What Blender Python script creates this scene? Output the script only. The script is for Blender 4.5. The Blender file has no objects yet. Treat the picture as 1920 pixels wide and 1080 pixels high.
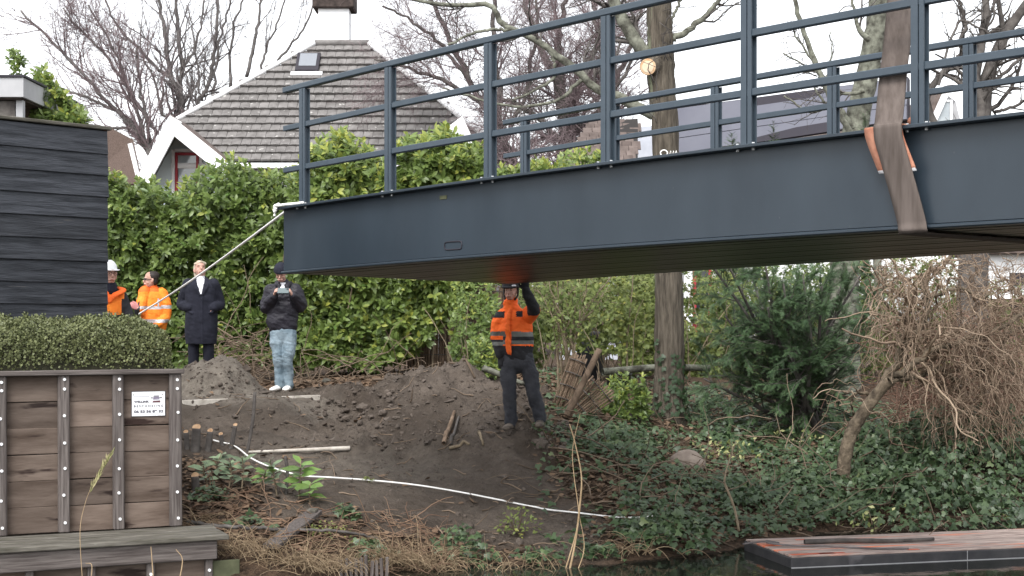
import bpy, bmesh, math, random
import numpy as np
from mathutils import Vector, Matrix

# ------------------------------------------------------------------ camera, world, sun, exposure
F = 2750.0            # focal length in photograph pixels (1920 wide)
H = 2.2               # eye height above the water, metres
scene = bpy.context.scene
C = scene.collection
cam_d = bpy.data.cameras.new('camera'); cam = bpy.data.objects.new('camera', cam_d); C.objects.link(cam)
cam.location = (0, 0, H); cam.rotation_euler = (math.radians(90), 0, 0)
cam_d.sensor_width = 36.0; cam_d.lens = F / 1920 * 36.0; cam_d.shift_y = 60.0 / 1920
cam_d.clip_start = 0.1; cam_d.clip_end = 3000
scene.camera = cam
world = bpy.data.worlds.new("World"); scene.world = world; world.use_nodes = True
wn = world.node_tree.nodes; wl = world.node_tree.links
bg = wn.get('Background') or wn.new('ShaderNodeBackground')
sky = wn.new('ShaderNodeTexSky'); sky.sky_type = 'NISHITA'; sky.sun_disc = False
SUN_EL, SUN_ROT = 52.0, 200.0
sky.sun_elevation = math.radians(SUN_EL); sky.sun_rotation = math.radians(SUN_ROT)
sky.dust_density = 2.0; sky.air_density = 1.0; sky.ozone_density = 1.0
hs = wn.new('ShaderNodeHueSaturation'); hs.inputs['Saturation'].default_value = 0.14   # overcast: the sky without its blue
wl.new(sky.outputs['Color'], hs.inputs['Color']); wl.new(hs.outputs['Color'], bg.inputs['Color'])
bg.inputs['Strength'].default_value = 0.15
sun_d = bpy.data.lights.new('sun', 'SUN'); sun = bpy.data.objects.new('sun', sun_d); C.objects.link(sun)
sun_d.energy = 0.9; sun_d.angle = math.radians(25); sun_d.color = (1.0, 0.97, 0.93)
_a = math.radians(SUN_ROT)
_sd = Vector((math.sin(_a) * math.cos(math.radians(SUN_EL)), math.cos(_a) * math.cos(math.radians(SUN_EL)), math.sin(math.radians(SUN_EL))))
sun.rotation_euler = _sd.to_track_quat('Z', 'Y').to_euler(); sun.location = (0, -5, 20)
vs = scene.view_settings
vs.view_transform = 'Standard'; vs.look = 'None'; vs.gamma = 1.0; vs.exposure = 1.4; vs.use_curve_mapping = False
scene.render.engine = 'CYCLES'
scene.cycles.max_bounces = 6; scene.cycles.diffuse_bounces = 3; scene.cycles.glossy_bounces = 3
scene.cycles.use_denoising = True

# ------------------------------------------------------------------ helpers
def P(u, v, Y):
    return np.array(((u - 960.0) / F * Y, Y, H + (600.0 - v) / F * Y))
def tag(o, label=None, cat=None, group=None, kind=None):
    if label: o['label'] = label
    if cat: o['category'] = cat
    if group: o['group'] = group
    if kind: o['kind'] = kind
    return o
def empty(name, loc=(0, 0, 0), rz=0.0):
    o = bpy.data.objects.new(name, None); C.objects.link(o); o.location = tuple(loc); o.rotation_euler = (0, 0, rz)
    o.empty_display_size = 0.1
    return o
def link(name, me, parent=None, mat=None, loc=None, rot=None, kind=None):
    o = bpy.data.objects.new(name, me); C.objects.link(o)
    if parent: o.parent = parent
    if loc is not None: o.location = tuple(loc)
    if rot is not None: o.rotation_euler = rot
    if mat is not None and len(me.materials) == 0: me.materials.append(mat)
    if kind: o['kind'] = kind
    return o

class MB:
    """collects faces, builds ONE mesh"""
    def __init__(s): s.V = []; s.F4 = []; s.F3 = []; s.n = 0; s.r4 = []; s.r3 = []
    def add(s, V, F4=None, F3=None, r4=None, r3=None):
        V = np.asarray(V, float).reshape(-1, 3)
        if F4 is not None and len(F4):
            F4 = np.asarray(F4, np.int64); s.F4.append(F4 + s.n); s.r4.append(np.zeros(len(F4)) if r4 is None else np.asarray(r4, float))
        if F3 is not None and len(F3):
            F3 = np.asarray(F3, np.int64); s.F3.append(F3 + s.n); s.r3.append(np.zeros(len(F3)) if r3 is None else np.asarray(r3, float))
        s.V.append(V); s.n += len(V); return s
    def mesh(s, name, mat=None, smooth=True, rnd=False):
        V = np.concatenate(s.V) if s.V else np.zeros((0, 3))
        f4 = np.concatenate(s.F4) if s.F4 else np.zeros((0, 4), np.int64)
        f3 = np.concatenate(s.F3) if s.F3 else np.zeros((0, 3), np.int64)
        me = bpy.data.meshes.new(name)
        me.vertices.add(len(V)); me.vertices.foreach_set('co', V.astype(np.float32).ravel())
        nl = f4.size + f3.size; npo = len(f4) + len(f3)
        me.loops.add(nl); me.polygons.add(npo)
        me.loops.foreach_set('vertex_index', np.concatenate([f4.ravel(), f3.ravel()]).astype(np.int32))
        st = np.concatenate([np.arange(len(f4)) * 4, f4.size + np.arange(len(f3)) * 3]).astype(np.int32)
        me.polygons.foreach_set('loop_start', st)
        me.polygons.foreach_set('use_smooth', np.full(npo, smooth, bool))
        if rnd:
            a = me.attributes.new('rnd', 'FLOAT', 'FACE')
            a.data.foreach_set('value', np.concatenate((s.r4 or [np.zeros(0)]) + (s.r3 or [np.zeros(0)])).astype(np.float32))
        me.update(calc_edges=True); me.validate()
        if mat is not None: me.materials.append(mat)
        return me
    def build(s, name, mat=None, parent=None, smooth=True, rnd=False, loc=None, kind=None):
        return link(name, s.mesh(name, mat, smooth, rnd), parent, None, loc, None, kind)

BOXF = [(0, 3, 2, 1), (4, 5, 6, 7), (0, 1, 5, 4), (1, 2, 6, 5), (2, 3, 7, 6), (3, 0, 4, 7)]
def box_v(x0, x1, y0, y1, z0, z1):
    return np.array([(x0, y0, z0), (x1, y0, z0), (x1, y1, z0), (x0, y1, z0), (x0, y0, z1), (x1, y0, z1), (x1, y1, z1), (x0, y1, z1)], float)
def bevel_mesh(me, w=0.004, seg=1):
    bm = bmesh.new(); bm.from_mesh(me)
    bmesh.ops.bevel(bm, geom=bm.edges[:], offset=w, segments=seg, affect='EDGES', profile=0.5)
    bm.to_mesh(me); bm.free(); me.update(); return me
def bbox(name, x0, x1, y0, y1, z0, z1, mat=None, parent=None, bev=0.004, loc=None, rot=None, jit=0.0, rng=None):
    V = box_v(x0, x1, y0, y1, z0, z1)
    if jit and rng is not None: V = V + rng.normal(0, jit, V.shape)
    me = MB().add(V, BOXF).mesh(name, mat, smooth=False)
    if bev: bevel_mesh(me, bev)
    return link(name, me, parent, None, loc, rot)

def tubes(Pn, Rn, sides=4, caps=True):
    """Pn (M,K,3), Rn (M,K) -> verts, quads"""
    Pn = np.asarray(Pn, float); Rn = np.asarray(Rn, float)
    M_, K = Rn.shape
    T = np.gradient(Pn, axis=1); T /= (np.linalg.norm(T, axis=2, keepdims=True) + 1e-9)
    mt = T.mean(axis=1); ref = np.where((np.abs(mt[:, 2:3]) > 0.8) * np.ones((1, 3), bool), np.array([[1.0, 0.1, 0.05]]), np.array([[0.07, 0.05, 1.0]]))
    ref = np.broadcast_to(ref[:, None, :], T.shape)
    n1 = np.cross(T, ref); n1 /= (np.linalg.norm(n1, axis=2, keepdims=True) + 1e-9)
    n2 = np.cross(T, n1)
    a = np.arange(sides) * 2 * math.pi / sides
    V = Pn[:, :, None, :] + Rn[:, :, None, None] * (np.cos(a)[None, None, :, None] * n1[:, :, None, :] + np.sin(a)[None, None, :, None] * n2[:, :, None, :])
    base = (np.arange(M_) * K * sides)[:, None, None]
    k = np.arange(K - 1)[None, :, None]; s = np.arange(sides)[None, None, :]; s2 = (s + 1) % sides
    q = np.stack([base + k * sides + s, base + k * sides + s2, base + (k + 1) * sides + s2, base + (k + 1) * sides + s], axis=-1).reshape(-1, 4)
    return V.reshape(-1, 3), q
def tube1(mb, pts, rad, sides=8, cap=True):
    pts = np.asarray(pts, float); rad = np.broadcast_to(np.asarray(rad, float), (len(pts),))
    V, q = tubes(pts[None], rad[None], sides); n = len(V)
    V = np.concatenate([V, pts[:1], pts[-1:]]); t = []
    if cap:
        for s in range(sides):
            t.append((n, (s + 1) % sides, s)); t.append((n + 1, n - sides + s, n - sides + (s + 1) % sides))
    mb.add(V, q, t if t else None); return mb
def spline(pts, n):
    """Catmull-Rom through rows of any width"""
    p = np.asarray(pts, float); m = len(p)
    if m == 2: return p[0] + (p[1] - p[0]) * np.linspace(0, 1, n)[:, None]
    q = np.concatenate([2 * p[:1] - p[1:2], p, 2 * p[-1:] - p[-2:-1]])
    t = np.linspace(0, m - 1 - 1e-9, n); i = t.astype(int); f = (t - i)[:, None]
    a, b, c, d = q[i], q[i + 1], q[i + 2], q[i + 3]
    return 0.5 * (2 * b + (c - a) * f + (2 * a - 5 * b + 4 * c - d) * f ** 2 + (3 * b - a - 3 * c + d) * f ** 3)

def lattice(seed): return np.random.default_rng(seed).random((256, 256))
_LAT = {}
def vnoise(x, y, seed=0):
    if seed not in _LAT: _LAT[seed] = lattice(seed)
    L = _LAT[seed]; xi = np.floor(x).astype(int); yi = np.floor(y).astype(int); fx = x - xi; fy = y - yi
    fx = fx * fx * (3 - 2 * fx); fy = fy * fy * (3 - 2 * fy)
    g = lambda a, b: L[a % 256, b % 256]
    return (g(xi, yi) * (1 - fx) + g(xi + 1, yi) * fx) * (1 - fy) + (g(xi, yi + 1) * (1 - fx) + g(xi + 1, yi + 1) * fx) * fy
def fbm(x, y, seed=0, o=4):
    r = 0; a = 0.5
    for k in range(o): r = r + a * (vnoise(x * 2 ** k + 17 * k, y * 2 ** k + 31 * k, seed + k) - 0.5); a *= 0.5
    return r

# ------------------------------------------------------------------ materials
def M(name, c1, c2=None, scale=6.0, detail=5.0, rough=0.7, bump=0.0, bscale=None, stretch=(1, 1, 1), spec=0.35, rand=0.0,
      attr=False, c3=None, lo=0.35, hi=0.65, metal=0.0, spots=None, trans=0.0, bdist=0.01, rot=(0, 0, 0), rvar=0.0, coord='Object'):
    m = bpy.data.materials.new(name); m.use_nodes = True; nt = m.node_tree; N = nt.nodes; L = nt.links
    bs = N.get('Principled BSDF'); bs.inputs['Roughness'].default_value = rough; bs.inputs['Metallic'].default_value = metal
    bs.inputs['Specular IOR Level'].default_value = spec
    tc = N.new('ShaderNodeTexCoord'); mp = N.new('ShaderNodeMapping'); mp.inputs['Scale'].default_value = stretch; mp.inputs['Rotation'].default_value = rot
    L.new(tc.outputs[coord], mp.inputs['Vector'])
    vec = mp.outputs['Vector']
    if rand:
        oi = N.new('ShaderNodeObjectInfo'); va = N.new('ShaderNodeVectorMath'); va.operation = 'ADD'
        sc = N.new('ShaderNodeMath'); sc.operation = 'MULTIPLY'; sc.inputs[1].default_value = 37.0
        L.new(oi.outputs['Random'], sc.inputs[0]); L.new(vec, va.inputs[0]); L.new(sc.outputs[0], va.inputs[1]); vec = va.outputs['Vector']
    col = None
    if c2 is not None:
        no = N.new('ShaderNodeTexNoise'); no.inputs['Scale'].default_value = scale; no.inputs['Detail'].default_value = detail
        no.inputs['Roughness'].default_value = 0.6
        L.new(vec, no.inputs['Vector'])
        fac = no.outputs['Fac']
        if attr:
            at = N.new('ShaderNodeAttribute'); at.attribute_name = 'rnd'
            mx = N.new('ShaderNodeMath'); mx.operation = 'MULTIPLY_ADD'; mx.inputs[1].default_value = 0.35; 
            L.new(no.outputs['Fac'], mx.inputs[0]); ms = N.new('ShaderNodeMath'); ms.operation = 'MULTIPLY'; ms.inputs[1].default_value = 0.65
            L.new(at.outputs['Fac'], ms.inputs[0]); L.new(ms.outputs[0], mx.inputs[2]); fac = mx.outputs[0]; 
        cr = N.new('ShaderNodeValToRGB'); e = cr.color_ramp.elements
        e[0].position = lo; e[0].color = (*c1, 1); e[1].position = hi; e[1].color = (*c2, 1)
        if c3 is not None:
            n3 = e.new(min(0.98, hi + (0.98 - hi) * 0.6)); n3.color = (*c3, 1)
        L.new(fac, cr.inputs['Fac']); col = cr.outputs['Color']
    if spots is not None:   # (colour, scale, threshold)
        n2 = N.new('ShaderNodeTexNoise'); n2.inputs['Scale'].default_value = spots[1]; n2.inputs['Detail'].default_value = 4
        L.new(vec, n2.inputs['Vector'])
        r2 = N.new('ShaderNodeValToRGB'); r2.color_ramp.elements[0].position = spots[2]; r2.color_ramp.elements[1].position = min(1, spots[2] + 0.06)
        L.new(n2.outputs['Fac'], r2.inputs['Fac'])
        mc = N.new('ShaderNodeMix'); mc.data_type = 'RGBA'; mc.inputs[7].default_value = (*spots[0], 1)
        if col is None: mc.inputs[6].default_value = (*c1, 1)
        else: L.new(col, mc.inputs[6])
        L.new(r2.outputs['Color'], mc.inputs[0]); col = mc.outputs[2]
    if rand:
        hv = N.new('ShaderNodeHueSaturation'); mr = N.new('ShaderNodeMapRange'); mr.inputs[3].default_value = 1 - rand; mr.inputs[4].default_value = 1 + rand
        L.new(oi.outputs['Random'], mr.inputs[0]); L.new(mr.outputs[0], hv.inputs['Value'])
        if col is None: hv.inputs['Color'].default_value = (*c1, 1)
        else: L.new(col, hv.inputs['Color'])
        col = hv.outputs['Color']
    if col is None: bs.inputs['Base Color'].default_value = (*c1, 1)
    else: L.new(col, bs.inputs['Base Color'])
    if bump:
        nb = N.new('ShaderNodeTexNoise'); nb.inputs['Scale'].default_value = bscale or scale * 3; nb.inputs['Detail'].default_value = 6
        L.new(vec, nb.inputs['Vector'])
        bp = N.new('ShaderNodeBump'); bp.inputs['Strength'].default_value = bump; bp.inputs['Distance'].default_value = bdist
        L.new(nb.outputs['Fac'], bp.inputs['Height']); L.new(bp.outputs['Normal'], bs.inputs['Normal'])
        if rvar:
            rr = N.new('ShaderNodeMapRange'); rr.inputs[3].default_value = rough - rvar; rr.inputs[4].default_value = rough + rvar
            L.new(nb.outputs['Fac'], rr.inputs[0]); L.new(rr.outputs[0], bs.inputs['Roughness'])
    if trans:
        out = N.get('Material Output'); tr = N.new('ShaderNodeBsdfTranslucent'); ad = N.new('ShaderNodeMixShader'); ad.inputs[0].default_value = trans
        if col is not None: L.new(col, tr.inputs['Color'])
        else: tr.inputs['Color'].default_value = (*c1, 1)
        L.new(bs.outputs[0], ad.inputs[1]); L.new(tr.outputs[0], ad.inputs[2]); L.new(ad.outputs[0], out.inputs['Surface'])
    return m

m_steel = M('painted_steel', (0.015, 0.024, 0.034), (0.027, 0.039, 0.052), scale=1.6, stretch=(1, 1, .45), detail=8, lo=.3, hi=.7, rough=0.42, spec=0.5, bump=0.25, bscale=2.2, bdist=0.012, rvar=.12, spots=((.06, .066, .07), 38, .73))
m_rail = M('painted_rail_steel', (0.038, 0.055, 0.072), (0.048, 0.066, 0.085), scale=5, rough=0.45, spec=0.5)
m_deckwood = M('dark_composite_board', (0.013, 0.012, 0.010), (0.024, 0.021, 0.018), scale=4, stretch=(0.6, 8, 8), rough=0.36, spec=0.4, bump=0.3, bscale=30, bdist=0.003, rand=0.2)
m_galv = M('zinc_bolt', (0.62, 0.63, 0.64), rough=0.4, metal=0.2)
m_rope = M('white_rope', (0.86, 0.85, 0.82), (0.93, 0.92, 0.90), scale=60, rough=0.9, bump=0.2, bscale=120, bdist=0.002)
m_strap = M('woven_sling', (0.092, 0.075, 0.066), (0.138, 0.114, 0.102), scale=3, stretch=(9, 4, .4), detail=3, rough=0.95, bump=0.35, bscale=60, bdist=.003, spec=0.1)
m_pad = M('orange_sleeve', (0.26, 0.095, 0.055), (0.46, 0.22, 0.145), scale=9, rough=0.85, bump=0.5, bscale=25)
m_blackwood = M('black_stained_plank', (0.009, 0.011, 0.015), (0.048, 0.052, 0.062), scale=3, stretch=(0.7, 6, 9), rough=0.55, spec=0.4, bump=0.7, bscale=14, rand=0.25, spots=((0.14, 0.13, 0.12), 3.2, 0.715))
m_wallboard = M('weathered_hardwood_board', (0.058, 0.038, 0.027), (0.165, 0.126, 0.102), scale=2.2, stretch=(0.8, 3.2, 4), rough=0.8, bump=0.5, bscale=12, rand=0.30, spots=((0.022, 0.011, 0.008), 2.0, 0.60), lo=.28, hi=.70, bdist=0.006)
m_wallpost = M('grey_weathered_post', (0.062, 0.050, 0.046), (0.150, 0.130, 0.120), scale=5, stretch=(10, 10, 0.5), rough=0.85, bump=0.6, bscale=8, rand=0.12)
m_wallbeam = M('grey_weathered_beam', (0.062, 0.050, 0.046), (0.150, 0.130, 0.120), scale=5, stretch=(0.5, 8, 10), rough=0.85, bump=0.6, bscale=8, rand=0.12)
m_ledge = M('mossy_ledge_board', (0.050, 0.046, 0.034), (0.150, 0.138, 0.118), scale=5, stretch=(0.6, 4, 4), rough=0.9, bump=0.6, bscale=14, spots=((0.40, 0.39, 0.36), 5.0, 0.68))
m_greenboard = M('algae_board', (0.05, 0.055, 0.03), (0.12, 0.125, 0.07), scale=4, rough=0.85, bump=0.3)
m_white = M('white_paint', (0.78, 0.79, 0.80), (0.86, 0.86, 0.86), scale=3, rough=0.5)
m_signw = M('sign_enamel', (0.85, 0.86, 0.87), rough=0.35)
m_ink = M('sign_ink', (0.035, 0.03, 0.05), rough=0.6)
m_ink2 = M('sign_ink_purple', (0.22, 0.19, 0.26), rough=0.6)
m_inkred = M('sign_ink_brown', (0.12, 0.05, 0.06), rough=0.6)
m_tile = M('concrete_roof_tile', (0.125, 0.117, 0.112), (0.200, 0.189, 0.183), scale=4, rough=0.9, bump=0.3, bscale=20, rand=0.09, spots=((0.40, 0.39, 0.37), 6.0, 0.655))
m_roofunder = M('roof_underlay', (0.03, 0.027, 0.026), rough=0.9)
m_browntile = M('brown_roof_tile', (0.085, 0.065, 0.058), (0.15, 0.12, 0.108), scale=3, rough=0.9, rand=0.15)
m_solar = M('solar_panel_glass', (0.105, 0.107, 0.134), (0.122, 0.125, 0.152), scale=1.0, rough=0.3, spec=0.6)
m_greywall = M('grey_render', (0.36, 0.36, 0.37), (0.45, 0.45, 0.46), scale=2, rough=0.9)
m_lavwall = M('pale_blue_wall', (0.40, 0.42, 0.47), (0.50, 0.52, 0.57), scale=2, rough=0.9)
m_soffit = M('pale_blue_soffit', (0.55, 0.63, 0.65), (0.62, 0.70, 0.72), scale=2, rough=0.7)
m_red = M('red_window_paint', (0.36, 0.035, 0.045), rough=0.5)
m_glass = M('window_glass', (0.20, 0.23, 0.25), (0.40, 0.44, 0.46), scale=1.2, rough=0.08, spec=0.8)
m_darkglass = M('dark_window_glass', (0.03, 0.035, 0.04), rough=0.06, spec=0.7)
m_skylight = M('skylight_glass', (0.35, 0.37, 0.40), rough=0.05, spec=1.0, metal=0.6)
m_dark = M('dark_frame', (0.025, 0.022, 0.03), rough=0.6)
m_brick = M('dark_brick', (0.025, 0.019, 0.017), (0.075, 0.057, 0.05), scale=8, rough=0.95, bump=0.5)
m_barkA = M('ridged_bark', (0.045, 0.037, 0.028), (0.125, 0.106, 0.082), scale=9, stretch=(3.0, 3.0, 0.35), rough=0.95, bump=1.0, bscale=14, bdist=0.03, spots=((0.17, 0.18, 0.12), 2.0, 0.64))
m_barkB = M('lichen_bark', (0.055, 0.053, 0.042), (0.215, 0.220, 0.175), scale=9, rough=0.95, bump=1.0, bscale=12, bdist=0.02)
m_barkC = M('grey_bark', (0.055, 0.048, 0.045), (0.13, 0.118, 0.108), scale=6, rough=0.95, bump=0.6, bscale=16)
m_twigC = M('purple_brown_twig', (0.15, 0.112, 0.118), (0.25, 0.195, 0.200), scale=2, rough=0.9)
m_barkD = M('pale_grey_bark', (0.085, 0.077, 0.074), (0.165, 0.152, 0.145), scale=6, rough=0.95, bump=0.6, bscale=16)
m_twigG = M('grey_twig', (0.105, 0.093, 0.092), (0.19, 0.17, 0.168), scale=2, rough=0.9)
m_oldcut = M('weathered_cut_wood', (0.30, 0.18, 0.10), (0.50, 0.34, 0.21), scale=22, rough=0.9)
m_cut = M('fresh_cut_wood', (0.58, 0.33, 0.17), (0.75, 0.55, 0.36), scale=14, rough=0.85)
m_willow = M('corkscrew_willow_bark', (0.050, 0.038, 0.026), (0.190, 0.150, 0.105), scale=11, detail=8, rough=0.9, bump=1.0, bscale=16, bdist=0.03)
m_willowtwig = M('willow_twig', (0.14, 0.095, 0.065), (0.35, 0.265, 0.19), scale=3, rough=0.8, attr=True, lo=0.2, hi=0.8)
m_stem = M('tan_stem', (0.15, 0.115, 0.075), (0.28, 0.225, 0.155), scale=5, rough=0.85)
m_deadgrass = M('dead_grass', (0.15, 0.10, 0.06), (0.36, 0.275, 0.175), scale=5, rough=0.9, attr=True, lo=0.15, hi=0.85)
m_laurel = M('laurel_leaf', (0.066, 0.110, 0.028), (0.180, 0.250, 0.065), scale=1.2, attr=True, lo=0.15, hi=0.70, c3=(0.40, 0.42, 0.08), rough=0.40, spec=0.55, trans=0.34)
m_laurelobj = M('laurel_leaf_single', (0.075, 0.130, 0.032), (0.105, 0.18, 0.045), scale=3, rough=0.36, spec=0.5, rand=0.35, trans=0.22)
m_boxleaf = M('box_leaf', (0.066, 0.080, 0.030), (0.180, 0.195, 0.085), scale=2, attr=True, lo=0.2, hi=0.8, c3=(0.16, 0.11, 0.05), rough=0.5)
m_yew = M('yew_needle', (0.034, 0.068, 0.030), (0.090, 0.150, 0.062), scale=2, attr=True, lo=0.2, hi=0.8, rough=0.55)
m_ivy = M('ivy_leaf', (0.030, 0.056, 0.024), (0.085, 0.130, 0.056), scale=2, attr=True, lo=0.2, hi=0.75, c3=(0.17, 0.20, 0.085), rough=0.42, spec=0.45, trans=0.12)
m_shrub = M('yellow_green_leaf', (0.075, 0.110, 0.028), (0.18, 0.215, 0.06), scale=2, attr=True, lo=0.2, hi=0.78, c3=(0.38, 0.34, 0.08), rough=0.5, trans=0.22)
m_varieg = M('variegated_leaf', (0.30, 0.34, 0.12), (0.5, 0.5, 0.24), scale=2, attr=True, rough=0.5, trans=0.2)
m_litter = M('fallen_leaf', (0.075, 0.048, 0.030), (0.22, 0.145, 0.092), scale=2, attr=True, lo=0.15, hi=0.85, c3=(0.36, 0.25, 0.16), rough=0.85)
m_clod = M('soil_clod', (0.060, 0.048, 0.039), (0.125, 0.102, 0.085), scale=6, rough=0.95, bump=0.6)
m_stone = M('brown_boulder', (0.15, 0.12, 0.10), (0.27, 0.225, 0.19), scale=5, rough=0.9, bump=0.5)
m_birchstick = M('pale_birch_bark', (0.40, 0.36, 0.31), (0.62, 0.58, 0.52), scale=9, rough=0.85, spots=((0.09, 0.07, 0.06), 12, 0.64))
m_wicker = M('wicker_willow', (0.10, 0.068, 0.045), (0.21, 0.15, 0.105), scale=9, stretch=(1, 1, 1), rough=0.9, rand=0.25, bump=0.4)
m_blackplastic = M('black_plastic', (0.010, 0.011, 0.013), rough=0.35, spec=0.4)
m_barge = M('rusty_steel', (0.030, 0.030, 0.034), (0.060, 0.058, 0.060), scale=4, rough=0.55, bump=0.3, spots=((0.11, 0.105, 0.11), 2.5, 0.62))
m_bargedeck = M('worn_orange_deck', (0.12, 0.085, 0.072), (0.47, 0.37, 0.325), scale=6, stretch=(0.5, 5, 4), rough=0.8, rand=0.15, lo=.30, hi=.56, bump=0.4, spots=((0.72, 0.20, 0.10), 1.1, 0.57))
m_orangepaint = M('orange_paint', (0.58, 0.12, 0.05), (0.42, 0.10, 0.06), scale=10, rough=0.7)
m_skin = M('skin', (0.42, 0.235, 0.180), (0.52, 0.31, 0.245), scale=12, rough=0.55)
m_hiviz = M('hi_vis_orange', (0.85, 0.125, 0.015), (0.95, 0.165, 0.025), scale=7, rough=0.75, bump=0.8, bscale=9, bdist=0.02)
m_hiviz2 = M('hi_vis_amber', (0.95, 0.21, 0.02), (1.0, 0.30, 0.03), scale=6, rough=0.75, bump=0.8, bscale=9, bdist=0.02)
m_refl = M('reflective_tape', (0.60, 0.58, 0.60), rough=0.35, metal=0.3)
m_reflg = M('grey_reflective_tape', (0.13, 0.135, 0.125), rough=0.5)
m_blackcloth = M('black_cloth', (0.014, 0.014, 0.017), (0.028, 0.028, 0.032), scale=9, rough=0.85, bump=0.7, bscale=10, bdist=0.02)
m_navy = M('navy_wool', (0.008, 0.009, 0.017), (0.015, 0.016, 0.027), scale=9, rough=0.9, bump=0.5, bscale=7, bdist=0.02)
m_puffer = M('black_puffer', (0.013, 0.012, 0.018), (0.026, 0.024, 0.033), scale=5, rough=0.55, bump=0.8, bscale=7, bdist=0.03)
m_jeans = M('light_blue_denim', (0.13, 0.185, 0.225), (0.27, 0.335, 0.38), scale=5, rough=0.9, bump=0.9, bscale=11, bdist=0.02)
m_work = M('dark_work_trousers', (0.028, 0.030, 0.038), (0.055, 0.056, 0.064), scale=6, rough=0.9, bump=0.9, bscale=9, bdist=0.02)
m_shoe = M('white_sneaker', (0.68, 0.66, 0.62), (0.80, 0.79, 0.76), scale=20, rough=0.6)
m_boot = M('muddy_boot', (0.055, 0.045, 0.038), (0.20, 0.165, 0.135), scale=12, rough=0.9)
m_hairdark = M('dark_hair', (0.022, 0.016, 0.013), rough=0.6)
m_hairgrey = M('blond_grey_hair', (0.42, 0.34, 0.24), (0.55, 0.48, 0.38), scale=30, rough=0.7)
m_shirt = M('white_shirt', (0.80, 0.80, 0.84), rough=0.8)
m_lip = M('lip', (0.32, 0.12, 0.11), rough=0.5)
m_eye = M('eye', (0.015, 0.012, 0.010), rough=0.2)
m_redglove = M('pink_glove', (0.42, 0.16, 0.16), (0.50, 0.22, 0.21), scale=10, rough=0.8)
m_phone = M('phone_case', (0.05, 0.09, 0.10), rough=0.3)
# ------------------------------------------------------------------ terrain
_cp = []
for u, rows in {
    350: [(1000, 12.9), (900, 14.2), (855, 15.2), (815, 16.3), (762, 17.4), (750, 18.2), (740, 19.5)],
    500: [(1060, 12.3), (1000, 13.0), (930, 14.0), (880, 15.2), (850, 16.0), (800, 16.7), (757, 17.6), (745, 18.5), (735, 20.0), (725, 23)],
    650: [(1075, 12.6), (1010, 13.2), (950, 14.0), (900, 15.0), (852, 16.1), (820, 16.6), (790, 17.3), (755, 18.4), (725, 20), (702, 23)],
    800: [(1075, 12.9), (1004, 13.6), (945, 14.5), (890, 15.5), (850, 16.3), (800, 16.9), (755, 17.3), (712, 17.8), (704, 18.3), (722, 20), (706, 23)],
    950: [(1060, 13.2), (1000, 14.0), (950, 14.8), (900, 15.6), (860, 16.1), (808, 16.5), (765, 17.4), (725, 18.8), (706, 21), (692, 24)],
    1100: [(1045, 13.4), (985, 14.3), (930, 15.2), (860, 16.4), (800, 17.6), (760, 18.8), (730, 21), (700, 25)],
    1300: [(1030, 13.9), (970, 14.8), (920, 15.8), (860, 17.3), (800, 19), (760, 21), (715, 25)],
    1500: [(1000, 15.0), (950, 15.8), (900, 16.8), (850, 18.3), (800, 20.5), (735, 25)],
    1700: [(985, 15.6), (930, 16.5), (870, 18), (800, 21), (738, 26)],
    1920: [(965, 16.4), (920, 17.3), (860, 19), (785, 23)]}.items():
    for v, Y in rows: _cp.append(P(u, v, Y))
for x, y, z in [(-4, 11.5, -.35), (-3, 11, -.4), (-6, 12, -.3), (-8, 11, -.5), (-5, 16, 1.2), (-8, 18, 1.2), (-8, 24, 1.2), (-10, 14, 1.0), (-1, 11.3, -.5), (1, 12, -.5),
                (3, 12.6, -.6), (5, 14, -.6), (8, 15, -.6), (-2, 9, -.9), (3, 9, -.9), (8, 10, -.9), (-8, 9, -.9), (9, 18, .5), (10, 22, .8), (10, 27, 1.0), (0, 28, 1.3), (5, 30, 1.2), (-6, 30, 1.2)]:
    _cp.append(np.array((x, y, z), float))
_cp = np.array(_cp)
def _tps(r2): return np.where(r2 > 0, 0.5 * r2 * np.log(np.maximum(r2, 1e-12)), 0)
_n = len(_cp); _K = _tps(((_cp[:, None, :2] - _cp[None, :, :2]) ** 2).sum(2)) + 0.03 * np.eye(_n)
_Q = np.c_[np.ones(_n), _cp[:, :2]]
_sol = np.linalg.solve(np.block([[_K, _Q], [_Q.T, np.zeros((3, 3))]]), np.r_[_cp[:, 2], np.zeros(3)])
def sstep(a, b, x): t = np.clip((x - a) / (b - a), 0, 1); return t * t * (3 - 2 * t)
def terrain_base(x, y):
    x = np.asarray(x, float); y = np.asarray(y, float); sh = x.shape; xf = np.clip(x.ravel(), -11, 11); yf = np.clip(y.ravel(), 9, 30)
    out = np.empty(len(xf))
    for s in range(0, len(xf), 20000):
        a = slice(s, s + 20000)
        out[a] = _tps((xf[a, None] - _cp[None, :, 0]) ** 2 + (yf[a, None] - _cp[None, :, 1]) ** 2) @ _sol[:_n] + _sol[_n] + _sol[_n + 1] * xf[a] + _sol[_n + 2] * yf[a]
    z = out.reshape(sh)
    z = z + (1.2 - z) * sstep(26, 34, y)
    far = sstep(9, 13, np.abs(x)) * sstep(18, 21, y)
    return z + (1.2 - z) * far
_moundc = P(418, 700, 19.0)
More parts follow.
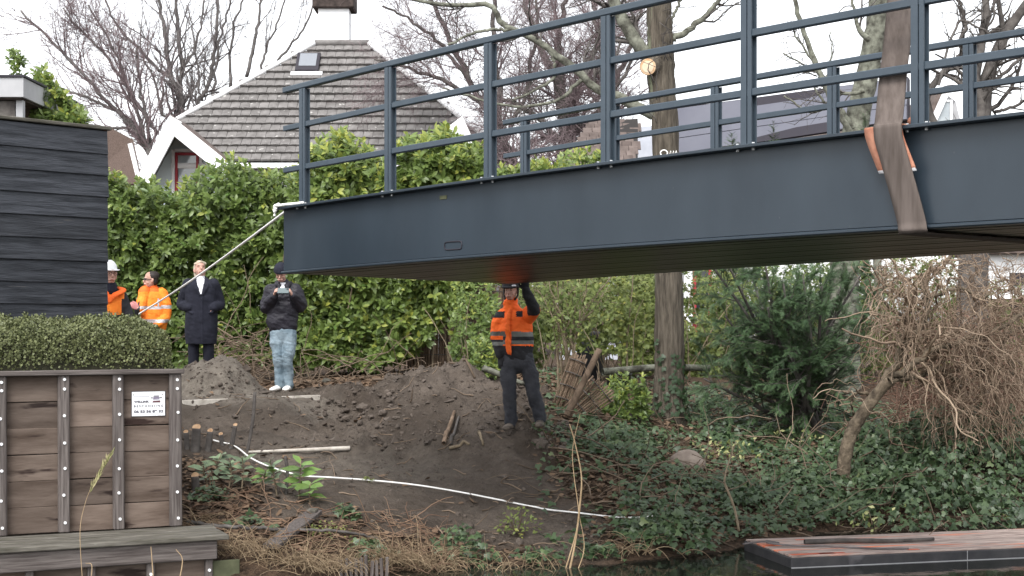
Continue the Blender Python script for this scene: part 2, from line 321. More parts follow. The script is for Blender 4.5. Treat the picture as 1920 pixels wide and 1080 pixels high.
def zones(x, y):
    """soil roughness, litter amount, sand amount at ground points, from where things lie in the yard"""
    yy = np.maximum(y, 1.0); u = 960 + F * x / yy
    dug = sstep(560, 640, u) * (1 - sstep(1000, 1080, u)) * sstep(15.8, 16.5, y) * (1 - sstep(19.0, 20.0, y))
    e = u - 1060 - 90 * (fbm(x * 1.3, y * 1.3, 71)) * 2 + (y - 15.5) * 22
    litter = sstep(-40, 60, e)
    litter = np.maximum(litter, sstep(0, .5, (13.9 - y) + .6 * fbm(x * 2, y * 2, 75) - .25 * np.abs(x + .9)) * sstep(-3.6, -3, x))
    litter = np.maximum(litter, sstep(19.6, 20.6, y + 1.5 * fbm(x, y, 77)))
    litter = np.maximum(litter, .85 * (1 - sstep(430, 560, u + 60 * fbm(x * 2, y * 2, 79))) * (1 - sstep(14.6, 15.4, y)))
    sand = np.exp(-(((x - _moundc[0]) / .75) ** 2 + ((y - 19.0) / .9) ** 2)) + 0.8 * np.exp(-((y - 18.1) / .55) ** 2) * (1 - sstep(600, 660, u)) + .55 * np.exp(-((y - 15.6) / .7) ** 2) * sstep(430, 520, u) * (1 - sstep(760, 900, u))
    return dug, litter, np.clip(sand, 0, 1)
def terrain(x, y):
    x = np.asarray(x, float); y = np.asarray(y, float)
    z = terrain_base(x, y)
    d, l, s = zones(x, y)
    r2 = ((x - _moundc[0]) / np.where(x > _moundc[0], .46, .75)) ** 2 + ((y - 19.0) / .60) ** 2
    z = z + .47 * np.exp(-r2 ** 1.9) * (1 + .25 * fbm(x * 2.3, y * 2.3, 81))
    # the dug-out hollow with its crumbling rim
    pit = P(652, 770, 17.9); z = z - .34 * np.exp(-((x - pit[0]) / .42) ** 2 - ((y - 17.75) / .34) ** 2) + .10 * np.exp(-((x - pit[0] - .1) / .6) ** 2 - ((y - 18.35) / .18) ** 2)
    cutf = P(480, 790, 17.0); z = z - .16 * sstep(-1.25, -.9, x - cutf[0]) * (1 - sstep(.9, 1.3, x - cutf[0])) * np.exp(-((y - 16.85 - .25 * fbm(x * 2, x * 0 + 3, 83)) / .28) ** 2)
    near = (1 - sstep(24, 30, y)) * sstep(11, 12.5, y)
    rough = near * (.5 + 1.4 * d + .9 * np.exp(-r2) )
    face = 1 - .75 * sstep(690, 760, 960 + F * x / np.maximum(y, 1)) * (1 - sstep(900, 960, 960 + F * x / np.maximum(y, 1))) * sstep(16.2, 16.6, y) * (1 - sstep(17.7, 18, y))
    z = z + rough * face * (.20 * fbm(x * 1.7, y * 1.7, 85, 3) + .19 * fbm(x * 5, y * 5, 88, 3) + .15 * np.abs(fbm(x * 11, y * 11, 92, 3)))
    # level footing where people stand
    for (pu, pv, pY) in ((955, 806, 16.5), (1011, 800, 16.5), (531, 733, 20.0)):
        q = P(pu, pv, pY); g = np.exp(-(((x - q[0]) / .22) ** 2 + ((y - q[1]) / .25) ** 2) ** 1.5); z = z * (1 - g) + (q[2] - .012) * g
    # ruts raked down the face of the heap
    ang = (x * .9 + y * .45); z = z + d * .10 * (fbm(ang * 8, (y - x * .3) * 1.0, 95, 3))
    return z
def zat(x, y): return float(terrain(np.array([x]), np.array([y]))[0])
def grid_axis(dense0, dense1, step, lo, hi, n):
    a = np.arange(dense0, dense1, step); g = np.geomspace(step * 2, 1, n)
    r = dense1 + (np.geomspace(1, hi - dense1 + 1, n) - 1)[1:]; l = dense0 - (np.geomspace(1, dense0 - lo + 1, n) - 1)[1:]
    return np.concatenate([l[::-1], a, [dense1], r])
_gx = grid_axis(-4.6, 6.2, .04, -700, 700, 26); _gy = grid_axis(12.0, 24.5, .04, -60, 1500, 28)
_X, _Y = np.meshgrid(_gx, _gy); _Z = terrain(_X, _Y)
_nx, _ny = len(_gx), len(_gy)
_i = (np.arange(_ny - 1)[:, None] * _nx + np.arange(_nx - 1)[None, :]).ravel()
g_me = MB().add(np.stack([_X, _Y, _Z], -1), np.stack([_i, _i + 1, _i + _nx + 1, _i + _nx], -1)).mesh('ground')
_d, _l, _s = zones(_X, _Y)
for nm, arr in (('litter', _l), ('sand', _s)):
    a = g_me.attributes.new(nm, 'FLOAT', 'POINT'); a.data.foreach_set('value', arr.astype(np.float32).ravel())
def ground_mat():
    m = bpy.data.materials.new('yard_soil'); m.use_nodes = True; nt = m.node_tree; N = nt.nodes; L = nt.links
    bs = N.get('Principled BSDF'); bs.inputs['Roughness'].default_value = .92; bs.inputs['Specular IOR Level'].default_value = .2
    tc = N.new('ShaderNodeTexCoord')
    def noise(sc, de, ro=.6):
        n = N.new('ShaderNodeTexNoise'); n.inputs['Scale'].default_value = sc; n.inputs['Detail'].default_value = de; n.inputs['Roughness'].default_value = ro
        L.new(tc.outputs['Object'], n.inputs['Vector']); return n.outputs['Fac']
    def ramp(f, a, b, lo, hi):
        r = N.new('ShaderNodeValToRGB'); e = r.color_ramp.elements; e[0].position = lo; e[1].position = hi; e[0].color = (*a, 1); e[1].color = (*b, 1); L.new(f, r.inputs[0]); return r.outputs[0]
    def mix(f, a, b):
        r = N.new('ShaderNodeMix'); r.data_type = 'RGBA'; L.new(f, r.inputs[0]); L.new(a, r.inputs[6]); L.new(b, r.inputs[7]); return r.outputs[2]
    def at(n): a = N.new('ShaderNodeAttribute'); a.attribute_name = n; return a.outputs['Fac']
    dry = ramp(noise(1.1, 6, .6), (.068, .054, .043), (.168, .138, .114), .40, .62); soil = mix(ramp(noise(14, 8, .75), (.25, .25, .25), (.85, .85, .85), .35, .65), ramp(noise(5, 8, .7), (.046, .036, .028), (.098, .078, .063), .35, .65), dry)
    sand = ramp(noise(9, 8), (.115, .098, .082), (.205, .18, .15), .35, .65)
    lit = ramp(noise(16, 6), (.040, .027, .018), (.105, .068, .044), .38, .62)
    c = mix(at('sand'), soil, sand); c = mix(at('litter'), c, lit)
    L.new(c, bs.inputs['Base Color'])
    b = N.new('ShaderNodeBump'); b.inputs['Strength'].default_value = 1.0; b.inputs['Distance'].default_value = .05; L.new(noise(22, 8, .7), b.inputs['Height'])
    L.new(b.outputs[0], bs.inputs['Normal']); return m
g_me.materials.append(ground_mat())
tag(link('ground', g_me), 'dug over brown soil yard rising from the water', None, None, 'structure')

def water_mat():
    m = bpy.data.materials.new('canal_water'); m.use_nodes = True; N = m.node_tree.nodes; L = m.node_tree.links; bs = N.get('Principled BSDF')
    bs.inputs['Base Color'].default_value = (.012, .014, .011, 1); bs.inputs['Roughness'].default_value = .06; bs.inputs['Specular IOR Level'].default_value = .5
    tc = N.new('ShaderNodeTexCoord'); n = N.new('ShaderNodeTexNoise'); n.inputs['Scale'].default_value = 2.2; n.inputs['Detail'].default_value = 3
    L.new(tc.outputs['Object'], n.inputs['Vector']); b = N.new('ShaderNodeBump'); b.inputs['Strength'].default_value = .12; b.inputs['Distance'].default_value = .05
    L.new(n.outputs[0], b.inputs['Height']); L.new(b.outputs[0], bs.inputs['Normal']); return m
tag(MB().add([(-400, -55, 0), (400, -55, 0), (400, 17.2, 0), (-400, 17.2, 0)], [(0, 1, 2, 3)]).build('water', water_mat(), smooth=False), 'dark still canal water', None, None, 'structure')

def on_ground(u, v, y0=12.4, y1=30):
    """the first ground point the sight line through (u, v) meets"""
    Y = np.arange(y0, y1, .02); p = np.stack([(u - 960) / F * Y, Y, H + (600 - v) / F * Y], -1)
    zt = np.maximum(terrain(p[:, 0], p[:, 1]), 0); hit = np.nonzero(p[:, 2] <= zt)[0]
    k = hit[0] if len(hit) else -1
    return np.array((p[k, 0], p[k, 1], zt[k]))

# ------------------------------------------------------------------ vegetation helpers
def leaf_tpl(kind):
    if kind == 'laurel':
        V = [(0, 0, 0), (-.15, .28, .035), (0, .30, 0), (.15, .28, .035), (-.17, .62, .02), (0, .64, -.03), (.17, .62, .02), (0, 1, -.10)]
        F3 = [(0, 2, 1), (0, 3, 2), (1, 2, 5), (1, 5, 4), (2, 3, 6), (2, 6, 5), (4, 5, 7), (5, 6, 7)]
    elif kind == 'oval':
        V = [(0, 0, 0), (-.26, .42, .05), (0, .5, -.02), (.26, .42, .05), (0, 1, -.08)]
        F3 = [(0, 2, 1), (0, 3, 2), (1, 2, 4), (2, 3, 4)]
    elif kind == 'small':
        V = [(0, 0, 0), (-.3, .5, .04), (.3, .5, .04), (0, 1, 0)]; F3 = [(0, 2, 1), (1, 2, 3)]
    elif kind == 'ivy':
        V = [(0, .12, 0), (-.34, 0, -.03), (-.52, .38, -.05), (-.24, .52, .03), (0, 1, -.08), (.24, .52, .03), (.52, .38, -.05), (.34, 0, -.03), (0, .36, .05)]
        F3 = [(8, 0, 1)[::-1], (8, 1, 2)[::-1], (8, 2, 3)[::-1], (8, 3, 4)[::-1], (8, 4, 5)[::-1], (8, 5, 6)[::-1], (8, 6, 7)[::-1], (8, 7, 0)[::-1]]
    elif kind == 'litter':
        V = [(-.3, -.5, 0), (.28, -.45, .06), (.36, .1, -.02), (.1, .55, .08), (-.34, .2, .05)]; F3 = [(0, 1, 2), (0, 2, 4), (4, 2, 3)]
    elif kind == 'yew':
        V = []; F3 = []
        for k in range(9):
            y = .08 + .1 * k; w = .26 * (1 - .45 * k / 9) * (1 if k % 2 else .9)
            for s in (-1, 1):
                b = len(V); V += [(0, y - .025, 0), (0, y + .03, 0), (s * w, y + .12, -.05)]; F3.append((b, b + 1, b + 2))
    return np.array(V, float), np.array(F3)
def norm(a): return a / (np.linalg.norm(a, axis=-1, keepdims=True) + 1e-9)
def scatter(mb, kind, pos, fwd, up, size, rnd, wid=1.0):
    """leaf copies: base at pos, along fwd, face towards up"""
    V, T = leaf_tpl(kind); n = len(pos)
    f = norm(fwd); s = norm(np.cross(f, up)); w = np.cross(s, f)
    size = np.broadcast_to(np.asarray(size, float), (n,)); wid = np.broadcast_to(np.asarray(wid, float), (n,))
    W = pos[:, None, :] + size[:, None, None] * (V[None, :, 0, None] * wid[:, None, None] * s[:, None, :] + V[None, :, 1, None] * f[:, None, :] + V[None, :, 2, None] * w[:, None, :])
    Tn = (T[None] + (np.arange(n) * len(V))[:, None, None]).reshape(-1, 3)
    mb.add(W, None, Tn, None, np.repeat(rnd, len(T))); return mb
def rdir(r, n): return norm(r.normal(0, 1, (n, 3)))
def shoots(mb, r, pos, out, size=.105, per=8, spread=.75, kind='laurel', bright=None, wid=1.0, keep=None):
    """whorls of leaves round shoots that point along out"""
    n = len(pos); per_i = per
    out = norm(out)
    a = norm(np.cross(out, rdir(r, n))); b = np.cross(out, a)
    ps, fs, us, sz, rn = [], [], [], [], []
    for k in range(per_i):
        th = 2.4 * k + r.uniform(0, 6.28, n); h = k / per_i
        rad = np.cos(th)[:, None] * a + np.sin(th)[:, None] * b
        f = out * (.25 + .75 * h ** 1.5)[..., None] if np.ndim(h) else out * (.25 + .8 * h ** 1.5)
        f = f + rad * spread + r.normal(0, .16, (n, 3))
        f[:, 2] -= .12 * (1 - h)
        ps.append(pos + out * (size * (1.1 * h - .5)) ); fs.append(f); us.append(out + .25 * r.normal(0, 1, (n, 3)) - .3 * rad + np.array((0, 0, .35)))
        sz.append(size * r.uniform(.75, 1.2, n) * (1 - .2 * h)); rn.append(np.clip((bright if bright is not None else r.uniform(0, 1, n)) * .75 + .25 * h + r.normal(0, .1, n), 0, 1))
    ps, fs, us, sz, rn = np.concatenate(ps), np.concatenate(fs), np.concatenate(us), np.concatenate(sz), np.concatenate(rn)
    if keep is not None: keep.append((ps, fs, us, sz))
    scatter(mb, kind, ps, fs, us, sz, rn, wid)
def grow(r, Pn, Rn, n, t0, t1, L0, L1, ang, K, wob, up, rr, rmin, ang_s=.15, taper=.35):
    """n children on the polylines Pn (M,K,3)"""
    Mn, Kn, _ = Pn.shape
    ln = np.linalg.norm(np.diff(Pn, axis=1), axis=2).sum(1); idx = r.choice(Mn, n, p=ln / ln.sum())
    t = r.uniform(t0, t1, n); x = t * (Kn - 1); i = np.minimum(x.astype(int), Kn - 2); f = (x - i)[:, None]
    p = Pn[idx, i] * (1 - f) + Pn[idx, i + 1] * f; T = norm(Pn[idx, i + 1] - Pn[idx, i]); r0 = (Rn[idx, i] * (1 - f[:, 0]) + Rn[idx, i + 1] * f[:, 0])
    a = norm(np.cross(T, rdir(r, n))); an = r.normal(ang, ang_s, n)[:, None]
    d = norm(np.cos(an) * T + np.sin(an) * a); Lg = r.uniform(L0, L1, n) * (1.15 - .6 * t)
    out = np.empty((n, K, 3)); out[:, 0] = p; st = (Lg / (K - 1))[:, None]
    for k in range(1, K):
        d = norm(d + wob * r.normal(0, 1, (n, 3)) + np.array((0, 0, up))); out[:, k] = out[:, k - 1] + d * st
    rs = np.maximum(r0 * rr, rmin)
    return out, np.maximum(rs[:, None] * np.linspace(1, taper, K)[None], rmin * .6)
def limb_pts(rows, n, r=None, jit=0.0):
    """rows (u, v, Y, width px) -> world centre line and radii"""
    q = np.array([[*P(u, v, Y), w / 2.0 / F * Y] for u, v, Y, w in rows]); q = spline(q, n)
    p, rd = q[:, :3].copy(), np.maximum(q[:, 3], .004)
    if r is not None and jit: p[1:] += r.normal(0, jit, (n - 1, 3)) * np.array((1, .6, .6))
    return p, rd
def bark_tube(name, p, rd, mat, parent, sides=20, amp=.06, seed=0, ridges=9):
    V, q = tubes(p[None], rd[None], sides); V = V.reshape(len(p), sides, 3)
    k = np.arange(len(p))[:, None] * np.ones((1, sides)); s = np.arange(sides)[None] * np.ones((len(p), 1))
    nz = .6 * np.cos(s * 2 * math.pi / sides * ridges + 1.5 * fbm(k * .15, s * 0, seed)) * .35 + 2.2 * fbm(k * .35 + seed, np.cos(s * 2 * math.pi / sides) * 2 + 5, seed + 3) + 1.2 * fbm(k * .9, np.sin(s * 2 * math.pi / sides) * 3 + np.cos(s * 2 * math.pi / sides) * 2 + 9, seed + 6)
    V = p[:, None] + (V - p[:, None]) * (1 + amp * nz)[..., None]
    mb = MB(); n = len(p) * sides; VV = np.concatenate([V.reshape(-1, 3), p[-1:]])
    mb.add(VV, q, [(n, n - sides + i, n - sides + (i + 1) % sides) for i in range(sides)])
    return mb.build(name, mat, parent)

def bare_tree(name, label, cat, base, limbs, mat, tmat, seed, levels, group=None, sides=7, limb_jit=.0, trunk_n=1):
    """limbs: rows lists in (u,v,Y,w); the first trunk_n are trunk; levels: grow() settings, last one(s) are twigs"""
    r = np.random.default_rng(seed); root = tag(empty(name, base), label, cat, group); b = np.array(base)
    K = 18; Ps, Rs = [], []
    for j, rows in enumerate(limbs):
        p, rd = limb_pts(rows, K, r, limb_jit); Ps.append(p); Rs.append(rd)
        if j < trunk_n: bark_tube('trunk', p - b, rd, mat, root, 14, .05, seed + j)
        else: tube1(MB(), p - b, rd, sides).build('limb', mat, root)
    Pn, Rn = np.array(Ps), np.array(Rs); bm_, tm_ = MB(), MB()
    for li, lv in enumerate(levels):
        P2, R2 = grow(r, Pn, Rn, **lv)
        V, q = tubes(P2 - b, R2, 4 if li == 0 and len(levels) > 1 else 3); (bm_ if li < len(levels) - 1 else tm_).add(V, q)
        Pn, Rn = P2, R2
    if bm_.n: bm_.build('branches', tmat, root, kind='stuff')
    tm_.build('twigs', tmat, root, kind='stuff')
    return root
# ------------------------------------------------------------------ footbridge
BX, BY = (571 - 960) / F * 14.0, 14.0
BD = np.array((.9011, -.9842)); BS = float(np.linalg.norm(BD)); bd = BD / BS; bw = np.array((bd[1] * -1, bd[0])); bw = np.array((.7376, .6753))
TILT = -.05 / 2.88
BW = 2.88
T0, T1 = -.33, 9 * BS
def camber(t):
    i = t / BS; return H + 1.0945 + .036 * i - .003 * i * i
def bp(t, w, dz):
    if dz < -.4: dz = dz + .045 * (w / 2.88) * min(1.3, max(0.0, t / 5.8))
    return np.array((bd[0] * t + bw[0] * w, bd[1] * t + bw[1] * w, camber(t) - H - 1.0945 + dz + TILT * w))
bridge = empty('footbridge', (BX, BY, H + 1.0945))
tag(bridge, 'dark grey steel footbridge with open railings hanging from a lifting sling', 'footbridge')
def sweep(name, w0, w1, z0, z1, mat, parent, t0=T0, t1=T1, n=36, bev=.003, flat=False, rot=None):
    """bar of section (w0..w1, z0..z1) following the camber"""
    ts = np.linspace(t0, t1, n); V = []
    b = min(bev, (w1 - w0) * .3, (z1 - z0) * .3)
    sec = [(w0 + b, z0), (w1 - b, z0), (w1, z0 + b), (w1, z1 - b), (w1 - b, z1), (w0 + b, z1), (w0, z1 - b), (w0, z0 + b)]
    for t in ts:
        for (w, z) in sec: V.append(bp(t, w, z))
    m = len(sec); q = [(k * m + s, k * m + (s + 1) % m, (k + 1) * m + (s + 1) % m, (k + 1) * m + s) for k in range(n - 1) for s in range(m)]
    e = (n - 1) * m
    caps = [(0, s + 1, s) for s in range(1, m - 1)] + [(e, e + s, e + s + 1) for s in range(1, m - 1)]
    return MB().add(V, [x[::-1] for x in q], [x[::-1] for x in caps]).build(name, mat, parent, smooth=False)
GD = .64
for w, s in ((0.0, -1), (BW, 1)):
    g = sweep('girder', min(w, w + .016 * s), max(w, w + .016 * s), -GD + .03, -.022, m_steel, bridge)
    sweep('top_flange', w - .105 if s < 0 else w - .06, w + .06 if s < 0 else w + .105, -.022, 0, m_steel, bridge)
    sweep('bottom_flange', w - .05 if s < 0 else w - .09, w + .09 if s < 0 else w + .05, -GD, -GD + .026, m_steel, bridge, bev=.010)
nb = 15; bw_ = (BW - .2) / nb
for k in range(nb):
    w = .1 + k * bw_
    sweep('underside_board', w + .003, w + bw_ - .003, -GD - .004 - .002 * (k % 3 == 1), -GD + .018, m_deckwood, bridge, t0=T0 + .16, n=30, bev=.006)
sweep('end_beam', .02, BW - .02, -GD + .006, -.03, m_steel, bridge, t0=T0 + .005, t1=T0 + .03, n=2)
sweep('deck', .07, BW - .07, -.10, -.06, m_dark, bridge, t0=T0 + .04)
# railings: H-section posts on base plates, three rails a side
def prism(sec, z0, z1):
    n = len(sec); V = [(a, b, z0) for a, b in sec] + [(a, b, z1) for a, b in sec]
    return V, [(i, (i + 1) % n, n + (i + 1) % n, n + i) for i in range(n)]
yaw = math.atan2(bd[1], bd[0])
pm = MB(); pm.add(box_v(-.046, .046, -.030, -.020, 0, 1.12), BOXF)
pm.add(box_v(-.046, .046, .020, .030, 0, 1.12), BOXF); pm.add(box_v(-.006, .006, -.0195, .0195, 0, 1.118), BOXF)
post_me = None
def post_mesh():
    # one closed channel: front plate, web and rear flange in one outline
    sec = [(-.046, -.032), (.004, -.032), (.004, -.018), (.014, -.018), (.014, -.032), (.046, -.032), (.046, -.022), (.024, -.022), (.024, .022), (.046, .022), (.046, .032), (-.046, .032), (-.046, .022), (-.022, .022), (-.022, -.022), (-.046, -.022)]
    V, q = prism(sec, 0, 1.10); bm = bmesh.new(); vs_ = [bm.verts.new(v) for v in V]
    for f in q: bm.faces.new([vs_[i] for i in f])
    n = len(sec); bm.faces.new([vs_[n + i] for i in range(n)]); bm.faces.new([vs_[i] for i in range(n)][::-1])
    me = bpy.data.meshes.new('railing_post'); bmesh.ops.recalc_face_normals(bm, faces=bm.faces[:]); bm.to_mesh(me); bm.free(); me.materials.append(m_rail); return me
post_me = post_mesh()
bp_me = bevel_mesh(MB().add(box_v(-.085, .085, -.055, .055, 0, .012), BOXF).mesh('base_plate', m_rail, False), .002)
def hexcyl(name, r_, h, mat, n=6):
    a = np.arange(n) * 2 * math.pi / n; c = np.c_[np.cos(a) * r_, np.sin(a) * r_]
    V = np.r_[np.c_[c, np.zeros(n)], np.c_[c, np.full(n, h)]]; V = np.r_[V, [(0, 0, h)], [(0, 0, 0)]]
    return MB().add(V, [(i, (i + 1) % n, n + (i + 1) % n, n + i) for i in range(n)], [(n + i, n + (i + 1) % n, 2 * n) for i in range(n)] + [((i + 1) % n, i, 2 * n + 1) for i in range(n)]).mesh(name, mat, False)
bolt_me = hexcyl('bolt', .010, .055, m_galv)
for w in (.0, BW):
    for i in range(0, 10):
        t = i * BS
        if t > T1: continue
        base = bp(t, w, 0)
        po = link('railing_post', post_me, bridge, None, base + (0, 0, .012), (0, 0, yaw))
        pl = link('base_plate', bp_me, bridge, None, base + (0, 0, .0005), (0, 0, yaw))
        for (a, b) in ((-.068, -.036), (.068, -.036), (-.068, .036), (.068, .036)):
            link('bolt', bolt_me, pl, None, (a, b, -.035))
    sweep('handrail', w - .032, w + .032, 1.085 + .03, 1.14 + .03, m_rail, bridge, bev=.008)
    for z in (.745, .34): sweep('rail', w - .024, w + .024, z, z + .052, m_rail, bridge, bev=.006)
    sweep('deck_edge', w + (.12 if w == 0 else -.15), w + (.15 if w == 0 else -.12), -.06, -.004, m_rail, bridge)
# small maker's plates on the near web
def on_web(name, u0, u1, v0, v1, mat, th=.006, hollow=False):
    def ti(u): return (u - 571) / (109.6 + .0703 * u) * BS
    tc_ = (ti(u0) + ti(u1)) / 2; Yc = BY + bd[1] * tc_; zc = H + (600 - (v0 + v1) / 2) / F * Yc
    lw = (ti(u1) - ti(u0)) / 2; lh = (v1 - v0) / 2 / F * Yc
    o = empty(name); o.parent = bridge; o.location = (bd[0] * tc_, bd[1] * tc_, zc - H - 1.0945); o.rotation_euler = (0, 0, yaw)
    return o, lw, lh
def ring_plate(o, lw, lh, mat):
    n = 24; mb = MB(); pts = []
    for k in range(n + 1):
        a = 2 * math.pi * k / n; sx, sy = math.cos(a), math.sin(a); e = .35
        pts.append((lw * math.copysign(abs(sx) ** e, sx), -.018, lh * math.copysign(abs(sy) ** e, sy)))
    tube1(mb, pts, .006, 5, False); return mb
o, lw, lh = on_web('opening_plate', 837, 869, 453, 468, m_steel)
bridge_plate = ring_plate(o, lw, lh, m_steel).build('rim', m_dark, o)
o, lw, lh = on_web('label_plate', 828, 841, 367, 374, m_steel)
bbox('plate', -lw, lw, -.022, -.014, -lh, lh, m_greenboard, o, .001)

# ------------------------------------------------------------------ sling, edge protector, ropes
def to_bridge(u): return (u - 571) / (109.6 + .0703 * u) * BS
def bpw(t, w, dz): return bp(t, w, dz) + np.array((BX, BY, H + 1.0945))
def ribbon(mb, path, width, th=.006, n=60, wave=0.0, seed=0):
    """path rows: centre (3), side direction (3)"""
    q = spline(np.array(path), n); c, s = q[:, :3], norm(q[:, 3:6]); T = norm(np.gradient(c, axis=0)); nn = norm(np.cross(s, T)); r = np.random.default_rng(seed)
    w = np.linspace(-.5, .5, 7); V = []
    for side in (1, -1):
        for k in range(7): V.append(c + s * width * w[k] + nn * side * th / 2 + nn * wave * np.sin(w[k] * 14 + np.arange(n)[:, None] * .35))
    V = np.stack(V, 1); m = 14; loop = list(range(7)) + list(range(13, 6, -1))
    q4 = [(i * m + loop[k], i * m + loop[(k + 1) % m], (i + 1) * m + loop[(k + 1) % m], (i + 1) * m + loop[k]) for i in range(n - 1) for k in range(m)]
    e = (n - 1) * m
    q4 += [(k, k + 1, 7 + k + 1, 7 + k)[::-1] for k in range(6)] + [(e + k, e + k + 1, e + 7 + k + 1, e + 7 + k) for k in range(6)]
    mb.add(V.reshape(-1, 3), q4)
ta, tb_ = to_bridge(1664), to_bridge(1712)
sd = np.r_[bd, 0.0]
def hold(t, w, dz, s=sd): return np.r_[bpw(t, w, dz), s]
sl_o = bpw(ta, -.115, .01)
def t_for(u, w, dz):
    t = ta
    for _ in range(40):
        q = bpw(t, w, dz); e_ = 960 + F * q[0] / q[1] - u; q2 = bpw(t + .01, w, dz); g_ = (F * q2[0] / q2[1] - F * q[0] / q[1]) / .01; t -= e_ / g_
    return t
def up(u, w, dz): return hold(t_for(u, w, dz), w, dz)
path = [up(1710, 1.30, 3.0), up(1703, .92, 2.2), up(1692, .42, 1.12), up(1684, .20, .66), up(1675, .058, .365), up(1670, -.04, .165), up(1666, -.112, .032), up(1664, -.138, .006), up(1664.5, -.140, -.03), up(1667, -.132, -.09), up(1680, -.105, -.24), up(1698, -.075, -.45), up(1709, -.064, -GD + .05), up(1712, -.066, -GD - .012), hold(tb_ + .005, .05, -GD - .022), hold(tb_ + .01, .6, -GD - .022), hold(tb_ + .01, 1.8, -GD - .022), hold(tb_ + .01, BW, -GD - .022), hold(tb_ + .01, BW + .07, -GD), hold(tb_, BW + .13, -.05), hold(tb_, BW + .115, .02), hold(tb_, BW + .05, .4), hold(tb_, BW - .5, 2.6)]
mb = MB(); ribbon(mb, [p - np.r_[sl_o, 0, 0, 0] for p in path], .200, .008, 260, .0, 3)
sl = tag(empty('lifting_sling', sl_o), 'wide dark brown woven lifting sling looped under the steel footbridge', 'lifting sling')
mb.build('webbing', m_strap, sl)
ep = tag(empty('edge_protector', bpw(ta, -.12, 0)), 'worn orange sleeve folded over the beam edge under the brown sling', 'edge protector')
epb = np.r_[bpw(ta, -.12, 0), 0, 0, 0]
mb = MB(); ribbon(mb, [hold(ta + .045, .05, .008) - epb, hold(ta + .045, -.02, .008) - epb, hold(ta + .045, -.09, .008) - epb, hold(ta + .045, -.112, .004) - epb, hold(ta + .047, -.116, -.02) - epb, hold(ta + .064, -.112, -.09) - epb, hold(ta + .128, -.088, -.27) - epb], .27, .007, 60, .0, 5)
mb.build('sleeve', m_pad, ep)
rl = [bpw(ta + .18, .03 + .0 * k, .035) + np.array((bw[0], bw[1], 0)) * (k - 1) * .04 for k in range(3)]
mb = MB(); tube1(mb, np.array(rl) - epb[:3], .03, 10); mb.build('rolled_end', m_pad, ep)
mb = MB(); ribbon(mb, [hold(ta + .127, -.089, -.265) - epb, hold(ta + .133, -.086, -.285) - epb], .266, .010, 4); mb.build('hem', m_greywall, ep)

def rope_mesh(pts, rad, sides=7, twist=True): mb = MB(); return tube1(mb, pts, rad, sides)
e0 = P(541, 392, 14.19); e1 = P(238, 602, 23.3)
tagl = tag(empty('tag_rope', e0), 'taut white rope running from the bridge corner down to the orange jacketed men', 'rope')
tt = np.linspace(0, 1, 40)[:, None]; line = e0 + (e1 - e0) * tt; line[:, 2] -= .05 * np.sin(math.pi * tt[:, 0])
rope_mesh(line - e0, .013).build('line', m_rope, tagl)
k_ = [bpw(-.32, -.125, .01), bpw(-.2, -.11, .014), bpw(-.10, -.08, .016), bpw(-.03, -.055, .018), bpw(.05, -.05, .018)]
rope_mesh(spline(k_, 24) - e0, .014).build('lashing', m_rope, tagl)
k_ = [bpw(-.335, -.09, .025), bpw(-.33, -.125, .0), bpw(-.29, -.13, -.02), bpw(-.32, -.125, -.045), bpw(-.345, -.115, -.01), bpw(-.30, -.10, .03), bpw(-.26, -.12, .015), bpw(-.31, -.135, .01), bpw(-.34, -.11, -.05), bpw(-.335, -.12, -.085)]
rope_mesh(spline(k_, 50) - e0, .013).build('knot', m_rope, tagl)

gp = [(400, 832), (440, 842), (470, 865), (505, 882), (560, 897), (620, 902), (700, 908), (780, 915), (860, 928), (940, 945), (1020, 960), (1080, 968), (1150, 975), (1200, 976), (1262, 969), (1290, 971)]
gpt = spline([on_ground(u, v) + (0, 0, .03) for u, v in gp], 140)
gpt[:, 2] = np.maximum(gpt[:, 2], terrain(gpt[:, 0], gpt[:, 1]) + .016)
gr = tag(empty('ground_rope', gpt[0]), 'long white rope lying loose across the bare soil', 'rope')
rope_mesh(gpt - gpt[0], .0085).build('line', m_rope, gr)

# ------------------------------------------------------------------ timber retaining wall with mooring ledge
WA = math.atan2(.41, .912)
wall = empty('timber_retaining_wall', (-2.82, 12.5, .45), WA)
tag(wall, 'weathered brown timber retaining wall with bolted posts above a low ledge', 'retaining wall')
rw = random.Random(4); posts_x = [-.052, -.5235, -.966, -1.455, -1.93, -2.40]
rgw = np.random.default_rng(5)
def lw(x, y, z): c, s = math.cos(WA), math.sin(WA); return np.array((-2.82 + c * x - s * y, 12.5 + s * x + c * y, .45 + z))
for a, b in zip(posts_x[1:], posts_x[:-1]):
    for k in range(6):
        z = k * .2155; d = rw.uniform(-.006, .006); dz = rw.uniform(-.004, .004)
        L_ = (b - .03) - (a + .03); o = bbox('board', -L_ / 2, L_ / 2, -.016, .016, .0015, .214, m_wallboard, wall, .004, ((a + b) / 2, .02 + d, z + dz), (rw.uniform(-.012, .012), rw.uniform(-.008, .008), 0))
stud_me = hexcyl('bolt', .0125, .008, m_white, 10)
for x in posts_x:
    w = .052 if x > -.2 else .046
    po = bbox('post', -w, w, -.034, .034, 0, 1.30, m_wallpost, wall, .010, (x, -.026, 0), (0, rw.uniform(-.006, .006), 0), .002, rgw)
    for k, z in enumerate([1.265, 1.185, .97, .755, .53, .31, .09]):
        link('bolt', stud_me, po, None, (rw.uniform(-.006, .006) + (.012 if x > -.2 else 0), -.0335, z - .01 + rw.uniform(-.012, .012)), (math.radians(90), 0, 0))
bbox('cap_board', -2.5, .012, -.085, .05, 1.295, 1.335, m_wallbeam, wall, .006)
for k in range(6): bbox('end_board', -.016, .016, .05, 2.0, k * .2155 + .002, k * .2155 + .2135, m_wallboard, wall, .004, (-.02, 0, 0))
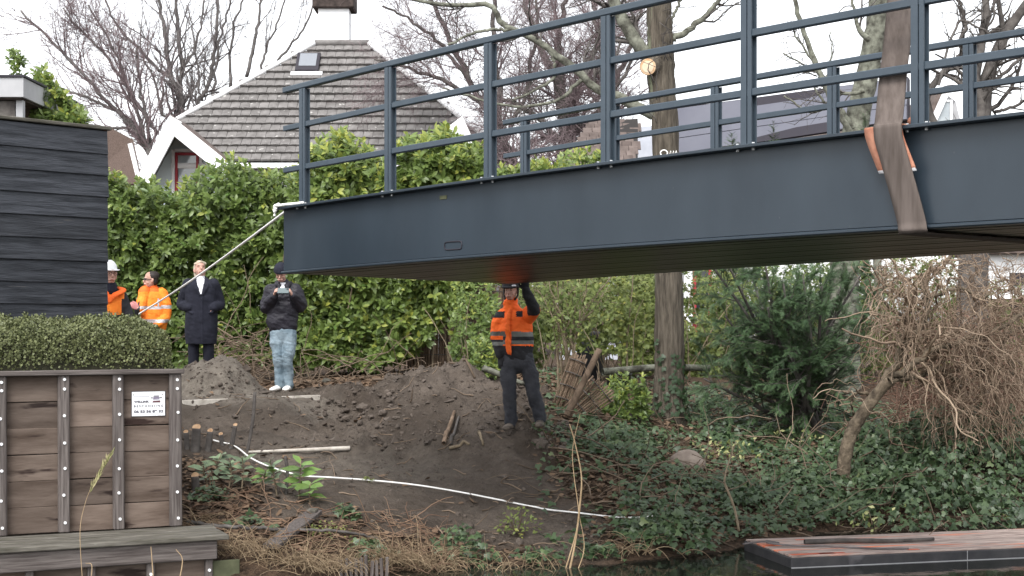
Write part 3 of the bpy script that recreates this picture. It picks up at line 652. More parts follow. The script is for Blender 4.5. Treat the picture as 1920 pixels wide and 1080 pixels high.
# the ledge
for k, (y0, y1) in enumerate(((-.70, -.46), (-.455, -.225), (-.22, -.062))):
    bbox('ledge_plank', -2.6, .25 - .02 * (2 - k) * 0, y0, y1, -.045, -.002 - .004 * (k == 1), m_ledge, wall, .008, None, None, .002, rgw)
bbox('ledge_beam', -2.6, .16, -.665, -.60, -.20, -.047, m_wallbeam, wall, .008)
for x in (.10, -.37, -.83, -1.3, -1.8): 
    po = bbox('lower_post', -.03, .03, -.03, .03, -.75, -.20, m_wallpost, wall, .006, (x, -.605, 0))
    link('bolt', stud_me, po, None, (0, -.031, -.29), (math.radians(90), 0, 0))
for a, b in zip((-.37, -.83, -1.3, -1.8), (.10, -.37, -.83, -1.3)):
    for k in range(3): bbox('lower_board', -(b - a) / 2, (b - a) / 2, -.012, .012, 0, .18, m_wallboard, wall, .004, ((a + b) / 2, -.565, -.39 - k * .185))
bbox('algae_panel', .135, .36, -.60, -.57, -.62, -.225, m_greenboard, wall, .004)
sign = empty('notice_board', lw(-.275, -.004, .94) , WA)
tag(sign, 'small white contractor notice with black lettering screwed to the timber wall', 'sign')
me = MB().add(box_v(-.138, .138, -.004, .004, 0, .205), BOXF).mesh('plate', m_signw, False); bevel_mesh(me, .0015); link('plate', me, sign)
me = MB().add(box_v(-.142, .142, -.0005, .006, -.004, .209), BOXF).mesh('rim', m_dark, False); link('rim', me, sign)
def text(s, x0, z, size, parent, mat, width=None, bold=.0011):
    cu = bpy.data.curves.new('lettering', 'FONT'); cu.body = s; cu.size = size; cu.extrude = .0004; cu.offset = bold
    o = bpy.data.objects.new('lettering', cu); C.objects.link(o); bpy.context.view_layer.update()
    me = bpy.data.meshes.new_from_object(o.evaluated_get(bpy.context.evaluated_depsgraph_get())); bpy.data.objects.remove(o)
    co = np.empty(len(me.vertices) * 3, np.float32); me.vertices.foreach_get('co', co); co = co.reshape(-1, 3)
    if width: co[:, 0] = (co[:, 0] - co[:, 0].min()) / (co[:, 0].max() - co[:, 0].min()) * width
    V = np.c_[co[:, 0] + x0, -.0050 - co[:, 2], co[:, 1] + z]; me.vertices.foreach_set('co', V.astype(np.float32).ravel()); me.update()
    return link('lettering', me, parent, mat)
text('WELLINK', -.121, .113, .024, sign, m_ink, .125)
text('B E S C H O E I I N G', -.121, .076, .024, sign, m_ink, .243, .0006)
text('06 53 56 89 32', -.121, .028, .030, sign, m_ink, .243)
bbox('rule', -.123, .005, -.0052, -.0042, .162, .1655, m_ink2, sign, 0)
lg = empty('emblem'); lg.parent = sign; lg.location = (.066, -.0046, .112)
def flat(name, pts, mat, parent):
    n = len(pts); return MB().add([(a, -.0006, b) for a, b in pts], None, [(0, i, i + 1) for i in range(1, n - 1)]).build(name, mat, parent, smooth=False)
flat('hull', [(-.034, 0), (.033, 0), (.030, .018), (-.030, .014)], m_inkred, lg)
flat('band', [(-.030, .021), (.028, .026), (.028, .030), (-.030, .025)], m_ink2, lg)
flat('block', [(-.028, .028), (.024, .032), (.024, .048), (-.026, .048)], m_ink2, lg)
flat('bar', [(-.049, .036), (-.029, .036), (-.029, .044), (-.049, .044)], m_ink, lg); flat('bar', [(.026, .036), (.046, .036), (.046, .044), (.026, .044)], m_ink, lg)
flat('roofline', [(-.026, .0505), (.020, .0505), (.021, .059), (-.024, .059)], m_ink, lg)
for x in (-.124, .114): link('screw', hexcyl('screw', .004, .003, m_dark, 8), sign, None, (x, -.004, .180), (math.radians(90), 0, 0))
# earth behind the wall
c_ = [lw(-3.2, .06, 0)[:2], lw(-.04, .06, 0)[:2], lw(-.04, 1.9, 0)[:2], lw(-3.2, 1.9, 0)[:2]]
V = [(x, y, -.3) for x, y in c_] + [(x, y, 1.74) for x, y in c_]
m_bed = M('garden_bed_soil', (.05, .04, .032), (.09, .075, .06), scale=8, rough=.95)
tag(MB().add(V, BOXF).build('garden_bed', m_bed, smooth=False), None, None, None, 'structure')

# ------------------------------------------------------------------ black plank shed
SA = math.atan2(.735, .679)
shed = empty('plank_shed', (-3.869, 14.0, 1.70), SA); tag(shed, 'black stained timber shed clad in overlapping horizontal planks', 'shed')
rs_ = random.Random(8); zt = 4.02 - 1.70
bbox('body', -3.0, -.03, .03, 2.4, .0, zt - .02, m_dark, shed, 0)
zs = [zt - .02 - .2045 * k for k in range(12)]
for k in range(11):
    L_ = 3.0; o = bbox('plank', -L_, 0.0, -.012, .012, -.225, 0, m_blackwood, shed, .004, (rs_.uniform(-.005, .006), -.004, zs[k]), (-.085 + rs_.uniform(-.012, .012), rs_.uniform(-.003, .003), 0))
bbox('corner_board', -.02, .012, .02, .12, 0, zt - .02, m_blackwood, shed, .004)
bbox('roof_edge', -3.05, .03, -.05, 2.45, zt - .012, zt + .02, m_ledge, shed, .006)
# flat roofed carport corner behind the shed
cp = empty('carport', P(44, 222, 16.5)); tag(cp, 'flat roofed carport corner with grey fascia above the black shed', 'carport')
bbox('fascia', -2.0, .0, 0, .03, .24, .46, m_greywall, cp, .004); bbox('side_fascia', -.03, .0, .035, 2.0, .24, .46, m_greywall, cp, .004)
bbox('soffit', -2.0, -.035, .035, 2.0, .22, .26, m_brick, cp, 0); bbox('roof_trim', -2.0, .02, -.02, 2.0, .463, .49, m_dark, cp, .003)
bbox('post', -.12, -.04, .10, .18, -2.4, .22, m_greywall, cp, .004)
bbox('beam', -2.0, -.13, .10, .18, .02, .215, m_barkC, cp, .004)

# ------------------------------------------------------------------ house with the tiled hip roof
RY = 43.5; EY = 40.0
EL, ER = P(322, 303, EY), P(965, 303, EY); HL = P(326, 230, EY + 73 / 219 * (RY - EY)); RL, RR = P(590, 84, RY), P(692, 84, RY)
house = empty('tiled_house', (P(560, 303, EY)[0], EY, 1.2)); hb = np.array(house.location)
tag(house, 'house with a large brown tiled hip roof and a white gable at its left', 'house')
ELb, ERb = EL + (0, 9, 0), ER + (0, 9, 0); RLb, RRb = RL + (0, 1.8, 0), RR + (0, 1.8, 0)
rv = np.array([EL, ER, RR, RL, ELb, ERb, RRb, RLb, HL, HL + (0, 6, 0)]) - hb
rv[:, 2] -= .05
MB().add(rv, [(0, 1, 2, 8), (3, 2, 6, 7), (1, 5, 6, 2), (8, 3, 7, 9), (0, 8, 9, 4), (0, 4, 5, 1)], [(8, 2, 3), (4, 9, 5), (9, 6, 5), (9, 7, 6)]).build('roof', m_roofunder, house, smooth=False)
roof = [o for o in C.objects if o.name == 'roof' and o.parent == house][0]
fx = np.array((1, 0, 0.)); sl_ = norm(np.array((0, RY - EY, RL[2] - EL[2]))); nrm = norm(np.cross(fx, sl_)); slen = np.linalg.norm((0, RY - EY, RL[2] - EL[2]))
NR = 16; rh = slen / NR; tw = .27
tile_mes = []
for k in range(3):
    r = np.random.default_rng(40 + k); n = 6; V = []
    for j, y in enumerate((-.01, rh + .04)):
        for i in range(n):
            x = -tw / 2 + .004 + (tw - .008) * i / (n - 1); zc = .012 * math.sin(i / (n - 1) * math.pi) * (1 if i < n - 1 else 0) + (.085 if j == 0 else .0) + r.normal(0, .0015)
            V.append((x, y, zc))
    for i in range(n): V.append((V[i][0], -.004, V[i][2] - .075))
    q = [(i, i + 1, n + i + 1, n + i) for i in range(n - 1)] + [(2 * n + i, 2 * n + i + 1, i + 1, i) for i in range(n - 1)]
    tile_mes.append(MB().add(V, q).mesh('roof_tile', m_tile, False))
rt = random.Random(3); cand = []
Rm = Matrix((fx, sl_, nrm)).transposed()
for j in range(NR):
    f0 = j / NR; fh = 73 / 219; yl = EL + (HL - EL) * (f0 / fh) if f0 < fh else HL + (RL - HL) * ((f0 - fh) / (1 - fh)); yr = ER + (RR - ER) * f0
    n = int((yr[0] - yl[0]) / tw) + 1; off = (j % 2) * tw / 2
    for i in range(n):
        x = yl[0] + tw / 2 + i * tw + off
        if x + tw * .3 > yr[0]: continue
        p = np.array((x, yl[1], yl[2])); u = 960 + F * x / p[1]; v = 600 - (p[2] - H + .1) / p[1] * F
        vis = 330 < u < 880 and not (u < 318 + (v - 225) * 1.25 + 10 and v > 225)
        cand.append((0 if vis else 1, j, p))
cand.sort(key=lambda c: (c[0], c[1] if False else 0)); st = MB(); cnt = 0
for c0, j, p in cand:
    if c0 == 0 and cnt < 300:
        o = link('roof_tile', tile_mes[rt.randrange(3)], roof, None, p - hb + nrm * rt.uniform(0, .008))
        o.rotation_euler = (Rm @ Matrix.Rotation(rt.uniform(-.012, .012), 3, 'Z') @ Matrix.Rotation(rt.uniform(-.01, .01), 3, 'X')).to_euler(); cnt += 1
    else:
        me = tile_mes[rt.randrange(3)]; V = np.array([Rm @ v.co for v in me.vertices]) + (p - hb); st.add(V, [tuple(q.vertices) for q in me.polygons])
print('tiles', cnt, 'of', len(cand))
if st.n: st.build('tile_courses', m_tile, roof, smooth=False, kind='stuff')
# hip flashings and gutter
for a, b in ((HL, RL), (ER, RR)):
    mb = MB(); tube1(mb, np.linspace(a, b, 8) - hb + nrm * .06, .075, 6); mb.build('hip_flashing', m_white, house)
mb = MB(); tube1(mb, np.linspace(RL, RR, 4) - hb + (0, 0, .05), .10, 8); mb.build('ridge_cap', m_tile, house)
bbox('gutter', EL[0] - hb[0], ER[0] - hb[0], -.16, -.02, EL[2] - hb[2] - .20, EL[2] - hb[2] - .05, m_white, house, .02)
bbox('wall', EL[0] - hb[0] + .4, ER[0] - hb[0] - .4, .3, 9, 0, EL[2] - hb[2] - .1, m_greywall, house, 0)
# skylight
q0 = P(577, 131, 0.0 + EY + (303 - 131) / 219 * (RY - EY)); sk = empty('skylight', q0 - hb + nrm * .06); sk.parent = house; sk.rotation_euler = Rm.to_euler()
bbox('frame', -.34, .34, -.20, .62, -.02, .10, m_dark, sk, .01); bbox('pane', -.25, .25, -.02, .56, .103, .112, m_skylight, sk, 0); bbox('apron', -.46, .46, -.36, -.21, -.01, .06, m_white, sk, .01)
# chimney: white shaft, dark brick head
ch = empty('chimney', P(628, 84, RY + .6) - hb); ch.parent = house
bbox('shaft', -.46, .46, -.35, .35, -.6, 1.02, m_white, ch, .01); bbox('head', -.62, .62, -.5, .5, 1.02, 2.2, m_brick, ch, .03)
# white gable on the left, its barge boards, soffit and red window
GYf = 38.6
ga, gl, gr_ = P(318, 225, GYf), P(256, 342, GYf), P(440, 322, GYf)
gab = empty('gable', ga - hb); gab.parent = house
def slab(name, a, b, width, depth, th, mat, parent, o):
    a, b = np.asarray(a), np.asarray(b); d = norm(b - a); dn = np.array((d[2], 0, -d[0])); dn = dn if dn[2] < 0 else -dn
    V = [a, b, b + dn * width, a + dn * width]; V2 = [v + (0, depth, 0) for v in V]
    return MB().add(np.array(V + V2) - o, BOXF).build(name, mat, parent, smooth=False)
for a, b in ((ga, gl), (ga + (.02, .012, 0), gr_)): slab('barge_board', a + (0, 0, .12), b + (0, 0, .12), .36, .10, 0, m_white, gab, ga)
for a, b in ((ga, gl), (ga, gr_)):
    d = norm(b - a); V = [a + (0, .1, .07), b + (0, .1, .07), b + (0, 3.5, .07), a + (0, 3.5, .07)]
    MB().add(np.array(V + [v + np.array((0, 0, .09)) for v in V]) - ga, BOXF).build('gable_roof', m_browntile, gab, smooth=False)
wy = 1.3
V = [ga + (0, wy, -.05), gl + (0, wy, -.05), gl + (0, wy, -3), gr_ + (0, wy, -3), gr_ + (0, wy, -.05)]
MB().add(np.array(V) - ga, None, [(0, 1, 4), (1, 2, 4), (2, 3, 4)]).build('gable_wall', m_soffit, gab, smooth=False)
wn_ = empty('window'); wn_.parent = gab; wn_.location = P(352, 340, GYf + wy) - ga
for (x0, x1, z0, z1) in ((-.33, -.26, -.6, .78), (.24, .31, -.6, .74), (-.259, .239, .70, .78)): bbox('frame', x0, x1, -.08, -.01, z0, z1, m_red, wn_, .008)
bbox('trim', -.43, -.345, -.06, -.004, -.6, .86, m_white, wn_, .006); bbox('trim', -.34, .43, -.06, -.004, .80, .88, m_white, wn_, .006); bbox('trim', .325, .41, -.06, -.004, -.6, .795, m_white, wn_, .006)
bbox('pane', -.255, .235, -.03, -.008, -.6, .695, m_glass, wn_, 0)
# white gable at the right end, half hidden by the hedge
g2 = P(866, 226, 38.2); gab2 = empty('side_gable', g2 - hb); gab2.parent = house
g2l, g2r = P(752, 306, 38.2), P(915, 330, 38.2)
for a, b in ((g2, g2l), (g2 + (.02, .012, 0), g2r)): slab('barge_board', a + (0, 0, .1), b + (0, 0, .1), .16, .08, 0, m_white, gab2, g2)
V = [g2 + (0, .5, 0), g2l + (0, .5, 0), g2l + (0, .5, -2), g2r + (0, .5, -2), g2r + (0, .5, 0)]
MB().add(np.array(V) - g2, None, [(0, 1, 4), (1, 2, 4), (2, 3, 4)]).build('gable_wall', m_white, gab2, smooth=False)

# ------------------------------------------------------------------ other houses
def quad_prism(name, pts, thick, mat, parent, o):
    pts = [np.asarray(p) for p in pts]; n = norm(np.cross(pts[1] - pts[0], pts[3] - pts[0])); n = n if n[1] > 0 else -n
    V = pts + [p + n * thick for p in pts]; return MB().add(np.array(V) - o, BOXF).build(name, mat, parent, smooth=False)
hs2 = empty('solar_house', P(1400, 700, 38)); o = np.array(hs2.location); tag(hs2, 'long house with dark solar panels over its whole roof', 'house')
def sp(u, v): return P(u, v, 40 - (u - 1265) * .0122 + (290 - v) * .012)
us = np.linspace(1262, 1700, 4)
def vt(u): return 204 - (u - 1265) * .135
def vb(u): return 288 - (u - 1265) * .150
for a, b in zip(us[:-1], us[1:]):
    for (f0, f1) in ((0.0, .655), (.67, 1.0)):
        q = [sp(u + d, vt(u) + (vb(u) - vt(u)) * f) for u, d, f in ((a, .5, f1), (b, -.5, f1), (b, -.5, f0), (a, .5, f0))]
        quad_prism('solar_panel', q, .05, m_solar, hs2, o)
q = [sp(1258, vb(1258) + 1), sp(1705, vb(1705) + 1), sp(1705, vt(1705) - 2), sp(1258, vt(1258) - 2)]
quad_prism('roof', [p + (0, .12, -.0) for p in q], .12, m_dark, hs2, o)
q = [sp(1180, 1000 * 0 + 318), sp(1640, 262), sp(1640, vb(1640) + 5), sp(1180, vb(1180) + 5)]
quad_prism('lower_roof', q, .2, m_browntile, hs2, o)
q = [P(1180, 640, 40.6), P(1262, 640, 40.4), P(1262, 232, 40.4), P(1180, 240, 40.6)]; quad_prism('end_wall', q, .3, m_lavwall, hs2, o)
q = [P(1263, 640, 39.9), P(1420, 640, 38.8), P(1420, 300, 38.8), P(1263, 305, 39.9)]; quad_prism('wall', q, .3, m_greywall, hs2, o)
ww = empty('window'); ww.parent = hs2; ww.location = P(1312, 560, 38.6) - o
for (x0, x1, z0, z1, m) in ((-.42, -.20, -1.0, 1.4, m_white), (-.19, -.10, -.5, 1.4, m_red), (.22, .31, -.5, 1.4, m_red), (-.095, .215, .84, .92, m_red)): bbox('frame', x0, x1, -.10, -.02, z0, z1, m, ww, .008)
bbox('pane', -.095, .215, -.05, -.03, -.5, .835, m_darkglass, ww, 0); bbox('pane', -.095, .215, -.05, -.03, .925, 1.4, m_darkglass, ww, 0); bbox('sill', -.5, .5, -.22, -.025, -.62, -.515, m_white, ww, .01); bbox('panel', -.38, .31, -.09, -.02, -.95, -.63, m_red, ww, .01)
bbox('trim', .32, .46, -.10, -.02, -.5, 1.4, m_white, ww, .006)
hs3 = empty('brown_roof_house', P(1150, 700, 36)); o = np.array(hs3.location); tag(hs3, 'house with a steep brown tiled roof between the bare trees', 'house')
A, B, Cc, D = P(1040, 345, 36), P(1196, 345, 36), P(1196, 222, 38), P(1108, 232, 38)
quad_prism('roof', [A, B, Cc, D], .15, m_roofunder, hs3, o)
rows = 13; mb_n = 0; rr_ = random.Random(6); btile = bevel_mesh(MB().add(box_v(-.115, .115, 0, .31, 0, .035), BOXF).mesh('roof_tile', m_browntile, False), .008)
sl3 = norm((D + Cc) / 2 - (A + B) / 2); n3 = norm(np.cross((1, 0, 0), sl3)); R3 = Matrix(((1, 0, 0), sl3, n3)).transposed()
rf3 = [x for x in hs3.children][0]
for j in range(rows):
    f = j / rows; l = A + (D - A) * f; r_ = B + (Cc - B) * f
    x = l[0] + .12
    while x < r_[0]:
        p = np.array((x, l[1], l[2])); oo = link('roof_tile', btile, rf3, None, p - o + n3 * .02); oo.rotation_euler = (R3 @ Matrix.Rotation(.10 + rr_.uniform(-.02, .02), 3, 'X')).to_euler(); x += .24
quad_prism('wall', [P(1050, 700, 37), P(1190, 700, 37), P(1190, 340, 37), P(1050, 340, 37)], .3, m_lavwall, hs3, o)
hs4 = empty('thatched_outhouse', P(235, 420, 42)); o = np.array(hs4.location); tag(hs4, 'low brown roofed outhouse behind the hedge left of the white gable', 'outbuilding')
m_thatch = M('brown_thatch', (.06, .042, .034), (.12, .085, .07), scale=10, stretch=(4, 4, 1), rough=.95, bump=.5)
quad_prism('roof', [P(150, 345, 42), P(268, 345, 42), P(250, 262, 44), P(205, 238, 44)], .3, m_thatch, hs4, o)
quad_prism('wall', [P(160, 600, 42.8), P(262, 600, 42.8), P(262, 345, 42.8), P(160, 345, 42.8)], .3, m_brick, hs4, o)
bb = [P(247, 268, 41.8), P(266, 345, 41.8)]; slab('barge_board', bb[0], bb[1], .12, .1, 0, m_white, hs4, o)
hs5 = empty('gabled_house', P(1775, 420, 36)); o = np.array(hs5.location); tag(hs5, 'distant white gabled house glimpsed past the railing at far right', 'house')
apex = P(1768, 172, 36)
slab('barge_board', apex, P(1728, 262, 36), .16, .1, 0, m_white, hs5, o)
V = [apex, P(1733, 262, 36.3), P(1733, 460, 36.3), P(1803, 460, 36.3), P(1803, 235, 36.3), P(1792, 190, 36.3)]
MB().add(np.array(V) - o, None, [(0, 1, 5), (1, 4, 5), (1, 2, 4), (2, 3, 4)]).build('wall', m_greywall, hs5, smooth=False)
bbox('body', P(1733, 0, 36.4)[0] - o[0], P(1803, 0, 36.4)[0] - o[0], .32, 5, -.5, P(0, 262, 36.4)[2] - o[2], m_greywall, hs5, 0)
quad_prism('roof', [apex + (0, .0, .02), P(1728, 262, 36), P(1728, 262, 36) + (0, 5, 0), apex + (0, 5, .02)], .1, m_browntile, hs5, o)
w5 = empty('window'); w5.parent = hs5; w5.location = P(1768, 222, 36.1) - o
bbox('frame', -.22, -.16, -.06, 0, -.6, .45, m_white, w5, .005); bbox('frame', .16, .22, -.06, 0, -.6, .45, m_white, w5, .005); bbox('frame', -.155, .155, -.06, 0, .40, .45, m_white, w5, .005); bbox('pane', -.155, .155, -.03, -.01, -.6, .395, m_glass, w5, 0)
hs6 = empty('white_bungalow', P(1900, 620, 33)); o = np.array(hs6.location); tag(hs6, 'white boarded bungalow wall behind the twisted willow at far right', 'house')
for k in range(7): quad_prism('weatherboard', [P(1845, 560 - 14 * k, 33), P(2020, 560 - 14 * k, 33), P(2020, 547 - 14 * k, 33.04), P(1845, 547 - 14 * k, 33.04)], .03, m_white, hs6, o)
bbox('window_frame', -.1, .3, -.08, -.03, 1.02, 1.30, m_dark, hs6, .005); bbox('roof', -.8, 2, -.3, 2, 1.72, 1.86, m_browntile, hs6, .02)
bbox('plinth', -.8, 2, .05, 2, -1.5, .75, m_brick, hs6, 0)

# ------------------------------------------------------------------ pontoon
PA = math.radians(14); po_ = np.array((2.475, 13.0, 0.0))
pon = empty('work_pontoon', po_, PA); tag(pon, 'flat steel work pontoon with worn orange paint moored at the bank', 'pontoon')
LP_, WP_ = 4.2, 1.06
bbox('hull', 0, LP_, 0, WP_, -.25, .088, m_barge, pon, .008)
rp = random.Random(2); y = .012
for k in range(7):
    w = (WP_ - .024) / 7; bbox('deck_board', .012, LP_ - .012, y + .003, y + w - .003, .0885, .104 + rp.uniform(-.002, .002), m_bargedeck, pon, .003); y += w
for (x, y, a, b) in ((.03, .04, .42, .07), (.30, .05, .25, .05), (.05, .60, .07, .07), (.45, .86, .10, .04), (1.18, .06, .12, .05)): bbox('paint_patch', x, x + a, y, y + b, .1062, .1078, m_orangepaint, pon, 0)
for x in (1.74, 2.55): bbox('seam', x, x + .006, -.003, -.001, -.02, .088, m_greywall, pon, 0)
bbox('rub_strip', 0, LP_, -.008, -.0005, -.004, .006, m_greywall, pon, 0)
def pw(x, y, z): c, s = math.cos(PA), math.sin(PA); return po_ + np.array((c * x - s * y, s * x + c * y, z))
lo = pw(.42, .60, .128); r = np.random.default_rng(9)
lg_ = tag(empty('branch_log', lo), 'long brown branch lying along the worn pontoon deck', 'log')
q = spline([pw(.42 + .42 * k, .62 + .03 * math.sin(k * 2.2) - .10 * k * .5, .126 + .003 * (k % 2)) for k in range(4)], 20); bark_tube('stem', q - lo, np.linspace(.024, .017, 20), m_barkC, lg_, 10, .08, 4, 5)
so = pw(-.02, .62, .12); dd = tag(empty('mooring_scrap', so), 'knotted grey mooring line coiled on the pontoon corner', 'rope')
q = spline([pw(-.12, .80, .10), pw(.02, .66, .14), pw(.16, .62, .125), pw(.10, .74, .13), pw(.05, .60, .135), pw(.22, .50, .12), pw(.5, .40, .118), pw(.9, .16, .116), pw(1.2, .09, .116)], 70); rope_mesh(q - so, .010, 6).build('line', m_twigG, dd)
# ------------------------------------------------------------------ people
def loft(mb, pts, rad, side=(1, 0, 0), n=14, round_ends=True):
    """tube with elliptical sections: rad rows (a along side, b across); ends rounded"""
    p = np.asarray(pts, float); rd = np.asarray(rad, float)
    if rd.ndim == 1: rd = np.stack([rd, rd], 1)
    T = norm(np.gradient(p, axis=0)); C_, R_ = list(p), list(rd); TT = list(T)
    if round_ends:
        r0, r1 = rd[0].min(), rd[-1].min(); pre, post = [], []
        for k in (1, 2, 3):
            a = k * math.pi / 2 / 3.3
            pre.insert(0, (p[0] - T[0] * r0 * math.sin(a), rd[0] * math.cos(a), T[0])); post.append((p[-1] + T[-1] * r1 * math.sin(a), rd[-1] * math.cos(a), T[-1]))
        C_ = [q[0] for q in pre] + C_ + [q[0] for q in post]; R_ = [q[1] for q in pre] + R_ + [q[1] for q in post]; TT = [q[2] for q in pre] + TT + [q[2] for q in post]
    C_, R_, TT = np.array(C_), np.array(R_), np.array(TT)
    s = np.broadcast_to(np.asarray(side, float), TT.shape); s = norm(s - (s * TT).sum(1, keepdims=True) * TT); b = np.cross(TT, s)
    a = np.arange(n) * 2 * math.pi / n
    V = C_[:, None] + R_[:, 0, None, None] * np.cos(a)[None, :, None] * s[:, None] + R_[:, 1, None, None] * np.sin(a)[None, :, None] * b[:, None]
    m = len(C_); q = [(k * n + i, k * n + (i + 1) % n, (k + 1) * n + (i + 1) % n, (k + 1) * n + i) for k in range(m - 1) for i in range(n)]
    VV = np.concatenate([V.reshape(-1, 3), C_[:1], C_[-1:]]); e = (m - 1) * n
    mb.add(VV, q, [(m * n, (i + 1) % n, i) for i in range(n)] + [(m * n + 1, e + i, e + (i + 1) % n) for i in range(n)]); return mb
def ls(*rows, n=12):
    """rows (x,y,z,a,b) smoothed -> pts, rad"""
    q = spline(np.array(rows, float), n); return q[:, :3], np.maximum(q[:, 3:5], .004)
def fuse(name, mb, mats, parent, voxel=.009, smooth=3, pick=None, wr=0.0, wseed=0, cut=None):
    """union of closed shapes as ONE continuous surface"""
    me = mb.mesh(name, None); o = bpy.data.objects.new(name + '_tmp', me); C.objects.link(o)
    md = o.modifiers.new('remesh', 'REMESH'); md.mode = 'VOXEL'; md.voxel_size = voxel; md.adaptivity = 0.0
    sm = o.modifiers.new('smooth', 'SMOOTH'); sm.iterations = smooth; sm.factor = .5
    bpy.context.view_layer.update(); dg = bpy.context.evaluated_depsgraph_get()
    nm = bpy.data.meshes.new_from_object(o.evaluated_get(dg)); bpy.data.objects.remove(o); bpy.data.meshes.remove(me); nm.name = name
    n = len(nm.vertices); co = np.empty(n * 3, np.float32); nm.vertices.foreach_get('co', co); co = co.reshape(-1, 3)
    if wr:
        no = np.empty(n * 3, np.float32); nm.vertices.foreach_get('normal', no); no = no.reshape(-1, 3)
        w = fbm(co[:, 0] * 7 + co[:, 2] * 2 + wseed, co[:, 2] * 13 + co[:, 1] * 6, 300 + wseed, 3) + .6 * np.abs(fbm(co[:, 0] * 10 + 9, co[:, 2] * 22 + co[:, 0] * 8, 310 + wseed, 2))
        co = co + no * (w * wr)[:, None]; nm.vertices.foreach_set('co', co.astype(np.float32).ravel()); nm.update()
    nm.materials.clear()
    for m in mats: nm.materials.append(m)
    nm.polygons.foreach_set('use_smooth', np.ones(len(nm.polygons), bool))
    if pick is not None:
        c = np.empty(len(nm.polygons) * 3, np.float32); nm.polygons.foreach_get('center', c); c = c.reshape(-1, 3)
        nm.polygons.foreach_set('material_index', pick(c).astype(np.int32))
    return link(name, nm, parent)
def hand(mb, wrist, d, side, nrm, s=1.0, curl=.5, thumb=1):
    """palm, four unequal bent fingers and a thumb; d from wrist to fingers, side across towards the thumb, nrm the palm's facing"""
    w = np.asarray(wrist, float); d = norm(np.asarray(d, float)); side = np.asarray(side, float); side = norm(side - (side @ d) * d); n_ = np.cross(d, side); n_ = n_ if n_ @ np.asarray(nrm, float) > 0 else -n_
    loft(mb, [w, w + d * .035 * s, w + d * .085 * s], [(.028 * s, .020 * s), (.040 * s, .018 * s), (.042 * s, .014 * s)], side, 10)
    for k, (off, L) in enumerate(((.030, .072), (.010, .080), (-.011, .074), (-.031, .058))):
        p = w + d * .085 * s + side * off * s; pts = [p - d * .02 * s, p]; a = 0; L = L * s
        for j, f in enumerate((.45, .32, .23)):
            a += curl * (1.0 + .08 * k); p = p + (d * math.cos(a) + n_ * math.sin(a)) * L * f; pts.append(p)
        loft(mb, pts, [.0095 * s, .0095 * s, .009 * s, .0085 * s, .007 * s], side, 7)
    p = w + d * .025 * s + side * .030 * s; dd = norm(d * .75 + side * .65 + n_ * .35); q = p + dd * .040 * s; dd2 = norm(d * .9 + side * .1 + n_ * .55 * (1 + curl * .3))
    loft(mb, [p - dd * .012 * s, p, q, q + dd2 * .030 * s, q + dd2 * .052 * s], [.013 * s, .0135 * s, .0115 * s, .010 * s, .008 * s], d, 7)
def head(mb, chin, yaw, pitch, s=1.0, roll=0):
    """head shape from the chin up; yaw 0 looks towards -y, + turns to +x; returns frame"""
    R = Matrix.Rotation(yaw, 3, 'Z') @ Matrix.Rotation(roll, 3, 'Y') @ Matrix.Rotation(-pitch, 3, 'X')
    base = np.asarray(chin, float)
    def T(p): v = R @ Vector((p[0] * s, (p[1] + .045) * s, p[2] * s)); return base + np.array(v)
    prof = [(-.002, .030, .030, -.052), (.018, .043, .048, -.045), (.05, .056, .072, -.026), (.085, .064, .088, -.012), (.12, .071, .096, 0), (.155, .075, .099, .006), (.19, .069, .091, .008), (.215, .052, .068, .010), (.230, .028, .036, .012)]
    pts = [T((0, y, z)) for z, a, b, y in prof]; rad = [(a * s, b * s) for z, a, b, y in prof]
    sd_ = np.array(R @ Vector((1, 0, 0))); loft(mb, pts, rad, sd_, 20, False)
    loft(mb, [T((0, -.092, .122)), T((0, -.104, .098)), T((0, -.116, .080)), T((0, -.108, .072))], [.008 * s, .010 * s, .0135 * s, .012 * s], sd_, 8)
    loft(mb, [T((-.045, -.083, .135)), T((0, -.094, .136)), T((.045, -.083, .135))], [.010 * s] * 3, (0, 0, 1), 7)
    for k in (-1, 1):
        loft(mb, [T((k * .030, -.090, .040)), T((0, -.098, .042))], [.010 * s] * 2, (0, 0, 1), 7)
        loft(mb, [T((k * .074, .012, .075)), T((k * .079, .020, .105)), T((k * .077, .022, .125))], [(.008 * s, .013 * s), (.009 * s, .019 * s), (.008 * s, .014 * s)], sd_, 8)
        loft(mb, [T((k * .040, -.064, .078)), T((k * .046, -.055, .060))], [.018 * s] * 2, sd_, 7)
    return T, sd_, R
def face(T, body, s=1.0):
    def ell(p, a, b, c, m, nm):
        mb = MB(); loft(mb, [T((p[0] - a, p[1], p[2])), T((p[0], p[1] - c * .3, p[2])), T((p[0] + a, p[1], p[2]))], [(b * s * .7, c * s * .7), (b * s, c * s), (b * s * .7, c * s * .7)], (0, 0, 1), 8)
        mb.build(nm, m, body)
    for k in (-1, 1):
        ell((k * .031, -.0885, .112), .005, .0042, .0035, m_eye, 'eye'); ell((k * .033, -.0935, .132), .013, .0026, .004, m_hairdark, 'eyebrow')
    ell((0, -.1015, .043), .015, .0038, .006, m_lip, 'mouth')
def frame_of(u0, vf, Y, ground=None):
    ppm = F / Y; z0 = H + (600 - vf) / ppm; x0 = (u0 - 960) / ppm
    return np.array((x0, Y, z0)), (lambda u, v, dy=0.0: np.array(((u - 960) / F * (Y + dy) - x0, dy, H + (600 - v) / F * (Y + dy) - z0)))
def chain(mb, pts, rad, side=(1, 0, 0), n=12, k=14):
    rows = [(*p, *((r, r) if np.isscalar(r) else r)) for p, r in zip(pts, rad)]; a, b = ls(*rows, n=k); loft(mb, a, b, side, n)
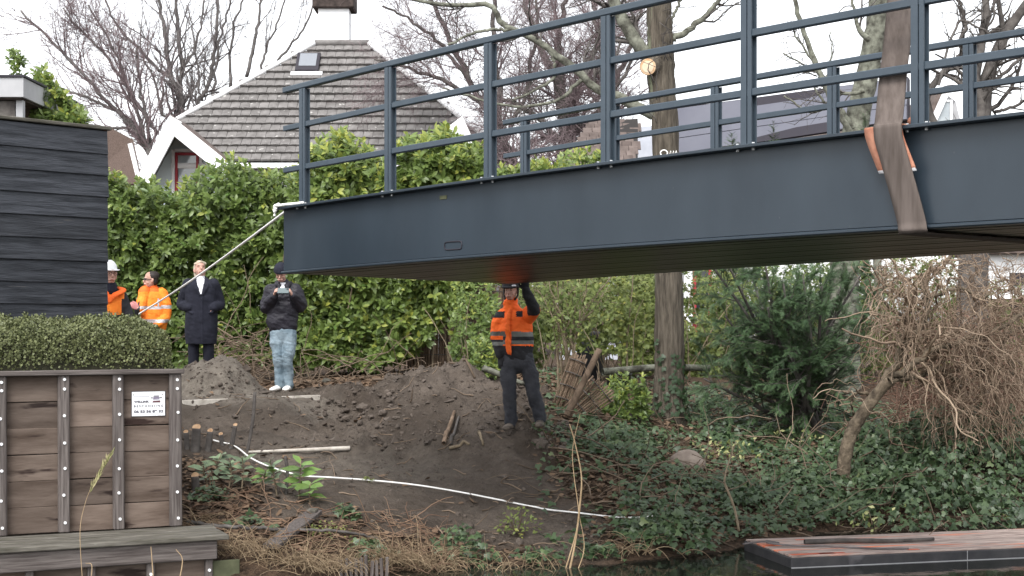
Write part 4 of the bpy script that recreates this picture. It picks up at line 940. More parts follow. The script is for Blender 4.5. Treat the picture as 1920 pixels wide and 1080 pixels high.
def legs(mb, hip, knee, ank, f=1.0):
    for h, k, a in zip(hip, knee, ank): chain(mb, [h, (h + k) / 2, k, (k + a) / 2, a], [.085 * f, .075 * f, .056 * f, .056 * f, .040 * f])
def boot(name, ank, toe_dir, mat, parent, L=.27, w=.047, shaft=.10, sole=None):
    mb = MB(); t = norm(np.array((toe_dir[0], toe_dir[1], 0.0))); a = np.array(ank, float); h = a[2]
    f0 = np.array((a[0], a[1], 0)); b = a[2] - .085
    loft(mb, [a + (0, 0, shaft), a + (0, 0, .02), a + (0, 0, -.03)], [.055, .050, .050], t, 12)
    rows = [(-.065, .042, .042, .038), (0, .05, .045, .045), (.08, .042, .050, .038), (.15, .034, .052, .030), (.19, .028, .040, .024)]
    pts = [f0 + t * x + (0, 0, b + z) for x, z, ww, hh in rows]; side = np.array((-t[1], t[0], 0)); loft(mb, pts, [(ww * w / .047, hh) for x, z, ww, hh in rows], side, 12)
    o = fuse(name, mb, [mat], parent, .009, 2)
    return o

# ---- worker reaching up to the bridge
def worker():
    u0, vf, Y = 968, 806, 16.5
    o, J = frame_of(u0, vf, Y); root = tag(empty('person', o), 'worker in orange and black jacket and helmet reaching up to the bridge', 'person')
    hipL, hipR = J(955, 672), J(985, 672); knL, knR = J(955, 735, -.05), J(1000, 733, -.04); anL, anR = J(958, 792), J(1013, 786, .02)
    shL, shR = J(938, 592), J(990, 590); elL, elR = J(932, 630, .03), J(1001, 582, -.22); wrL, wrR = J(938, 668, -.04), J(986, 545, -.40)
    neck = J(958, 574); chin = J(956, 562, -.07)
    mb = MB(); legs(mb, (hipL, hipR), (knL, knR), (anL + (0, 0, -.02), anR + (0, 0, -.02)), .8)
    loft(mb, *ls((*J(969, 668), .13, .09), (*J(968, 640), .12, .085), (*J(963, 605), .14, .09), (*J(962, 590), .10, .07), (*neck, .05, .05)), (1, 0, 0), 16)
    for s, e, w in ((shL, elL, wrL), (shR, elR, wrR)): chain(mb, [s, e, w], [.05, .042, .028])
    loft(mb, [neck, (neck + chin) / 2 + (0, .03, .03), chin + (0, .05, .05)], [.050, .048, .05], (1, 0, 0), 12)
    T, sd_, R = head(mb, chin, -.28, -.02, .94)
    hand(mb, wrL, (.05, -.1, -1), (.6, -.8, 0), (1, 0, 0), .95, .35); hand(mb, wrR, (-.12, -.10, 1), (-1, 0, 0), (0, 1, .3), .95, .45)
    body = fuse('body', mb, [m_skin], root, .0075, 2); face(T, body)
    # trousers
    mb = MB(); loft(mb, *ls((*J(970, 655), .155, .115), (*J(970, 668), .165, .12), (*J(970, 682), .15, .11)), (1, 0, 0), 16)
    for h, k, a, sgn in ((hipL, knL, anL, -1), (hipR, knR, anR, 1)): chain(mb, [h + (0, 0, .02), (h + k) / 2 + (.01 * sgn, 0, 0), k, (k + a) / 2 + (0, .008, 0), a + (0, .0, .0)], [(.094, .105), (.092, .10), (.074, .083), (.075, .084), (.068, .080)], k=20)
    fuse('trousers', mb, [m_work], root, .009, 2, None, .045, 3)
    # jacket
    mb = MB(); loft(mb, *ls((*J(969, 664), .178, .120), (*J(968, 645), .196, .135), (*J(966, 625), .200, .140), (*J(964, 605), .195, .132), (*J(963, 592), .165, .112), (*J(960, 581), .105, .085), n=18), (1, 0, 0), 22)
    chain(mb, [shL + (.02, 0, .0), (shL + elL) / 2 + (-.01, 0, 0), elL, (elL + wrL) / 2, wrL + (0, 0, .02)], [.085, .080, .070, .062, .055], k=18)
    chain(mb, [shR + (-.02, 0, -.03), (shR + elR) / 2, elR + (0, .03, 0)], [.100, .092, .078], k=12)
    chain(mb, [elR + (0, .04, 0), elR + (-.005, -.02, .03), (elR + wrR) / 2, wrR], [.070, .072, .060, .048], k=12)
    loft(mb, *ls((*J(961, 588), .11, .09), (*J(958, 576), .088, .085), (*J(957, 567, -.01), .083, .080)), (1, 0, 0), 18)
    flp = [J(956, 580, -.10), J(952, 610, -.155), J(952, 640, -.162), J(955, 662, -.150)]; chain(mb, flp, [(.018, .012), (.026, .012), (.030, .012), (.022, .012)], k=16)
    def pick(c):
        x, y, z = c.T; u = u0 + x * F / (Y + y); v = vf - z * F / (Y + y) ; n = np.zeros(len(c))
        v = 600 - (z + o[2] - H) * F / (Y + y); u = 960 + (x + o[0]) * F / (Y + y)
        armL = (u < 943) & (v > 603); torso = ~armL
        n[(v > 622) & (v < 631)] = 2; n[(v >= 631) & (v < 638)] = 1; n[(v >= 638) & (v < 646)] = 2; n[(v >= 649)] = 1
        n[armL & (v > 637)] = 1; n[armL & (v > 630) & (v <= 637)] = 0; n[armL & (v > 641) & (v < 648)] = 2
        flap = (np.abs(u - 953) < 6) & (y < -.115); n[flap] = 0
        n[(u < 948) & (v < 596) & (v > 584) & (u < 946 - (v - 590) * .2)] = 1; n[(u > 968) & (u < 980) & (v < 594) & (v > 583)] = 1
        fore = (y < -.205) & (v < 592) & (u > 965); n[fore] = 1
        return n
    fuse('jacket', mb, [m_hiviz, m_blackcloth, m_reflg], root, .0085, 2, pick, .036, 7)
    for nm, w, d, s, nn in (('glove', wrL, (.05, -.1, -1), (.6, -.8, 0), (1, 0, 0)), ('glove', wrR, (-.12, -.10, 1), (-1, 0, 0), (0, 1, .3))):
        mb = MB(); hand(mb, w, d, s, nn, 1.12, .35 if w is wrL else .45); loft(mb, [w - norm(np.array(d, float)) * .06, w], [.045, .040], s, 10); fuse(nm, mb, [m_blackcloth], root, .006, 1)
    boot('boot', anL, (-.35, -1), m_boot, root, shaft=.20); boot('boot', anR, (-.1, -1), m_boot, root, shaft=.20)
    # helmet with chin guard and pale visor clip
    mb = MB(); loft(mb, [T((0, .004, z)) for z in (.142, .16, .19, .218, .240)], [(.098, .118), (.101, .121), (.096, .113), (.075, .088), (.035, .04)], sd_, 20, False)
    loft(mb, [T((-.07, -.075, .150)), T((-.04, -.125, .146)), T((0, -.140, .144)), T((.04, -.125, .146)), T((.07, -.075, .150))], [(.012, .03)] * 5, (0, 0, 1), 8)
    hm = fuse('helmet', mb, [m_blackcloth], root, .007, 2)
    for k in (-1, 1):
        mb = MB(); chain(mb, [T((k * .088, .02, .14)), T((k * .086, .0, .06)), T((k * .06, -.03, .0))], [(.010, .022), (.010, .020), (.010, .015)]); mb.build('ear_flap', m_blackcloth, hm)
    mb = MB(); chain(mb, [T((.055, -.112, .165)), T((.078, -.085, .166))], [.012, .012], k=5); mb.build('clip', m_refl, hm)
    return root
worker()

# ---- man photographing with a phone
def cameraman():
    u0, vf, Y = 531, 733, 20.0
    o, J = frame_of(u0, vf, Y); root = tag(empty('person', o), 'person in black puffer jacket and beanie looking down at a phone', 'person')
    hipL, hipR = J(519, 622), J(543, 622); knL, knR = J(522, 672, -.05), J(540, 672, -.05); anL, anR = J(524, 721), J(541, 721, .03)
    shL, shR = J(510, 543), J(552, 543); elL, elR = J(501, 577, .02), J(562, 574, .02); wrL, wrR = J(514, 553, -.27), J(548, 553, -.27)
    neck = J(530, 533); chin = J(527, 527, -.13)
    mb = MB(); legs(mb, (hipL, hipR), (knL, knR), (anL, anR), .8)
    loft(mb, *ls((*J(531, 620), .13, .09), (*J(531, 590), .12, .085), (*J(531, 555), .15, .095), (*J(531, 543), .10, .07), (*neck, .05, .05)), (1, 0, 0), 16)
    for s, e, w in ((shL, elL, wrL), (shR, elR, wrR)): chain(mb, [s, e, w], [.05, .042, .028])
    loft(mb, [neck, neck + (0, -.03, .05), chin + (0, .06, .05)], [.055, .052, .05], (1, 0, 0), 12)
    T, sd_, R = head(mb, chin, -.05, -.50, 1.0)
    hand(mb, wrL, (.25, -.5, .55), (.3, .1, .9), (.9, .2, -.2), 1.0, .75); hand(mb, wrR, (-.25, -.5, .55), (-.3, .1, .9), (-.9, .2, -.2), 1.0, .75)
    body = fuse('body', mb, [m_skin], root, .0075, 2); face(T, body)
    mb = MB(); loft(mb, *ls((*J(531, 608), .155, .115), (*J(531, 622), .172, .125), (*J(531, 634), .15, .11)), (1, 0, 0), 16)
    for h, k, a, sgn in ((hipL, knL, anL, -1), (hipR, knR, anR, 1)): chain(mb, [h, (h + k) / 2 + (.006 * sgn, 0, 0), k, (k + a) / 2 + (0, .03, 0), a + (0, .01, -.01)], [(.094, .105), (.092, .098), (.074, .08), (.072, .08), (.064, .078)], k=20)
    fuse('jeans', mb, [m_jeans], root, .009, 2, None, .038, 11)
    mb = MB(); loft(mb, *ls((*J(530, 611), .205, .14), (*J(529, 600), .22, .16), (*J(530, 590), .212, .15), (*J(531, 575), .218, .158), (*J(531, 562), .215, .152), (*J(531, 550), .215, .145), (*J(531, 541), .17, .11), (*J(531, 534), .10, .09), n=20), (1, 0, 0), 22)
    for s, e, w in ((shL, elL, wrL), (shR, elR, wrR)): chain(mb, [s + (0, .01, -.02), (s + e) / 2, e + (0, 0, .0), (e + w) / 2, w + (0, .015, -.015)], [.108, .104, .098, .082, .056], k=18)
    for sx in (-1, 1): chain(mb, [J(531 + sx * 11, 541, .06), J(531 + sx * 14, 533, .0), J(531 + sx * 8, 536, -.11), J(531 + sx * 6, 546, -.14)], [(.03, .04)] * 4, k=10)
    fuse('jacket', mb, [m_puffer], root, .0095, 3, None, .040, 17)
    mb = MB(); chain(mb, [J(530, 532, -.09), J(529, 541, -.145), J(529, 549, -.155)], [(.055, .02), (.042, .018), (.02, .015)], k=10); fuse('shirt', mb, [m_shirt], root, .008, 2)
    mb = MB(); loft(mb, [T((0, .012, z)) for z in (.135, .155, .185, .215, .245)], [(.090, .117), (.092, .119), (.088, .112), (.070, .088), (.032, .036)], sd_, 20, False); loft(mb, [T((0, .010, z)) for z in (.130, .165)], [(.096, .123), (.095, .121)], sd_, 20, False)
    fuse('beanie', mb, [m_navy], root, .007, 2)
    boot('sneaker', anL + (0, 0, -.005), (-.45, -1), m_shoe, root, shaft=.02); boot('sneaker', anR + (0, 0, -.005), (-.1, -1), m_shoe, root, shaft=.02)
    c = J(531, 545, -.40); ph = tag(empty('phone', o + c), 'dark phone held sideways by the person in the beanie', 'phone')
    bbox('case', -.078, .078, -.005, .005, -.038, .038, m_phone, ph, .004, None, (-.35, 0, 0)); bbox('lens_bump', .045, .07, -.009, -.0055, .008, .03, m_dark, ph, .002, None, (-.35, 0, 0))
    return root
cameraman()

# ---- man in a long coat, hands in his pockets
def coatman():
    u0, vf, Y = 377, 722, 21.0
    o, J = frame_of(u0, vf, Y); root = tag(empty('person', o), 'blond man in long navy coat looking up with hands in pockets', 'person')
    hipL, hipR = J(364, 610), J(390, 610); knL, knR = J(363, 662), J(391, 662); anL, anR = J(363, 710), J(390, 710)
    shL, shR = J(354, 531), J(400, 531); elL, elR = J(341, 570, .08), J(412, 570, .08); wrL, wrR = J(355, 579, -.115), J(401, 579, -.115)
    neck = J(376, 522); chin = J(377, 517, -.06)
    mb = MB(); legs(mb, (hipL, hipR), (knL, knR), (anL, anR), .8)
    loft(mb, *ls((*J(377, 610), .13, .09), (*J(377, 575), .12, .085), (*J(377, 545), .15, .095), (*J(377, 532), .10, .07), (*neck, .05, .05)), (1, 0, 0), 16)
    for s, e, w in ((shL, elL, wrL), (shR, elR, wrR)): chain(mb, [s, e, w], [.05, .044, .030])
    loft(mb, [J(376, 528), neck, chin + (0, .06, .05)], [.058, .055, .052], (1, 0, 0), 12)
    T, sd_, R = head(mb, chin, .42, .38, 1.04)
    hand(mb, wrL, (.30, .75, -1), (.6, -.7, 0), (1, 0, 0), .9, .5); hand(mb, wrR, (-.30, .75, -1), (-.6, -.7, 0), (-1, 0, 0), .9, .5)
    body = fuse('body', mb, [m_skin], root, .0075, 2); face(T, body)
    mb = MB()
    for h, k, a in ((hipL, knL, anL), (hipR, knR, anR)): chain(mb, [h, k, a + (0, .01, -.03)], [(.095, .11), (.078, .095), (.070, .09)], k=16)
    fuse('trousers', mb, [m_navy], root, .010, 2, None, .014, 21)
    mb = MB(); loft(mb, *ls((*J(377, 645), .222, .165), (*J(377, 620), .235, .17), (*J(378, 590), .232, .16), (*J(377, 570), .222, .15), (*J(377, 550), .232, .15), (*J(377, 536), .225, .135), (*J(377, 528), .17, .105), (*J(377, 523), .10, .085), n=24), (1, 0, 0), 24, False)
    for s, e, w in ((shL, elL, wrL), (shR, elR, wrR)): chain(mb, [s + (0, 0, -.02), (s + e) / 2, e, (e + w) / 2, w + (0, .02, .02)], [.095, .088, .082, .074, .066], k=18)
    for sx in (-1, 1):
        chain(mb, [J(377 + sx * 8, 521, .06), J(377 + sx * 10.5, 525, -.04), J(377 + sx * 8, 537, -.125), J(377 + sx * 2, 553, -.155)], [(.02, .028), (.03, .02), (.045, .013), (.018, .012)], k=12)
        chain(mb, [J(377 + sx * 17, 587, -.145), J(377 + sx * 27, 582, -.105)], [(.016, .010)] * 2, k=5)
    chain(mb, [J(379, 556, -.150), J(379, 600, -.162), J(380, 645, -.165)], [(.010, .010)] * 3, k=12)
    fuse('coat', mb, [m_navy], root, .0095, 2, None, .016, 23)
    mb = MB(); chain(mb, [J(376, 524, -.085), J(376, 537, -.128), J(377, 551, -.150)], [(.062, .02), (.050, .018), (.016, .014)], k=12); loft(mb, [J(376, 524), J(376, 520, -.01)], [(.066, .070), (.062, .066)], (1, 0, 0), 16)
    fuse('shirt', mb, [m_shirt], root, .008, 2)
    mb = MB(); loft(mb, [T((0, .024, z)) for z in (.11, .14, .17, .205, .243)], [(.085, .085), (.087, .100), (.084, .104), (.066, .088), (.03, .04)], sd_, 18, False)
    loft(mb, [T((0, .06, .05)), T((0, .05, .11))], [(.075, .045), (.08, .06)], sd_, 14); loft(mb, [T((-.07, -.05, .175)), T((0, -.085, .19)), T((.07, -.04, .18))], [(.022, .018)] * 3, (0, 0, 1), 8)
    fuse('hair', mb, [m_hairgrey], root, .007, 1, None, .02, 5)
    boot('shoe', anL, (-.1, -1), m_blackcloth, root, shaft=.02); boot('shoe', anR, (.15, -1), m_blackcloth, root, shaft=.02)
    return root
coatman()

# ---- orange jacket, seen from the side, holding the rope
def ropeman():
    u0, vf, Y = 287, 724, 22.6
    o, J = frame_of(u0, vf, Y); root = tag(empty('person', o), 'dark haired man in amber hi-vis jacket holding the rope, seen in profile', 'person')
    hipL, hipR = J(279, 618, -.06), J(296, 618, .06); knL, knR = J(279, 670, -.07), J(297, 670, .04); anL, anR = J(280, 712, -.05), J(299, 712, .06)
    shL, shR = J(271, 546, -.10), J(306, 548, .04); elL, elR = J(262, 585, -.24), J(310, 592, .02); wrL, wrR = J(259, 578, -.42), J(296, 609, -.16)
    neck = J(286, 540); chin = J(277, 538, -.07)
    mb = MB(); legs(mb, (hipL, hipR), (knL, knR), (anL, anR), .8)
    sd0 = norm(np.array((.75, .5, 0)))
    loft(mb, *ls((*J(288, 618), .13, .09), (*J(288, 590), .12, .085), (*J(288, 560), .15, .095), (*J(287, 550), .10, .07), (*neck, .05, .05)), sd0, 16)
    for s, e, w in ((shL, elL, wrL), (shR, elR, wrR)): chain(mb, [s, e, w], [.05, .044, .030])
    loft(mb, [J(287, 545), neck, J(282, 532, -.02)], [.058, .055, .052], (1, 0, 0), 12)
    T, sd_, R = head(mb, chin, -1.25, .04, 1.0)
    hand(mb, wrL, (-.5, -.2, .3), (.1, .3, 1), (.5, 1, 0), 1.05, .8); hand(mb, wrR, (-.6, -.3, -.6), (0, -.5, .6), (0, 1, 0), 1.0, .7)
    body = fuse('body', mb, [m_skin], root, .0075, 2); face(T, body)
    mb = MB()
    for h, k, a in ((hipL, knL, anL), (hipR, knR, anR)): chain(mb, [h + (0, 0, .06), k, a + (0, .01, -.03)], [(.115, .12), (.09, .095), (.08, .09)], k=16)
    fuse('trousers', mb, [m_blackcloth], root, .010, 2, None, .02, 31)
    mb = MB(); loft(mb, *ls((*J(288, 611), .205, .145), (*J(288, 595), .225, .160), (*J(288, 575), .228, .160), (*J(288, 558), .218, .145), (*J(288, 549), .17, .11), (*J(287, 543), .09, .085), n=18), sd0, 22)
    chain(mb, [shL, (shL + elL) / 2, elL, (elL + wrL) / 2, wrL + (.01, .03, -.01)], [.085, .082, .074, .066, .056], k=18)
    chain(mb, [shR + (-.03, 0, -.02), (shR + elR) / 2 + (.01, 0, 0), elR, (elR + wrR) / 2, wrR + (.02, .02, .02)], [.098, .095, .088, .075, .058], k=18)
    loft(mb, *ls((*J(287, 547), .10, .09), (*J(286, 541), .084, .08), (*J(284, 535, -.01), .078, .074)), sd0, 18)
    def pick(c):
        x, y, z = c.T; v = 600 - (z + o[2] - H) * F / (Y + y); u = 960 + (x + o[0]) * F / (Y + y); n = np.zeros(len(c))
        n[(v > 574) & (v < 580) & (u < 302)] = 1; n[(v > 599) & (v < 605)] = 1; n[(v > 572) & (v < 579) & (u >= 302)] = 1
        n[(u < 262) & (y < -.25)] = 2; n[(v < 547) & (v > 530) & (u < 298)] = 3
        n[(np.abs(u - 297) < 1.6) & (v < 574) & (v > 560)] = 1
        return n
    fuse('jacket', mb, [m_hiviz2, m_refl, m_blackcloth, m_hiviz], root, .009, 2, pick, .024, 37)
    mb = MB(); hand(mb, wrL, (-.5, -.2, .3), (.1, .3, 1), (.5, 1, 0), 1.2, .8); fuse('glove', mb, [m_redglove], root, .006, 1)
    mb = MB(); loft(mb, [T((0, .032 - (z - .16) * .12, z)) for z in (.130, .155, .18, .212, .243)], [(.081, .082), (.083, .090), (.081, .096), (.064, .086), (.028, .04)], sd_, 18, False); loft(mb, [T((0, .06, .07)), T((0, .055, .12))], [(.07, .04), (.076, .055)], sd_, 14)
    fuse('hair', mb, [m_hairdark], root, .007, 1, None, .012, 6)
    mb = MB()
    for k in (-1, 1):
        chain(mb, [T((k * .012, -.108, .112)), T((k * .055, -.094, .116)), T((k * .074, -.03, .118)), T((k * .078, .02, .116))], [(.012, .004), (.014, .004), (.005, .004), (.004, .004)], (0, 0, 1), 8, 12)
    fuse('glasses', mb, [m_dark], root, .005, 0)
    boot('boot', anL, (-1, -.5), m_boot, root); boot('boot', anR, (-1, -.5), m_boot, root)
    return root
ropeman()

# ---- man in a white helmet half behind the shed
def helmetman():
    u0, vf, Y = 203, 741, 19.3
    o, J = frame_of(u0, vf, Y); root = tag(empty('person', o), 'man in white hard hat and glasses standing at the edge of the black shed', 'person')
    hipL, hipR = J(190, 620), J(216, 620); knL, knR = J(190, 680), J(216, 680); anL, anR = J(190, 728), J(217, 728)
    shL, shR = J(180, 556), J(226, 556, .02); elL, elR = J(172, 598), J(240, 590, -.02); wrL, wrR = J(190, 612, -.2), J(241, 606, -.26)
    neck = J(203, 545); chin = J(208, 531, -.05)
    mb = MB(); legs(mb, (hipL, hipR), (knL, knR), (anL, anR), .8)
    loft(mb, *ls((*J(203, 620), .13, .09), (*J(203, 590), .12, .085), (*J(203, 565), .15, .095), (*J(203, 555), .10, .07), (*neck, .05, .05)), (1, 0, 0), 16)
    for s, e, w in ((shL, elL, wrL), (shR, elR, wrR)): chain(mb, [s, e, w], [.05, .044, .030])
    loft(mb, [J(203, 552), neck, chin + (-.03, .06, .06)], [.058, .055, .052], (1, 0, 0), 12)
    T, sd_, R = head(mb, chin, .55, -.05, 1.18)
    hand(mb, wrL, (.6, -.3, -.3), (0, -.5, .7), (0, 1, 0), 1.05, .6); hand(mb, wrR, (.3, -.4, -.9), (-.5, -.8, 0), (-1, .2, 0), 1.05, .8)
    body = fuse('body', mb, [m_skin], root, .0075, 2); face(T, body, 1.18)
    mb = MB()
    for h, k, a in ((hipL, knL, anL), (hipR, knR, anR)): chain(mb, [h + (0, 0, .06), k, a + (0, .01, -.03)], [(.115, .12), (.09, .095), (.08, .09)], k=16)
    fuse('trousers', mb, [m_blackcloth], root, .010, 2, None, .02, 41)
    mb = MB(); loft(mb, *ls((*J(203, 616), .195, .14), (*J(203, 595), .205, .155), (*J(203, 575), .215, .155), (*J(203, 562), .205, .14), (*J(203, 554), .165, .11), (*J(203, 548), .10, .09), n=18), (1, 0, 0), 22)
    for s, e, w in ((shL, elL, wrL), (shR, elR, wrR)): chain(mb, [s, (s + e) / 2, e, (e + w) / 2, w + (0, .03, .02)], [.086, .082, .075, .068, .056], k=18)
    def pick(c):
        x, y, z = c.T; v = 600 - (z + o[2] - H) * F / (Y + y); u = 960 + (x + o[0]) * F / (Y + y); n = np.zeros(len(c))
        n[(v > 586) & (v < 592) & (u < 207)] = 1; n[(v >= 590)] = 2; n[(u > 233 + 0 * v)] = 2; n[(u > 228) & (v > 560)] = 2; n[(v > 586) & (v < 598) & (u < 207)] = 1
        return n
    fuse('jacket', mb, [m_hiviz2, m_refl, m_blackcloth], root, .009, 2, pick, .024, 43)
    mb = MB()
    chain(mb, [J(192, 536, .06), J(192, 545, -.10), J(198, 552, -.15), J(206, 566, -.165)], [(.05, .02), (.05, .02), (.05, .02), (.03, .015)], k=14)
    chain(mb, [J(222, 540, .05), J(230, 543, -.02), J(228, 547, -.10), J(214, 554, -.15), J(206, 566, -.165)], [(.03, .02), (.045, .022), (.045, .022), (.04, .018), (.02, .015)], k=16); fuse('collar', mb, [m_hiviz], root, .008, 2)
    mb = MB(); loft(mb, *ls((*J(205, 552), .115, .10), (*J(207, 545, -.02), .098, .095), (*J(208, 538, -.02), .085, .085)), (1, 0, 0), 16); fuse('scarf', mb, [m_navy], root, .008, 2)
    mb = MB(); loft(mb, [T((0, .004, z)) for z in (.138, .165, .20, .232, .258)], [(.094, .116), (.094, .115), (.086, .104), (.062, .078), (.024, .03)], sd_, 20, False)
    loft(mb, [T((-.075, -.07, .150)), T((-.04, -.125, .146)), T((0, -.142, .144)), T((.04, -.125, .146)), T((.075, -.07, .150))], [(.007, .03)] * 5, (0, 0, 1), 8); fuse('hard_hat', mb, [m_white], root, .007, 2)
    mb = MB()
    for k in (-1, 1):
        a = np.linspace(0, 2 * math.pi, 15)
        tube1(mb, [T((k * .033 + .024 * math.cos(t), -.1075, .110 + .018 * math.sin(t))) for t in a], .0028, 5, False); tube1(mb, [T((k * .057, -.105, .114)), T((k * .08, -.02, .114))], .0028, 5)
    tube1(mb, [T((-.009, -.110, .114)), T((.009, -.110, .114))], .0028, 5); mb.build('glasses', m_dark, root)
    boot('boot', anL, (0, -1), m_boot, root); boot('boot', anR, (.2, -1), m_boot, root)
    return root
helmetman()
# ------------------------------------------------------------------ bare trees behind
def rows(Y, *p): return [(u, v, Y, w) for u, v, w in p]
LV = [dict(n=64, t0=.12, t1=.98, L0=1.2, L1=3.6, ang=.6, K=9, wob=.13, up=.06, rr=.42, rmin=.012),
      dict(n=420, t0=.1, t1=1, L0=.5, L1=1.7, ang=.65, K=7, wob=.16, up=.05, rr=.5, rmin=.008),
      dict(n=1100, t0=.1, t1=1, L0=.2, L1=.7, ang=.7, K=5, wob=.2, up=.03, rr=.6, rmin=.0065)]
bare_tree('bare_tree', 'tall bare grey tree forking from a stout trunk behind the roof hip', 'tree', P(338, 700, 40.0), [
    rows(54, (338, 700, 25.2), (338, 420, 20.0), (338, 300, 17.8), (339, 215, 14.8), (336, 168, 14.1)),
    rows(54, (336, 168, 10.4), (322, 148, 9.6), (311, 85, 8.1), (303, 30, 6.7), (288, -30, 4.4)),
    rows(54, (337, 168, 10.4), (341, 125, 8.9), (333, 60, 7.4), (330, -30, 5.2)),
    rows(54, (325, 150, 6.7), (296, 130, 5.9), (262, 92, 5.9), (230, 62, 4.4), (205, 20, 3.7), (190, -25, 3.0)),
    rows(54, (341, 128, 5.9), (358, 105, 5.2), (372, 70, 4.4), (380, 20, 3.7), (385, -30, 3.0)),
    rows(54, (330, 200, 5.2), (305, 215, 5.2), (290, 150, 4.4), (262, 95, 3.0)),
    rows(54, (305, 218, 5.2), (302, 150, 3.7), (303, 118, 3.0), (300, 95, 2.2))], m_barkD, m_twigG, 11, LV, 'bare trees behind the house', 7, .03)
bare_tree('bare_tree', 'bare tree of upright stems rising behind the long roof slope', 'tree', P(395, 700, 38.5), [
    rows(52, (385, 700, 14.8), (375, 300, 10.4), (372, 197, 8.1), (388, 165, 8.1)),
    rows(52, (388, 165, 8.1), (400, 118, 7.4), (405, 60, 5.9), (408, -30, 4.4)),
    rows(52, (398, 200, 5.9), (402, 150, 5.2), (412, 70, 4.4), (428, 20, 3.7), (440, -30, 3.0)),
    rows(52, (432, 165, 6.7), (432, 100, 5.2), (440, 50, 4.4), (455, 0, 3.7), (468, -30, 3.0)),
    rows(52, (462, 145, 7.4), (474, 95, 6.7), (485, 40, 5.2), (495, -30, 3.7)),
    rows(52, (485, 140, 5.9), (500, 90, 4.4), (520, 45, 3.7), (540, -25, 3.0)),
    rows(52, (520, 115, 5.2), (552, 78, 4.4), (575, 40, 3.7), (592, -5, 3.0), (600, -30, 2.2)),
    rows(52, (380, 190, 4.4), (372, 140, 3.7), (362, 60, 3.0), (350, 10, 2.2))], m_barkD, m_twigG, 12,
    [dict(LV[0], n=60, L1=2.6), dict(LV[1], n=330), dict(LV[2], n=900)], 'bare trees behind the house', 7, .03)
bare_tree('bare_tree', 'wide bare tree fanning out left over the brown outhouse', 'tree', P(300, 700, 50), [
    rows(50, (300, 700, 24), (292, 400, 18), (282, 290, 13), (265, 262, 11)),
    rows(50, (265, 262, 9), (240, 225, 8), (205, 195, 7), (165, 150, 6), (125, 105, 6), (80, 62, 5), (38, 20, 4)),
    rows(50, (280, 285, 8), (262, 225, 7), (240, 165, 6), (226, 120, 5), (200, 70, 4), (165, 10, 3)),
    rows(50, (283, 268, 7), (262, 200, 7), (226, 145, 6), (190, 95, 5), (150, 55, 4), (120, 15, 3)),
    rows(50, (295, 250, 6), (270, 205, 6), (262, 150, 5), (255, 90, 4)),
    rows(50, (268, 262, 7), (225, 215, 6), (170, 185, 5), (110, 165, 4), (40, 150, 3)),
    rows(50, (250, 240, 6), (200, 240, 5), (130, 225, 4), (60, 240, 3))], m_barkD, m_twigC, 13,
    [dict(LV[0], n=130, L1=3.0), dict(LV[1], n=900), dict(LV[2], n=5200, L1=.6, rmin=.0062)], 'bare trees behind the house', 7, .03)
# fine twigged trees behind the bridge
for (u, Y, seed, nn, lab, lm) in (
    (1075, 43, 21, 1.0, 'fine twigged bare tree behind the second and third railing post', [((1075, 700, 40), (1072, 420, 32), (1060, 250, 26), (1045, 130, 20)), ((1050, 160, 16), (1010, 80, 13), (985, 10, 10), (970, -40, 8)), ((1060, 220, 15), (1100, 130, 12), (1130, 50, 10), (1150, -30, 8)), ((1045, 135, 14), (1050, 60, 11), (1065, -30, 8)), ((1064, 280, 12), (1010, 220, 10), (950, 190, 8), (880, 180, 6)), ((1064, 260, 10), (1120, 210, 9), (1170, 150, 7), (1200, 70, 5))]),
    (960, 39.4, 22, 1.0, 'purple brown twiggy tree whose twigs overhang the right side of the tiled roof', [((985, 700, 34), (975, 420, 26), (955, 300, 20), (925, 220, 16)), ((930, 230, 13), (880, 150, 11), (840, 70, 9), (800, -20, 7)), ((935, 240, 13), (930, 130, 11), (925, 40, 9), (930, -40, 7)), ((900, 190, 9), (830, 150, 8), (770, 130, 6), (700, 110, 4)), ((885, 160, 8), (830, 90, 7), (770, 40, 5), (720, 10, 4)), ((945, 270, 9), (985, 180, 8), (1000, 90, 7), (1010, 0, 5))]),
    (1150, 47, 23, .75, 'slender bare tree just left of the big ivy trunk', [((1160, 700, 30), (1155, 400, 24), (1150, 250, 18), (1140, 120, 14)), ((1140, 140, 11), (1120, 60, 9), (1105, -30, 7)), ((1146, 180, 11), (1180, 90, 9), (1200, 10, 7)), ((1150, 240, 9), (1110, 180, 8), (1070, 110, 6))])):
    bare_tree('bare_tree', lab, 'tree', P(u, 700, Y), [rows(Y, *l) for l in lm], m_barkC, m_twigC, seed,
        [dict(n=int(80 * nn), t0=.1, t1=1, L0=1.0, L1=3.0, ang=.7, K=8, wob=.15, up=.02, rr=.30, rmin=.007), dict(n=int(1000 * nn), t0=.05, t1=1, L0=.5, L1=1.5, ang=.7, K=6, wob=.2, up=-.01, rr=.5, rmin=.005),
         dict(n=int(8500 * nn), t0=.05, t1=1, L0=.2, L1=.9, ang=.8, K=4, wob=.25, up=-.03, rr=.7, rmin=.0036)], 'fine twigged trees beyond the bridge', 7, .04)
